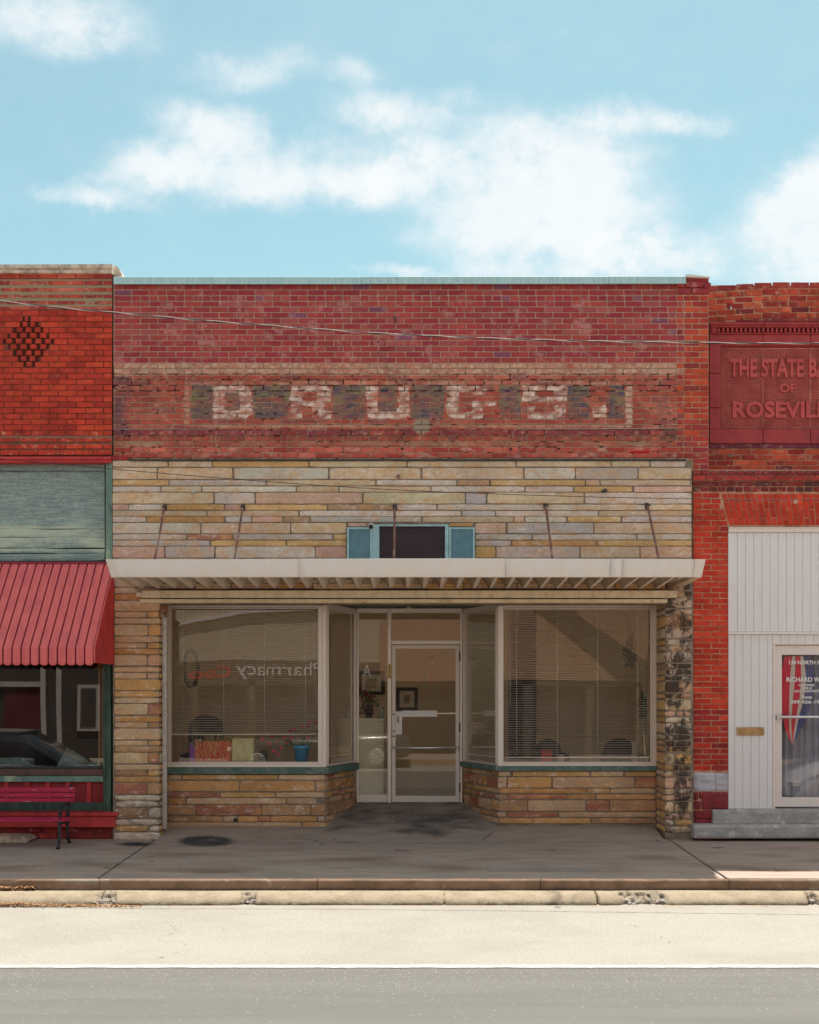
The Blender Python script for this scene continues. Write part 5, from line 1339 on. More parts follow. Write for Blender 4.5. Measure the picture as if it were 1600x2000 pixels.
MB().cbox(SX(204.5), SX(214.5), .05, .3, SZ(1104), SZ(903), .006).cbox(SX(214.8), SX(219.5), -.0, .3, SZ(1104), SZ(903), .003).build('post', M['green_paint'], left)
MB().cbox(XL, SX(216), .0, .13, SZ(1101.5), SZ(1096.5), .003).build('flashing', M['dark_metal'], left)
# ribbed red awning
aw = empty('awning', (-6, 0, 2.9), parent=left, label='ribbed red metal awning with scalloped valance'); aw.location = Vector((-6, 0, 2.9)) - wloc(left)
zT, zF, zV, yF = SZ(1101), 2.27, 2.075, -1.0
pw = .1025; xr = SX(190, yF) + .02
k = 0; x = SX(218.2, 0) - .33
xr = SX(183.5, yF)
nst = int((xr - XL)/pw)
for i in range(nst):
    x1 = xr - i*pw - .011; x0 = xr - (i+1)*pw + .008
    # sloped pan, drop and scalloped lower edge
    sh = 0.0
    tz = [(.0, zT), (.0, zF)]
    d = .012
    pts_top = lambda yo: [(x0, 0-yo, zT), (x1, 0-yo, zT), (x1, yF-yo, zF+.02), (x0, yF-yo, zF+.02)]
    vs = [(x0,-.02,zT),(x1,-.02,zT),(x1,yF,zF+.01),(x0,yF,zF+.01),(x1,yF-.008,zF-.01),(x0,yF-.008,zF-.01)]
    fs = [(0,3,2,1),(3,5,4,2)]
    b = len(vs); sc_ = [(x0,zV+.013)] + [(x0 + (x1-x0)*t/6, zV + .013*(1 - math.sin(math.pi*t/6))) for t in range(1, 6)] + [(x1,zV+.013)]
    vs += [(a_, yF-.008, z_) for a_, z_ in sc_]
    fs.append((5, *range(b, b+7), 4))
    n0 = len(vs); vs += [(p[0], p[1]+.012, p[2]-.010) for p in vs[:n0]]
    fs += [tuple(n0+a_ for a_ in f)[::-1] for f in fs[:]]
    fs += [(0,n0,n0+3,3),(3,n0+3,n0+5,5),(1,2,n0+2,n0+1),(2,4,n0+4,n0+2),(5,n0+5,n0+b,b),(4,b+6,n0+b+6,n0+4)]
    MB().add(vs, fs).build('awning_pan', M['red_awning'], aw)
m = MB()
for i in range(nst+1):
    xc = xr - i*pw - .002
    m.add([(xc-.012,-.015,zT-.012),(xc+.012,-.015,zT-.012),(xc+.012,yF+.012,zF-.004),(xc-.012,yF+.012,zF-.004),(xc+.012,yF+.008,zV+.018),(xc-.012,yF+.008,zV+.018)], [(0,3,2,1),(3,5,4,2)])
m.build('awning_seams', M['red_awning_seam'], aw, kind='stuff')
# right end of the awning: vertical corrugated sheet
m = MB(); n = 26; vs = []; fs = []
for i in range(n+1):
    t = i/n; yy_ = yF*(1-t); zt = zF + .0 + (zT - zF)*t; xo = xr + .004 + (.010 if i % 2 else 0) 
    vs += [(xo, yy_-.004, zV+.02), (xo, yy_-.004, zt+.004)]
for i in range(n): fs.append((2*i, 2*i+2, 2*i+3, 2*i+1))
m.add(vs, fs).build('awning_side', M['red_paint'], aw)
MB().tube([(xr+.006, yF-.004, zV+.02), (xr+.006, yF-.006, zF+.0), (xr+.006, 0, zT+.006)], .010, 6).build('awning_edge', M['red_awning'], aw)
MB().cbox(XL, xr+.02, -.035, .0, zT-.004, zT+.02, .003).build('awning_rail', M['red_awning_seam'], aw)
# shop window below
yW = .14
l = lambda px: SX(px, yW); lz = lambda py: SZ(py, yW)
MB().cbox(l(205), l(213), .04, .24, lz(1588), lz(1255), .006).cbox(l(213.3), l(222), .0, .24, lz(1590), lz(1255), .006).build('post', M['green_dark'], left)
wl = MB().cbox(XL, l(205), yW-.03, yW+.06, lz(1501), lz(1497), .003).build('window', M['dark_metal'], left, label='dirty shop window patched with cloudy plastic sheet')
MB().box(XL, l(203.5), yW+.01, yW+.016, lz(1497.5), lz(1270)).build('pane', M['glass_old'], wl)
MB().cbox(l(190.5), l(194.5), yW+.03, yW+.055, lz(1498), lz(1270), .003).cbox(l(195), l(203), yW+.055, yW+.10, lz(1498), lz(1270), .003).build('jamb', M['raw_wood'], wl)
MB().cbox(XL, l(209), yW-.05, yW+.1, lz(1514.5), lz(1501.5), .005).build('window_rail', M['brown_frame'], left)
MB().cbox(XL, l(209), yW-.03, yW+.1, lz(1527), lz(1514.8), .004).build('sill_board', M['green_paint'], left)
MB().box(XL, l(211), yW+.02, yW+.1, lz(1568), lz(1526)).build('red_panelling', M['red_dark'], left)
for px in (-440,-400,-361,-322,-283,-243,-204,-165,-125,-86,-47,-8.5,12.5,53,93,133,173):
    MB().cbox(l(px-4.3), l(px+4.5), yW-.005, yW+.03, lz(1568), lz(1527.2), .003).build('batten', M['red_paint'], left)
MB().cbox(XL, l(211), yW-.015, yW+.1, lz(1587.6), lz(1567), .004).build('base_board', M['green_dark'], left)
yR = -.08
MB().cbox(XL, SX(225.5,yR), yR, yW+.1, SZ(1616,yR), SZ(1594.5,yR), .004).cbox(XL, SX(229,yR-.03), yR-.03, yW+.1, SZ(1594.4,yR-.03), SZ(1587,yR-.03), .006).build('red_ledge', M['red_paint'], left)
lm = Masonry(left, 'base_brick', 60)
backing('mortar', M['mortar_dark'], left, pxL, 226, 1614, 1652, .011, 12.)
for a, b, o in [(1617,1625.5,0),(1627,1638.5,20)]:
    x = 226 - o*.4
    while x > -60:
        lm.unit(SX(x-35), SX(x-1.5), SZ(b), SZ(a), R.uniform(-.004,.006), pick([((.22,.025,.022),2),((.16,.02,.018),2),((.30,.04,.03),1)]), M['brick_painted'], L3); x -= 36
lm.flush()
MB().prism([(SX(-80),-.03),(SX(40),-.03),(SX(66),-.012),(SX(74),.02),(SX(60),.06),(SX(-80),.07)], 'y', -.34, .0).build('foundation_stone', M['coping_stone'], left)
# patched plastic inside the window
def cloth(name, pts, nx, ny, mat, y0, amp, **kw):
    """pts: four corners (px,py) in order bl, br, tr, tl at depth y0, rumpled"""
    P = [Vector((SX(a, y0), y0, SZ(b, y0))) for a, b in pts]; vs = []; fs = []
    for j in range(ny+1):
        for i in range(nx+1):
            u, w = i/nx, j/ny; p = P[0]*(1-u)*(1-w) + P[1]*u*(1-w) + P[2]*u*w + P[3]*(1-u)*w
            n = noise.noise(Vector((u*5, w*4, y0*9))) + .5*noise.noise(Vector((u*13, w*11, 3)))
            vs.append(p + Vector((0, amp*n, amp*.3*n)))
    for j in range(ny):
        for i in range(nx): fs.append((j*(nx+1)+i, j*(nx+1)+i+1, (j+1)*(nx+1)+i+1, (j+1)*(nx+1)+i))
    return MB().add(vs, fs, True).build(name, mat, **kw)
cloth('plastic_sheet', [(110,1498),(196,1498),(134,1462),(131,1459)], 16, 12, M['plastic_sheet'], .24, .03, label='crumpled cloudy plastic sheet leaning behind the old shop window', cat='plastic sheet')
cloth('plastic_sheet', [(-60,1498),(70,1498),(44,1480),(-60,1478)], 20, 8, M['plastic_sheet'], .24, .03, label='low heap of cloudy plastic along the bottom of the old window', cat='plastic sheet')
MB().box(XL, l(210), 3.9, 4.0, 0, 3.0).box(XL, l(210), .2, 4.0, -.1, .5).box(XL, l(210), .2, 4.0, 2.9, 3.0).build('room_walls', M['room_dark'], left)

# ---------------- bench ----------------
yb_ = -.52
bench = empty('bench', (-4.6, yb_, -.02), 'red slatted park bench with black iron legs under the awning', 'bench')
bx1 = SX(143, yb_); bx0 = bx1 - 1.55; Lx1 = SX(131, yb_); Lx0 = bx0 + (bx1 - Lx1)
bZ = lambda py: SZ(py, yb_)
for a, b, yo in [(1539,1548.6,.10),(1550,1558.6,.075),(1560,1567.6,.05)]:
    MB().cbox(bx0, bx1, yb_+yo, yb_+yo+.028, bZ(b), bZ(a), .006).build('back_slat', M['bench_red'], bench)
for i in range(4):
    MB().cbox(bx0+.0, bx1-.01, yb_-.36+i*.095, yb_-.36+i*.095+.075, bZ(1600)+.0+.004*(i-1.5)**2-.008, bZ(1600)+.026+.004*(i-1.5)**2-.008, .006).build('seat_slat', M['bench_red'], bench)
for X in (Lx1, Lx0):
    f = lambda pts, r: [(X, a, b) for a, b in pts]
    g0 = gz(X, -.9) + .003
    m = MB()
    m.tube([(X, yb_+.15, bZ(1534)), (X, yb_+.12, bZ(1550)), (X, yb_+.07, bZ(1575)), (X, yb_+.02, bZ(1597))], [.015,.02,.02,.022], 8)
    m.tube([(X, yb_-.37, bZ(1601)), (X, yb_-.15, bZ(1604)), (X, yb_+.02, bZ(1600))], .019, 8)
    m.build('iron_frame', M['cast_iron'], bench)
    m = MB(); m.tube([(X, yb_+.02, bZ(1600)), (X, yb_+.01, bZ(1620)), (X, yb_+.05, bZ(1640)), (X, yb_+.09, g0+.03), (X, yb_+.12, g0+.004)], [.021,.018,.017,.018,.024], 8); m.build('leg', M['cast_iron'], bench)
    m = MB(); m.tube([(X, yb_-.34, bZ(1602)), (X, yb_-.33, bZ(1620)), (X, yb_-.36, bZ(1636)), (X, yb_-.38, g0+.03), (X, yb_-.41, g0+.002)], [.021,.018,.017,.018,.024], 8); m.build('leg', M['cast_iron'], bench)
    # arm with scroll
    m = MB(); m.tube([(X, yb_+.075, bZ(1574)), (X, yb_-.05, bZ(1569)), (X, yb_-.22, bZ(1571)), (X, yb_-.33, bZ(1576)), (X, yb_-.345, bZ(1584)), (X, yb_-.30, bZ(1587)), (X, yb_-.29, bZ(1581))], .015, 8)
    m.tube([(X, yb_-.30, bZ(1577)), (X, yb_-.33, bZ(1590)), (X, yb_-.33, bZ(1601))], .011, 8).build('arm', M['cast_iron'], bench)

# ---------------- building on the right ----------------
XR = 9.5; pxR = 800 + XR*162
right = empty('bank_building', (6, .2, 0), 'old red brick bank building with terracotta name plaque and white ribbed metal lower front', 'building')
yU = .45
RORG = [((.40,.07,.035),3), ((.34,.05,.028),3), ((.25,.03,.025),3), ((.16,.025,.03),1.6), ((.46,.10,.05),1)]
def u_(px): return SX(px, yU)
def uz(py): return SZ(py, yU)
rm = Masonry(right, 'brick', 300)
pyX = 800 + XR*FOC/(yU-CAM_Y)
backing('mortar', M['mortar_pale'], right, 1383, pyX, 557, 922, yU+.009, 14., depth=.3)
def arch(px): return 6.5*(1 - sst(1385, 1530, px)) + (1.2 if px < 1420 else 0)
RU = [(552,562.5,36,'c'),(565,575,36,''),(577.4,586.6,35,''),(588.4,598,35,''),(600,609,36,''),(611,620.4,35,''),(622,629,35,'d'),(868,875.5,50,'c'),(878,887.2,35,''),(889,897.6,32,''),(899.6,908,33,''),(910,918,33,'')]
for k, (a, b, L, f) in enumerate(RU):
    x = 1384 - (0 if k % 2 else L*.5)
    while x < min(pyX, 1384 + 40*18):
        w = L*R.uniform(.97, 1.03); da = arch(x + w/2) if a < 630 else 0; p, q = max(x, 1383), x + w - 1.9
        if q - p > 4:
            col = pick(RORG) if f == '' else pick([((.25,.04,.03),2), ((.20,.03,.035),2)])
            if a > 860 and f == 'c': col = (.13,.03,.05)
            rm.unit(u_(p), u_(q), uz(b + da*.9), uz(a + da), yU + R.uniform(-.002,.002) + (-.02 if f else 0), col, M['brick_weathered'] if f == '' and a < 620 else M['brick_old'], L2, pr=1 if x < 1610 else 0, rot=-.02 if (x < 1470 and a < 630) else 0)
        x += w
# lower masonry at the front plane
backing('mortar', M['mortar_pale'], right, 1353.5, 1424, 917, 1660, .009, 14., depth=.3)
backing('mortar', M['mortar_pale'], right, 1424, pxR, 917, 1030, .009, 14., depth=.3)
MB().box(SX(1386), XR, .0, yU+.02, SZ(922), SZ(917.5)).build('ledge', M['mortar_tan'], right)
def brun(x0, x1, a, b, L, cols, mat, y0=0., offs=0., lsx=None, pr=1):
    x = x0 - offs
    while x < x1 - 2:
        w = L*R.uniform(.97, 1.03); p, q = max(x, x0) + .4, min(x + w - 1.6, x1 - .3)
        if q - p > 4: rm.unit(SX(p, y0), SX(q, y0), SZ(b, y0), SZ(a, y0), y0 + R.uniform(-.0025,.0025), pick(cols), mat, lsx or L2, pr=pr if x < 1610 else 0)
        x += w
DK = [((.14,.022,.025),3), ((.18,.025,.025),2), ((.07,.025,.03),2)]
RB = [((.39,.036,.018),4), ((.36,.032,.017),4), ((.41,.045,.022),2), ((.30,.028,.018),1.2)]
XX = 1384 + 36*9
brun(1354, XX, 919.5, 926.5, 17, [((.17,.02,.028),2), ((.21,.028,.03),2)], M['brick_painted'], -.03)
brun(1354, XX, 928.5, 938.5, 34, [((.25,.03,.028),2), ((.30,.04,.03),2)], M['brick_painted'], -.045, 9)
brun(1354, XX, 941, 949, 33, DK, M['brick_weathered'], -.015, 12, L3)
brun(1354, XX, 951, 960, 17, DK, M['brick_weathered'], -.005, 3, L3)
pit = 10.865; a = 963.0; k = 0
while a < 1506:
    b = a + pit - 1.8
    xe = 1422.6 if a > 1024 else 1405 + (a - 963)*.29
    spans = [(1355, 1388.6), (1390.6, xe)] if k % 2 else [(1355, 1371.6), (1373.4, 1405.6), (1407.4, xe)]
    for p, q in spans:
        if q - p < 5: continue
        dark = a > 1385 and R.random() < .8
        col = pick([((.26,.024,.022),3), ((.21,.02,.022),2), ((.32,.03,.022),1)]) if dark else pick(RB)
        rm.unit(SX(p), SX(q), SZ(b), SZ(a), R.uniform(-.0025,.0025), col, M['brick_orange'], L2, pr=1)
    a += pit; k += 1
# flat brick arch
ctr = 1652; n = 43; top0, top1 = 1409.5, 2*ctr - 1409.5; bot0, bot1 = 1424.5, 2*ctr - 1424.5
for i in range(n):
    ta, tb = top0 + (top1-top0)*i/n, top0 + (top1-top0)*(i+1)/n; ba, bb = bot0 + (bot1-bot0)*i/n, bot0 + (bot1-bot0)*(i+1)/n
    cuts = [[0,.24,.76,1], [0,.5,1], [0,.74,1]][i % 3] if i % 2 else [0,.28,.78,1]
    cuts = [[0,.27,.76,1],[0,.5,1],[0,.26,.77,1],[0,.5,1.]][i % 4]
    for s0, s1 in zip(cuts, cuts[1:]):
        q = lambda t, side: ((ta if side == 0 else tb)*(1-t) + (ba if side == 0 else bb)*t + (.9 if side == 0 else -.9), 964 + 62*t)
        c4 = [q(s1, 0), q(s1, 1), q(s0, 1), q(s0, 0)]
        c4 = [(x_, y_ + (-.9 if ii < 2 else .9)) for ii, (x_, y_) in enumerate(c4)]
        P = [(SX(x_), SZ(y_)) for x_, y_ in c4]; cx = sum(p[0] for p in P)/4; cz = sum(p[1] for p in P)/4
        vs = [(p[0]-cx, BD, p[1]-cz) for p in P] + [(p[0]-cx, .002, p[1]-cz) for p in P] + [((p[0]-cx)*.95, 0, (p[1]-cz)*.98) for p in P]
        fs = [(r*4+j, r*4+(j+1) % 4, (r+1)*4+(j+1) % 4, (r+1)*4+j) for r in range(2) for j in range(4)] + [(8,9,10,11)]
        rm.unit(cx-.03, cx+.03, cz-.05, cz+.05, R.uniform(-.002,.002), pick(RB), M['brick_orange'], None, own=(vs, fs), pr=1 if ta < 1605 else 0)
rm.flush()
MB().lathe([(.0,.0),(.035,.0),(.03,.008),(0,.012)], (SX(1554), -.001, SZ(980)), 9, axis='y').build('plaster_dab', M['mortar_pale'], right)
MB().cbox(u_(1422), u_(1434), yU-.015, yU+.01, uz(892.6), uz(888), .003).build('wall_bracket', M['mortar_stone'], right)
MB().tube([(u_(1427), yU, uz(599)), (u_(1427), yU-.04, uz(603)), (u_(1426), yU-.04, uz(607))], .014, 6).build('wall_bracket', M['galv'], right)
MB().box(SX(1384), XR, yU+.31, yU+.4, 3.0, uz(560)).box(SX(1384), XR, .7, 12, 6.0, 6.1).box(SX(1384), XR, 12, 12.2, -.3, 6.3).box(XR-.2, XR, .7, 12, -.3, 6.4).box(SX(1384), SX(1384)+.2, .7, 12, -.3, 6.4).build('roof', M['roofing'], right)
# terracotta plaque
pq = empty('name_plaque', (5.5, yU, 5.2), parent=right, label='dark red terracotta plaque with raised bank name'); pq.location = Vector((5.5, yU, 5.2)) - wloc(right)
QX1 = 1384 + 2*(1652-1384) - 6
yQ = yU - .03
def Q(px): return SX(px, yQ)
def Qz(py): return SZ(py, yQ)
# frame blocks with pale joints
edges = [1386, 1491, 1584, 1684, 1784, QX1]
for a, b in zip(edges, edges[1:]):
    MB().cbox(Q(a+.5), Q(b-.5), yQ, yU+.05, Qz(674), Qz(653), .004).build('plaque_block', M['terracotta'], pq)
    MB().cbox(Q(a+.5), Q(b-.5), yQ, yU+.05, Qz(866), Qz(838), .004).build('plaque_block', M['terracotta'], pq)
    MB().cbox(Q(a+.3), Q(b-.3), yQ-.05, yU+.05, Qz(641), Qz(637), .004).cbox(Q(a+.3), Q(b-.3), yQ-.07, yU+.05, Qz(637), Qz(632.5), .006).cbox(Q(a+.3), Q(b-.3), yQ-.02, yU+.05, Qz(653), Qz(650.5), .003).build('plaque_cornice', M['terracotta'], pq)
for (a, b) in ((674, 728.6), (729.6, 795.6), (796.6, 838)): 
    MB().cbox(Q(1386), Q(1408), yQ, yU+.05, Qz(b), Qz(a), .004).build('plaque_block', M['terracotta'], pq)
    MB().cbox(Q(QX1-22), Q(QX1), yQ, yU+.05, Qz(b), Qz(a), .004).build('plaque_block', M['terracotta'], pq)
MB().box(Q(1386), Q(QX1), yU+.03, yU+.05, Qz(653), Qz(640)).build('dentil_bed', M['letter_dark'], pq)
x = 1401
while x < QX1 - 6:
    MB().cbox(Q(x), Q(x+4.4), yQ-.035, yU+.03, Qz(650.5), Qz(641.2), .003).build('dentil', M['terracotta'], pq); x += 8.7
MB().lathe([(0,0),(.05,.0),(.045,.02),(.02,.035),(0,.035)], (Q(1393), yQ-.01, Qz(645)), 9, axis='y').build('scroll', M['terracotta'], pq)
# inner bevel and lattice ground
gy = yQ + .05
MB().add([(Q(1408),yQ+.004,Qz(838)),(Q(QX1-22),yQ+.004,Qz(838)),(Q(QX1-22),yQ+.004,Qz(674)),(Q(1408),yQ+.004,Qz(674)),(Q(1412),gy,Qz(834)),(Q(QX1-26),gy,Qz(834)),(Q(QX1-26),gy,Qz(680)),(Q(1412),gy,Qz(680))],
         [(0,1,5,4),(1,2,6,5),(2,3,7,6),(3,0,4,7),(4,5,6,7)]).build('plaque_field', M['terracotta_back'], pq)
m = MB(); x = 1412.5
while x < QX1 - 26: m.box(Q(x), Q(x+1.9), gy-.018, gy+.002, Qz(834), Qz(680)); x += 4.4
yq = 681.
while yq < 833: m.box(Q(1412), Q(QX1-26), gy-.0205, gy+.002, Qz(yq+1.9), Qz(yq)); yq += 4.4
m.build('lattice', M['terracotta'], pq, kind='stuff')
for px in (1491.5, 1584, 1684): MB().box(Q(px-.5), Q(px+.6), gy-.0225, gy, Qz(834), Qz(681)).build('joint', M['mortar_pale'], pq)
for py in (729, 796): MB().box(Q(1412), Q(QX1-26), gy-.0215, gy, Qz(py+.4), Qz(py-.4)).build('joint', M['mortar_pale'], pq)
ly = gy - .020
text_obj('lettering', 'THE STATE', M['terracotta_letter'], pq, Q(1425.5), Q(1571), Qz(736.5), Qz(699.5), ly, .022, thick=.035)
text_obj('lettering', 'BANK', M['terracotta_letter'], pq, Q(1581), Q(1660), Qz(736.5), Qz(699.5), ly, .022, thick=.035)
text_obj('lettering', 'OF', M['terracotta_letter'], pq, Q(1523), Q(1556), Qz(766), Qz(749), ly, .022, thick=.035)
text_obj('lettering', 'ROSEVILLE', M['terracotta_letter'], pq, Q(1432), Q(1640), Qz(816), Qz(783), ly, .022, thick=.035)
# white ribbed panels
yS = -.02
sxx = lambda px: SX(px, yS); szz = lambda py: SZ(py, yS)
pan = empty('metal_siding', (5, yS, 1.5), parent=right, label='white vertical ribbed metal siding'); pan.location = Vector((5, yS, 1.5)) - wloc(right)
MB().cbox(sxx(1423), sxx(1790), yS-.02, .05, szz(1040), szz(1031.5), .004).cbox(sxx(1423), sxx(1790), yS-.028, .05, szz(1033), szz(1030.4), .002).build('top_trim', M['alu'], pan)
MB().cbox(sxx(1423), sxx(1440.4), yS+.002, .05, szz(1234), szz(1040), .004).build('siding_panel', M['white_siding'], pan)
x = 1440.8
while x < 1790: MB().cbox(sxx(x), sxx(x+15.6), yS, .05, szz(1234), szz(1040), .0055).build('siding_panel', M['white_siding'], pan); x += 15.95
MB().cbox(sxx(1422.5), sxx(1790), yS-.022, .05, szz(1239), szz(1234.3), .004).build('drip_trim', M['white_siding'], pan)
yS2 = .0
x = 1424.; first = True
while x < 1508:
    e_ = 1435.0 if first else min(x + 15.6, 1509.5); MB().cbox(SX(x,yS2), SX(e_,yS2), yS2, .05, SZ(1580,yS2), SZ(1239,yS2), .0055).build('siding_panel', M['white_siding'], pan); x = 1435.4 if first else x + 15.95; first = False
x = 1509.8
while x < 1790: MB().cbox(SX(x,yS2), SX(x+15.6,yS2), yS2, .05, SZ(1256 if x < 1675 else 1580,yS2), SZ(1239,yS2), .0055).build('siding_panel', M['white_siding'], pan); x += 15.95
MB().cbox(SX(1422.8,yS2), SX(1426,yS2), yS2-.012, .05, SZ(1584,yS2), SZ(1239,yS2), .003).build('corner_trim', M['white_siding'], pan)
MB().box(SX(1426), SX(1790), .055, .2, SZ(1580), SZ(1030)).box(SX(1790), XR, -.0, .3, -.1, SZ(1030)).build('siding_backing', M['roofing'], right) if False else MB().box(SX(1790), XR, .0, .3, -.1, SZ(1028)).build('lower_wall', M['brick_painted'], right)
MB().box(SX(1424), SX(1790), .055, .065, SZ(1256), SZ(1030)).box(SX(1424), SX(1508), .055, .065, SZ(1584), SZ(1256)).build('siding_backing', M['white_door'], right)
m = MB()
for i in range(12):
    for py in (1048, 1140, 1228): m.lathe([(0,0),(.004,.0006),(0,.002)], (sxx(1449+i*15.95), yS-.0005, szz(py)), 6, axis='y')
for i in range(4):
    for py in (1250, 1345, 1460, 1572): m.lathe([(0,0),(.004,.0006),(0,.002)], (SX(1443.4+i*15.95,yS2), yS2-.0005, SZ(py,yS2)), 6, axis='y')
m.build('nail_heads', M['rust'], pan, kind='stuff')
# brass letter slot
sl_ = MB().cbox(SX(1439.5,-.01), SX(1492.5,-.01), -.018, .004, SZ(1436.5,-.01), SZ(1420.5,-.01), .004).build('mail_slot', M['brass'], right)
MB().cbox(SX(1443.5,-.02), SX(1488.5,-.02), -.026, -.015, SZ(1433.5,-.02), SZ(1424,-.02), .003).build('slot_flap', M['brass'], sl_)
# accountant's glass door
yD2 = .03
dx = lambda px: SX(px, yD2); dz = lambda py: SZ(py, yD2)
fr2 = frame_mb(dx(1508.5), dx(1690), dz(1580), dz(1255), yD2-.035, dx(1513)-dx(1508.5), .03, dz(1255)-dz(1259.5), .001, .12).build('door_frame', M['white_door'], right)
d2 = frame_mb(dx(1514), dx(1684), dz(1576), dz(1260.5), yD2, dx(1527.5)-dx(1514), dx(1684)-dx(1671), dz(1260.5)-dz(1279), dz(1557.5)-dz(1576), .045).build('door', M['white_door'], right, label='white framed glass door with white lettering and rolled flag behind')
MB().box(dx(1527.5), dx(1671), yD2+.02, yD2+.026, dz(1557.5), dz(1279)).build('pane', M['glass_door2'], d2)
MB().tube([(dx(1518), yD2-.05, dz(1400.5)), (dx(1680), yD2-.05, dz(1400.5))], .017, 10).cbox(dx(1516.6), dx(1521), yD2-.055, yD2+.004, dz(1405), dz(1396.5), .003).build('push_bar', M['chrome'], d2)
for q in (1551.5, 1557): MB().lathe([(0,0),(.006,.001),(0,.004)], (dx(q), yD2-.001, dz(1265)), 6, axis='y').build('screw', M['dark_metal'], d2)
yl = yD2 + .0195
def dt(s, a, b, c, d_): text_obj('door_lettering', s, M['letter_white'], d2, dx(a), dx(b), dz(d_), dz(c), yl, .0004, thick=.025)
dt('130 NORTH MAIN', 1542.5, 1622, 1290, 1298)
dt('RICHARD WH', 1537.5, 1612, 1322.5, 1332); dt('CERTIFIED', 1561, 1592.5, 1336, 1340.5); dt('PUBLIC', 1566, 1588, 1341.6, 1346.4)
dt('ACCOUNTANT', 1552.5, 1603, 1347.4, 1352.4); dt('Phone', 1567, 1587, 1358, 1365); dt('309-426-192', 1545, 1608, 1367.5, 1374.5)
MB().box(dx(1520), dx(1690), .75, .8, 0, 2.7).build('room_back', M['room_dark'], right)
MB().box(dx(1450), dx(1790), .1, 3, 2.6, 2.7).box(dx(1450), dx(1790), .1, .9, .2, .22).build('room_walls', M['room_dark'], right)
# grey curtain in folds
def curtain(px0, px1, ya, yb, y0, mat, folds, **kw):
    vs = []; fs = []; n = folds*6; X0, X1 = SX(px0,y0), SX(px1,y0); Z1, Z0 = SZ(ya,y0), SZ(yb,y0)
    for i in range(n+1):
        x = X0 + (X1-X0)*i/n; yy_ = y0 + .035*math.sin(i/6*2*math.pi) + .012*math.sin(i*1.7)
        vs += [(x, yy_, Z0), (x, yy_*1. , Z1)]
    for i in range(n): fs.append((2*i, 2*i+2, 2*i+3, 2*i+1))
    return MB().add(vs, fs, True).build('curtain', mat, **kw)
curtain(1524, 1680, 1272, 1562, .34, M['curtain'], 11, label='dark grey pleated curtain hanging behind the white framed door', cat='curtain')
# flag on its pole, furled
fl_ = empty('flag', (4.75, .13, .4), "furled red, white and blue flag on a thin pole behind the accountant's door", 'flag')
yfl = .13; fx = lambda px: SX(px, yfl); fz = lambda py: SZ(py, yfl)
MB().tube([(fx(1552), yfl, fz(1532)), (fx(1560), yfl, fz(1278))], .007, 8).lathe([(.0,-.01),(.06,-.01),(.06,0),(.015,.012),(0,.012)], (fx(1552), yfl, fz(1533)), 14).build('flag_pole', M['galv'], fl_)
def stripe(c0, c1, mat, yo):
    vs = []; fs = []; n = 14
    for i in range(n+1):
        t = i/n; py = 1282 + (1455-1282)*t
        wob = 3.*math.sin(t*5 + yo*60); k = 1 - .35*t - .65*max(0, t-.8)*5*.9
        cx = 1557 - 6*t
        for c in (c0, c1): px = cx + c*k*(.8+.5*math.sin(min(1., t*1.3)*math.pi)) + wob; vs.append((SX(px, yfl-.03-yo), yfl - .03 - yo + .01*math.sin(t*9+c), SZ(py, yfl)))
    for i in range(n): fs.append((2*i, 2*i+2, 2*i+3, 2*i+1))
    MB().add(vs, fs, True).build('flag_cloth', mat, fl_)
stripe(-30, -13, M['flag_red'], .002); stripe(-13, -5, M['flag_white'], .006); stripe(-5, 6, M['flag_red'], .010); stripe(6, 14, M['flag_white'], .008); stripe(14, 30, M['flag_blue'], .001)
# foundation blocks, steps
def rough(px0, px1, ya, yb, y0, y1, name, mat, parent, amp=.008, step=.04, top_y=None):
    X0, X1, Z1, Z0 = SX(px0,y0), SX(px1,y0), SZ(ya,y0), SZ(yb,y0); nx = max(2, int((X1-X0)/step)); nz = max(2, int((Z1-Z0)/step*1.5)); vs = []; fs = []
    pr = [(y0, Z0 + (Z1-Z0)*j/nz) for j in range(nz+1)] + [(y0+.02, Z1+.004), (y1, Z1+.004), (y1, Z0)]
    for i in range(nx+1):
        x = X0 + (X1-X0)*i/nx
        for j, (a, b) in enumerate(pr):
            e = (.012 if j in (0, nz) else 0) + (.012 if i in (0, nx) and j <= nz else 0)
            n = noise.noise(Vector((x*6, b*9, px0))) + .5*noise.noise(Vector((x*21, b*25, 2)))
            vs.append((x + (amp*.4*n if i in (0, nx) else 0), a + e + (amp*n if j <= nz+1 else 0), b + (amp*.5*n if j >= nz and j < nz+2 else 0)))
    m_ = len(pr)
    for i in range(nx):
        for j in range(m_): fs.append((i*m_+j, (i+1)*m_+j, (i+1)*m_+(j+1) % m_, i*m_+(j+1) % m_))
    fs.append(tuple(range(m_))); fs.append(tuple(nx*m_+j for j in range(m_))[::-1])
    o = MB().add(vs, fs).build(name, mat, parent); bm = bmesh.new(); bm.from_mesh(o.data); bmesh.ops.recalc_face_normals(bm, faces=bm.faces); bm.to_mesh(o.data); bm.free(); return o
for a, b in ((1355.5,1398.4),(1399.4,1422.6)): rough(a, b, 1510, 1545.6, -.012, .2, 'foundation_stone', M['blue_block'], right)
for (a, b, c, d_) in [(1371.5,1422.4,1548,1581),(1355.4,1364.4,1548,1562),(1366,1370.6,1548,1560),(1354.6,1369.6,1566,1580.5),(1354.6,1393.6,1583.6,1600),(1355.4,1392,1601,1611)]:
    rough(a, b, c, d_, -.014, .2, 'foundation_stone', M['red_block'], right, .012, .03)
rough(1394, 1800, 1583, 1611.6, -.10, .3, 'step', M['grey_step'], right, .007, .035)
rough(1357, 1800, 1612.4, 1637.5, -.26, .3, 'step', M['grey_step'], right, .007, .035)
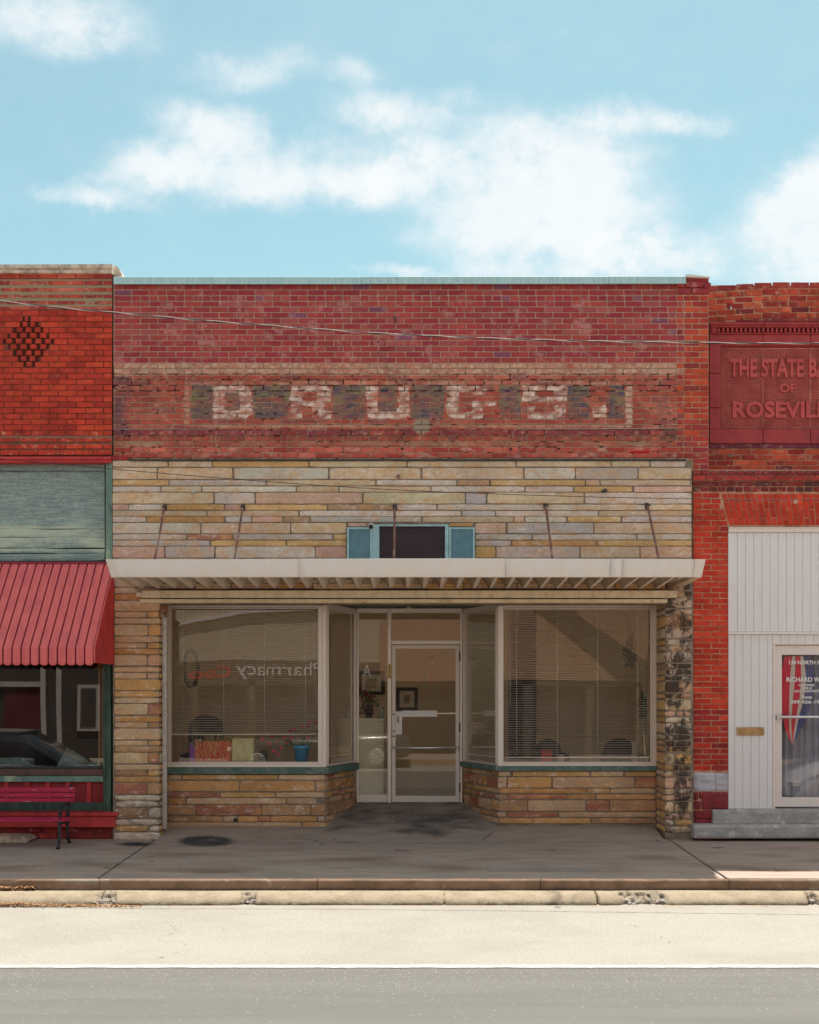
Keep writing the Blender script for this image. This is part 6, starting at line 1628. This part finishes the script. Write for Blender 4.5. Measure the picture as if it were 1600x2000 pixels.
MB().cbox(SX(1422), SX(1800), -.06, .3, SZ(1584.5,-.06), SZ(1580.4,-.06), .006).build('door_sill', M['grey_step'], right)
rough(1306, 1346, 1628, 1640, -.10, .2, 'rubble_stone', M['red_block'], right, .02, .02) if False else None

# ---------------- things inside the shop windows ----------------
def blind(label, px0, px1, ya, yb, P0=None, th=0., y0=.56, cords=(), L=None, wand=None, z_bot=True):
    b = empty('venetian_blind', (0, 0, 0), label, 'blind', 'venetian blinds in the shop windows')
    if P0 is None: X0, X1 = SX(px0, y0), SX(px1, y0); Y = y0
    else: X0, X1 = px0, px1; Y = .055
    Z1, Z0 = SZ(ya, YB), SZ(yb, YB)
    T_ = (lambda m: m) if P0 is None else (lambda m: xf(m, P0, th))
    T_(MB().cbox(X0, X1, Y-.015, Y+.015, Z1, Z1+.03, .003)).build('head_rail', M['blind_white'], b)
    m = MB(); z = Z1 - .02; ca, sa = math.cos(rad(15)), math.sin(rad(15)); w = .0125
    while z > Z0 + .02:
        zz = z + R.uniform(-.0008, .0008)
        for (x_, dd) in ((X0, 0),):
            m.add([(X0, Y-w*ca, zz-w*sa), (X1, Y-w*ca, zz-w*sa), (X1, Y, zz+.0016), (X0, Y, zz+.0016), (X0, Y+w*ca, zz+w*sa), (X1, Y+w*ca, zz+w*sa)], [(0,1,2,3), (3,2,5,4)], True)
        z -= .0292
    T_(m).build('slats', M['blind'], b, kind='stuff')
    T_(MB().cbox(X0, X1, Y-.014, Y+.014, Z0-.006, Z0+.010, .003)).build('bottom_rail', M['blind_white'], b)
    for c in cords:
        X = SX(c, y0) if P0 is None else c
        T_(MB().tube([(X, Y-.017, Z1), (X, Y-.017, Z0)], .0034, 4)).build('cord', M['blind_white'], b)
    if wand:
        X = SX(wand[0], y0); T_(MB().tube([(X, Y-.02, Z1), (X+.002, Y-.02, SZ(wand[1], YB))], .003, 5)).build('wand', M['blind_white'], b)
    return b
blind('half raised cream blind in the left shop window', 335.5, 620.5, 1189, 1435, cords=(358, 437.5, 517, 597), wand=(614, 1355))
blind('fully lowered cream blind in the right shop window', 985, 1269.5, 1191, 1480, cords=(1009, 1088.5, 1167, 1245.5), wand=(996, 1380))
for P0, P1, nm in ((A_L, B_L, 'narrow blind in the slanted window left of the door'), (B_R, A_R, 'narrow blind in the slanted window right of the door')):
    L = (P1-P0).length; u = (P1-P0)/L; blind(nm, .075, L-.065, 1190, 1480, P0=P0, th=math.atan2(u.y, u.x), cords=(.2, L-.2))
SHZ = z5(1498.6) - .004       # left display shelf
SHR = z5(1496) - .004
def blob_leaf(m, c, s, nrm=None):
    a = R.uniform(0, 6.28); el_ = R.uniform(-.9, 1.1); d = Vector((math.cos(a)*math.cos(el_), math.sin(a)*math.cos(el_), math.sin(el_)))*s; e_ = d.cross(Vector((R.uniform(-1,1), R.uniform(-1,1), R.uniform(-1,1)))).normalized()*s*.4
    c = Vector(c); m.add([c, c+d*.5+e_, c+d, c+d*.5-e_], [(0,1,2,3)])
yy = .69; X_ = lambda px: SX(px, yy); Z_ = lambda py: SZ(py, yy)
# painted planter trough
tr = MB().cbox(X_(382), X_(452), yy-.07, yy+.09, SHZ, Z_(1447), .008).build('planter_box', M['planter'], None, 'red planter box streaked with yellow paint in the left window', 'planter')
MB().cbox(X_(371), X_(383), yy-.06, yy+.08, SHZ, Z_(1449), .01).build('purple_box', M['purple'], None, 'small purple box beside the red planter in the left window', 'box')
MB().cbox(X_(453), X_(496), yy-.05, yy+.10, SHZ, Z_(1441), .012).build('painted_crate', M['planter_pale'], None, 'pale crate with yellow drips right of the red planter', 'crate')
pg = empty('pampas_bunch', (X_(440), yy+.02, SHZ), 'bunch of pale dried grass standing behind the red planter', 'dried grass'); m = MB()
for _ in range(260):
    x = R.uniform(X_(400), X_(488)); z0 = Z_(1447); m.tube([(x, yy+.02, z0-.02), (x+R.uniform(-.05,.08), yy+R.uniform(-.04,.05), z0 + R.uniform(.02,.10))], [.0025, .001], 3, cap=False)
m.build('grass_stems', M['planter_pale'], pg)
def potted(label, px, w, ya, yb, potmat, spread, leafy, flowers, fm):
    b = empty('potted_plant', (X_(px), yy, SHZ), label, 'plant'); X = X_(px); z0, z1 = SHZ, Z_(ya)
    r = w/2/156
    MB().lathe([(0,0),(r*.72,0),(r*.95,(z1-z0)*.86),(r*1.08,(z1-z0)*.86),(r*1.08,z1-z0),(r*.9,z1-z0),(r*.85,(z1-z0)*.9),(0,(z1-z0)*.9)], (X, yy, z0), 20).lathe([(0,0),(r*1.15,0),(r*1.2,.015),(0,.012)], (X, yy, z0), 20).build('pot', potmat, b)
    st_ = MB(); lf = MB(); fo = MB()
    for i, (fx_, fy_) in enumerate(flowers):
        p0 = Vector((X + R.uniform(-.03,.03), yy + R.uniform(-.03,.03), z1-.01)); p2 = Vector((X_(fx_), yy + R.uniform(-.08,.08), Z_(fy_))); p1 = (p0+p2)/2 + Vector((0,0,.05)); st_.tube([p0, p1, p2], [.003,.0025,.002], 4)
        for _ in range(7): 
            a = R.uniform(0,6.28); q = p2 + Vector((math.cos(a)*.012, R.uniform(-.01,.01), math.sin(a)*.012)); fo.lathe([(0,-.014),(.017,0),(0,.014)], q, 6)
        for _ in range(3): blob_leaf(lf, p0.lerp(p2, R.uniform(.2,.8)), .03)
    for _ in range(leafy): blob_leaf(lf, (X + R.gauss(0, spread), yy + R.gauss(0, spread*.7), z1 + abs(R.gauss(0, spread*.8))), R.uniform(.02,.05))
    if flowers: st_.build('stems', M['leaf'], b)
    lf.build('leaves', M['leaf'], b, kind='stuff')
    if flowers: fo.build('blossoms', fm, b, kind='stuff')
potted('blue pot with trailing pink flowers in the left window', 589, 31, 1456, 1488, M['blue_pot'], .06, 150, [(527,1452),(540,1449),(544,1474),(556,1440),(601,1441),(593,1433),(605,1410),(590,1418),(616,1412),(594,1446),(575,1424),(531,1438),(549,1460),(562,1452),(536,1466),(571,1442),(583,1446),(609,1434),(514,1444),(620,1430),(567,1428),(600,1420)], M['pink_flower'])
potted('small leafy plant with white blooms above the purple box', 382, 16, 1456, 1488, M['purple'], .055, 170, [(384,1446),(392,1448)], M['letter_white'])
MB().lathe([(0,0),(.05,0),(.06,.17),(.04,.2),(0,.2)], (X_(512), yy+.1, SHZ), 16).build('dark_vase', M['black_frame'], None, 'black vase standing between the crate and the blue pot', 'vase')
# things hanging and standing behind the blinds
cw = Vector((SX(373,1.0), 1.0, SZ(1306,1.0))); pts = []
for i in range(25):
    a = 2*math.pi*i/24; pts.append(cw + Vector((math.cos(a)*.055, math.cos(a)*.22, math.sin(a)*.235)))
m = MB().tube(pts, .025, 6, cap=False)
for _ in range(240): a = R.uniform(0, 6.28); blob_leaf(m, cw + Vector((math.cos(a)*.055, math.cos(a)*.22, math.sin(a)*.235)), .03)
m.build('wreath', M['black_frame'], None, 'black wreath hanging edge-on behind the left blind', 'wreath')
def chair(label, px, py, w, y0=1.3, mat=None):
    b = empty('armchair', (SX(px,y0), y0, FZ), label, 'chair'); X = SX(px,y0); zt = SZ(py,y0); mt = mat or M['navy']
    pr = [(X-w/2, FZ+.1)] + [(X + w/2*math.cos(a), zt - .2 + .2*math.sin(a)) for a in [math.pi*(1-i/10) for i in range(11)]] + [(X+w/2, FZ+.1)]
    MB().prism(pr, 'y', y0, y0+.12).build('backrest', mt, b); MB().cbox(X-w/2, X+w/2, y0-.45, y0, FZ+.1, FZ+.5, .04).build('seat', mt, b)
    for s in (-1, 1): MB().cbox(X+s*w/2-.05, X+s*w/2+.05, y0-.45, y0+.05, FZ+.1, FZ+.68, .03).build('arm', mt, b)
chair('dark armchair behind the left blind', 402, 1396, .45, 1.25)
chair('dark blue chair low in the right window beside the navy curtain', 1072, 1443, .36, 1.3)
chair('dark chair low in the right window near the bottles', 1212, 1441, .42, 1.3)
yc_ = .95
MB().cbox(SX(994,yc_), SX(1048,yc_), yc_, yc_+.05, SHR, SZ(1192,yc_), .006).build('display_board', M['navy'], None, 'tall dark navy display board standing at the left of the right window', 'display board')
def hung(label, px, ya, yb, w, y0, mat):
    m = MB(); X = SX(px,y0); z1, z0 = SZ(ya,y0), SZ(yb,y0)
    for _ in range(300):
        t = R.random(); r = w*(.35 + .65*math.sin(math.pi*min(1, t*1.1+.05)))*.5
        blob_leaf(m, (X + R.uniform(-r,r), y0 + R.uniform(-r,r)*.6, z0 + (z1-z0)*t), .04)
    m.tube([(X, y0, z1-.02), (X, y0, z1+.25)], .003, 4).build('dried_flower_bunch', mat, None, label, 'dried flowers')
hung('upper dark dried flower bunch hanging in the right window', 1231, 1240, 1303, .16, 1.0, M['black_frame'])
hung('lower dark dried flower bunch hanging in the right window', 1254, 1352, 1400, .09, .95, M['black_frame'])
MB().lathe([(0,0),(.035,0),(.037,.25),(.014,.34),(.014,.38),(0,.38)], (SX(1264,.9), .9, SHR), 14).build('bottle', M['planter_pale'], None, 'yellow-green bottle at the right end of the right window', 'bottle')
MB().lathe([(0,0),(.05,0),(.03,.22),(.045,.3),(0,.26)], (SX(1240,.85), .85, SHR), 12).build('paper_vase', M['paper'], None, 'pale blue-white vase left of the yellow bottle', 'vase')
MB().lathe([(0,0),(.05,0),(.055,.12),(0,.12)], (SX(1096,.9), .9, SHR), 12).build('jar', M['paper'], None, 'small pale jar beside the dark blue chair', 'jar')
MB().cbox(SX(1057,.85), SX(1078,.85), .8, .9, SHR, SZ(1466,.85), .01).build('printed_box', M['flag_red'], None, 'low red box on the right window shelf', 'box')
# entrance side: cabinet, pictures, flowers, chime
yk = 1.76
cab = MB().cbox(SX(690,yk), SX(750,yk), yk, yk+.5, FZ, SZ(1409,yk), .006).build('cabinet', M['cabinet'], None, 'tall cream cabinet seen through the sidelight beside the door', 'cabinet')
MB().cbox(SX(688,yk-.02), SX(752,yk-.02), yk-.02, yk+.52, SZ(1408.8,yk), SZ(1403,yk), .004).build('cabinet_top', M['cabinet'], cab)
vz0 = SZ(1403,yk)+.001
vs_ = empty('flower_vase', (SX(722,yk), yk+.15, vz0), 'dark vase of deep red flowers on the cream cabinet', 'vase')
MB().lathe([(0,0),(.045,0),(.06,.1),(.035,.16),(0,.16)], (SX(720,yk), yk+.15, vz0), 14).build('vase', M['black_frame'], vs_)
m = MB(); m2 = MB()
for _ in range(170): blob_leaf(m, (SX(718,yk) + R.gauss(0,.07), yk+.15+R.gauss(0,.05), vz0+.2+R.gauss(0,.08)), .04)
for _ in range(60): q = (SX(718,yk) + R.gauss(0,.065), yk+.12+R.gauss(0,.04), vz0+.2+R.gauss(0,.085)); m2.lathe([(0,-.016),(.02,0),(0,.016)], q, 6)
m.build('leaves', M['leaf'], vs_, kind='stuff'); m2.build('blossoms', M['dark_red_flower'], vs_, kind='stuff')
MB().lathe([(0,0),(.025,0),(.025,.1),(.01,.14),(0,.14)], (SX(745,yk), yk+.1, vz0), 12).build('blue_bottle', M['teal_paint'], None, 'small blue bottle at the right end of the cabinet top', 'bottle')
yp = 4.17
def picture(label, px0, px1, ya, yb):
    b = frame_mb(SX(px0,yp), SX(px1,yp), SZ(yb,yp), SZ(ya,yp), yp, .05, .05, .05, .05, .03).build('picture_frame', M['black_frame'], None, label, 'picture')
    MB().box(SX(px0,yp)+.05, SX(px1,yp)-.05, yp+.012, yp+.014, SZ(yb,yp)+.05, SZ(ya,yp)-.05).build('mat_board', M['cabinet'], b)
    MB().box(SX(px0,yp)+.12, SX(px1,yp)-.12, yp+.009, yp+.0115, SZ(yb,yp)+.11, SZ(ya,yp)-.11).build('print', M['picture'], b)
picture('black framed picture on the back wall above the cabinet', 700, 751, 1311, 1357)
picture('black framed picture seen through the upper door glass', 774, 816, 1343, 1388)
MB().cbox(SX(700,yp), SX(741,yp), yp, yp+.02, SZ(1284,yp), SZ(1214,yp), .003).build('wall_board', M['room_wall'], None, 'blank tan board high on the back wall above the black framed picture', 'notice board')
yk2 = 1.86
ch = empty('wind_chime', (SX(843,yk2), yk2, SZ(1279,yk2)), 'small wind chime with orange top hanging behind the door glass', 'wind chime')
c3 = (SX(843,yk2), yk2, SZ(1284,yk2))
MB().lathe([(0,0),(.04,.0),(.045,.012),(.02,.022),(0,.022)], c3, 14).tube([(c3[0], yk2, c3[2]+.02), (c3[0], yk2, c3[2]+.08)], .0015, 4).build('chime_top', M['orange_chime'], ch)
for i in range(5):
    a = i*1.256; MB().tube([(c3[0]+.03*math.cos(a), yk2+.03*math.sin(a), c3[2]-.02), (c3[0]+.03*math.cos(a), yk2+.03*math.sin(a), c3[2]-.15-.02*i/2)], .004, 6).build('chime_tube', M['chrome'], ch)
MB().tube([(c3[0], yk2, c3[2]), (c3[0], yk2, c3[2]-.24)], .0012, 4).prism([(c3[0]-.03, c3[2]-.32), (c3[0], c3[2]-.345), (c3[0]+.03, c3[2]-.32), (c3[0], c3[2]-.235)], 'y', yk2-.003, yk2+.003).build('chime_sail', M['orange_chime'], ch)

# ---------------- overhead cables ----------------
def cable(name, pts, r, label, twist=False):
    """pts: (px, py, depth)"""
    ctrl = [Vector((SX(a, y), y, SZ(b, y))) for a, b, y in pts]; P = []
    for i in range(len(ctrl)-1):
        p0 = ctrl[max(0, i-1)]; p1 = ctrl[i]; p2 = ctrl[i+1]; p3 = ctrl[min(len(ctrl)-1, i+2)]
        n = max(4, int((p2-p1).length/.035))
        for k in range(n):
            t = k/n; P.append(.5*((2*p1) + (p2-p0)*t + (2*p0-5*p1+4*p2-p3)*t*t + (3*p1-p0-3*p2+p3)*t*t*t))
    P.append(ctrl[-1]); c = empty(name, ctrl[0], label, 'cable')
    if twist:
        for ph, mt in ((0, 'cable_grey'), (math.pi, 'cable_black')):
            q = []; s = 0
            for i, p in enumerate(P):
                s += (p - P[i-1]).length if i else 0; a = s*2*math.pi/.62 + ph; q.append(p + Vector((0, math.cos(a), math.sin(a)))*r*.9)
            MB().tube(q, r, 5).build('strand', M[mt], c)
    else: MB().tube(P, r, 5).build('wire', M['cable_black'], c)
cable('overhead_cable', [(-1500,400,-.2),(-700,505,-.4),(0,588,-.66),(220,610,-.75),(500,634,-.88),(800,654,-1.0),(1100,665,-1.15),(1340,669,-1.28),(1600,670,-1.4),(2000,662,-1.6),(2700,620,-2.)], .0056, 'twisted grey and black service cable sagging across the brick fronts', True)
cable('thin_wire', [(-1500,760,-.3),(-600,840,-.4),(0,896,-.6),(220,916,-.65),(500,939,-.75),(780,957,-.85),(1100,969,-.95),(1350,974,-1.),(1600,975,-1.1),(2200,965,-1.3)], .0038, 'thin dark wire crossing the stone cladding below the twisted cable')

# ---------------- the far side of the street, seen only as reflections ----------------
opp = empty('opposite_shop', (-3, -21.6, 0), 'cream fronted pharmacy with brick upper wall across the street', 'building')
def obox(name, mat, x0, x1, z0, z1, y=-21.5, d=.3, parent=None): return MB().box(x0, x1, y-d, y, z0, z1).build(name, mat, parent if parent else opp)
M['opp_brick'] = surf_mat('opp_brick', (.32,.205,.135), (.28,.175,.11), 6., rough=.9, vary=.2)
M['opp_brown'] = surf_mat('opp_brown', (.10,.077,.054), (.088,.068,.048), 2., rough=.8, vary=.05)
M['opp_cream'] = surf_mat('opp_cream', (.36,.315,.24), (.34,.295,.22), 2., rough=.8, vary=.05)
M['opp_siding'] = surf_mat('opp_siding', (.045,.036,.03), (.038,.031,.026), 2., rough=.8, vary=.05)
obox('sidewalk_far', M['sidewalk'], -30, 30, -.5, -.12, y=-18.3, d=3.2, parent=opp)
obox('yellow_kerb', M['beam_worn'], -30, 30, -.3, -.115, y=-18.28, d=.18)
obox('sign_band', M['opp_cream'], -8.6, 6.9, 2.72, 4.6)
obox('name_band', M['opp_brown'], -8.6, 6.9, 2.0, 2.72)
obox('upper_wall', M['opp_brick'], -8.6, 6.9, 4.6, 5.2)
obox('brick_band', M['opp_brick'], -.9, 6.9, 2.15, 4.4, y=-21.45, d=.04)
MB().prism([(3.4,4.4),(4.4,4.4),(6.9,2.75),(6.9,2.1),(6.3,2.15)], 'y', -21.44, -21.40).build('slanted_shadow', M['opp_brown'], opp)  # dark panel stands in for a diagonal shadow on the far wall
obox('dark_front', M['opp_siding'], -8.6, 6.9, -.1, 2.15, y=-21.7)
for x in (-8.3, -6.2, -4.6, -2.6, -.6, 1.6, 3.4, 5.2, 6.7): obox('front_pier', M['opp_brown'], x-.10, x+.10, -.1, 2.15, y=-21.5, d=.25)
for x in (-7.2, -3.6, 2.5): obox('display', M['opp_siding'], x-.6, x+.6, .5, 1.9, y=-21.65, d=.02)
MB().prism([(-6.7,3.74),(-6.7,3.82),(-4.8,4.20),(-2.6,4.25),(-2.6,4.17),(-4.8,4.10)], 'y', -21.5, -21.35).build('white_trim', M['white_siding'], opp)
text_obj('sign_lettering', 'A', M['letter_white'], opp, -1.46, -1.2, 2.27, 2.66, -21.49, .02, face=1, thick=.008)
text_obj('sign_lettering', 'Pharmacy', M['letter_white'], opp, -5.02, -2.48, 2.15, 2.66, -21.49, .02, face=1, thick=.008)
text_obj('sign_lettering', 'Coo', M['letter_red'], opp, -6.35, -5.15, 2.2, 2.55, -21.49, .02, face=1, thick=.02)
M['opp_reddoor'] = surf_mat('opp_reddoor', (.07,.008,.009), (.06,.007,.008), 3.)
M['opp_trim'] = surf_mat('opp_trim', (.30,.29,.27), (.27,.26,.24), 3.)
opp2 = empty('opposite_house', (-12, -21.6, 0), 'dark sided shop with red door and white posts across the street', 'building')
o2 = lambda n, m, a, b, c, d, y=-21.5, t=.1: MB().box(a, b, y-t, y, c, d).build(n, m, opp2)
o2('siding', M['opp_siding'], -18, -8.7, -.1, 5.5, -21.6); o2('door', M['opp_reddoor'], -11.6, -10.55, -.1, 1.92, -21.55)
for x in (-11.75, -10.4, -9.95): o2('post', M['opp_trim'], x-.07, x+.07, -.1, 3.3, -21.3)
o2('lintel', M['opp_trim'], -11.8, -10.35, 1.95, 2.1, -21.45); o2('window_frame', M['opp_trim'], -9.45, -8.8, .7, 2.0, -21.5); o2('window_glass', M['room_dark'], -9.35, -8.9, .8, 1.9, -21.48)
M['opp_grey'] = surf_mat('opp_grey', (.14,.125,.115), (.11,.10,.095), 3., rough=.9)
opp3 = empty('opposite_hall', (12, -21.6, 0), 'plain brick hall across the street on the right', 'building')
MB().box(7, 18, -22, -21.5, -.1, 5.2).build('wall', M['opp_grey'], opp3)
for x in (8.4, 10.6, 12.8): MB().box(x-.6, x+.6, -21.5, -21.46, .8, 2.6).build('window', M['room_dark'], opp3)

def car(label, x, y, flip, mat, L=4.6, H=1.45, van=False):
    c = empty('parked_car', (x, y, RZ), label, 'car')
    s = -1 if flip else 1; W = .9; z0 = RZ + .005
    def body(sections, name, m_, smooth=True):
        vs = []; fs = []; n = len(sections[0][1])
        for (u, ring) in sections:
            for (yy_, zz) in ring: vs.append((x + s*u, y + yy_, z0 + zz))
        for i in range(len(sections)-1):
            for j in range(n): fs.append((i*n+j, i*n+(j+1) % n, (i+1)*n+(j+1) % n, (i+1)*n+j))
        fs.append(tuple(range(n))); fs.append(tuple((len(sections)-1)*n+j for j in range(n))[::-1])
        o = MB().add(vs, fs, smooth).build(name, m_, c); bm = bmesh.new(); bm.from_mesh(o.data); bmesh.ops.recalc_face_normals(bm, faces=bm.faces); bm.to_mesh(o.data); bm.free(); return o
    belt = .95 if not van else 1.15
    def ring(zl, zt, w): return [(-w*.9, zl), (w*.9, zl), (w, zl+.12), (w, zt*.72), (w*.93, zt), (-w*.93, zt), (-w, zt*.72), (-w, zl+.12)]
    body([(-L/2, ring(.35,.62,.7)), (-L/2+.15, ring(.25,.80,W*.93)), (-L/2+.9, ring(.22,.90 if not van else 1.05,W)), (-L*.1, ring(.20,belt,W)), (L*.2, ring(.20,belt-.02,W)), (L/2-.5, ring(.25,.95 if not van else 1.12,W*.98)), (L/2-.1, ring(.3,.85,W*.9)), (L/2, ring(.4,.65,.75))], 'body', mat)
    def rr(zt, w): return [(-W*.92, belt-.06), (W*.92, belt-.06), (w, zt-.06), (w*.88, zt), (-w*.88, zt), (-w, zt-.06)]
    g = [(-L*.28, rr(belt+.0, W*.85)), (-L*.10, rr(H-.04, W*.72)), (L*.08, rr(H, W*.72)), (L*.26, rr(H-.08 if not van else H, W*.70)), (L*.40 if not van else L*.46, rr(belt+.02 if not van else H-.12, W*.8))]
    body(g, 'windows', M['car_glass'])
    MB().prism([(x+s*(-L*.11), z0+H-.05), (x+s*L*.08, z0+H-.004), (x+s*L*.27, z0+H-.07), (x+s*L*.27, z0+H-.02), (x+s*L*.08, z0+H+.015), (x+s*(-L*.11), z0+H-.015)], 'y', y-W*.66, y+W*.66).build('roof', mat, c)
    for u in (-L*.32, L*.30):
        for q in (-1, 1):
            wh = MB().lathe([(0,-.1),(.28,-.1),(.325,-.08),(.325,.08),(.28,.1),(0,.1)], (x+s*u, y + q*(W-.08), z0+.325), 24, axis='y').build('wheel', M['dark_metal'], c)
            hub = MB()
            for k in range(7):
                a = k*2*math.pi/7; yk_ = y + q*(W+.03); hub.tube([(x+s*u, yk_, z0+.325), (x+s*u+.2*math.cos(a), yk_, z0+.325+.2*math.sin(a))], .018, 5)
            hub.lathe([(.19,-.01),(.22,-.01),(.22,.01),(.19,.01)], (x+s*u, y + q*(W+.025), z0+.325), 24, axis='y').build('rim', M['galv'], wh)
    for q in (-1, 1):
        MB().cbox(x-s*(L*.16)-.1, x-s*(L*.16)+.1, y+q*(W+.08)-.08, y+q*(W+.08)+.04, z0+belt-.02, z0+belt+.1, .03).build('mirror', mat, c)
        for u in (-.02*L, .2*L): MB().cbox(x+s*u-.09, x+s*u+.09, y+q*W-.015, y+q*W+.02, z0+belt-.16, z0+belt-.13, .005).build('handle', M['chrome'], c)
        MB().cbox(x-s*(L/2-.08)-.08, x-s*(L/2-.08)+.08, y+q*.62-.16, y+q*.62+.16, z0+.60, z0+.70, .02).build('headlight', M['letter_white'], c)
M['car_glass'] = surf_mat('car_glass', (.02,.022,.025), (.025,.027,.03), 3., rough=.05, vary=0., bumpd=0, spec=.7)
M['car_black'] = surf_mat('car_black', (.09,.11,.125), (.092,.112,.127), 3., rough=.2, vary=0., bumpd=0, coat=1.)
M['car_white'] = surf_mat('car_white', (.75,.75,.73), (.74,.74,.72), 3., rough=.25, vary=0., bumpd=0, coat=1.)
M['car_silver'] = surf_mat('car_silver', (.07,.07,.06), (.072,.072,.062), 3., rough=.25, metal=.4, vary=0., bumpd=0, coat=1.)
car('dark sedan at the near kerb, mirrored in the old shop window', -6.45, -4.5, True, M['car_black'])
car('white van at the near kerb, mirrored in the accountant door', 8.2, -4.6, False, M['car_white'], 4.9, 1.9, True)
car('dark olive car parked across the street, mirrored in the shop door', -2.3, -17.35, False, M['car_silver'], 4.7, 1.55)
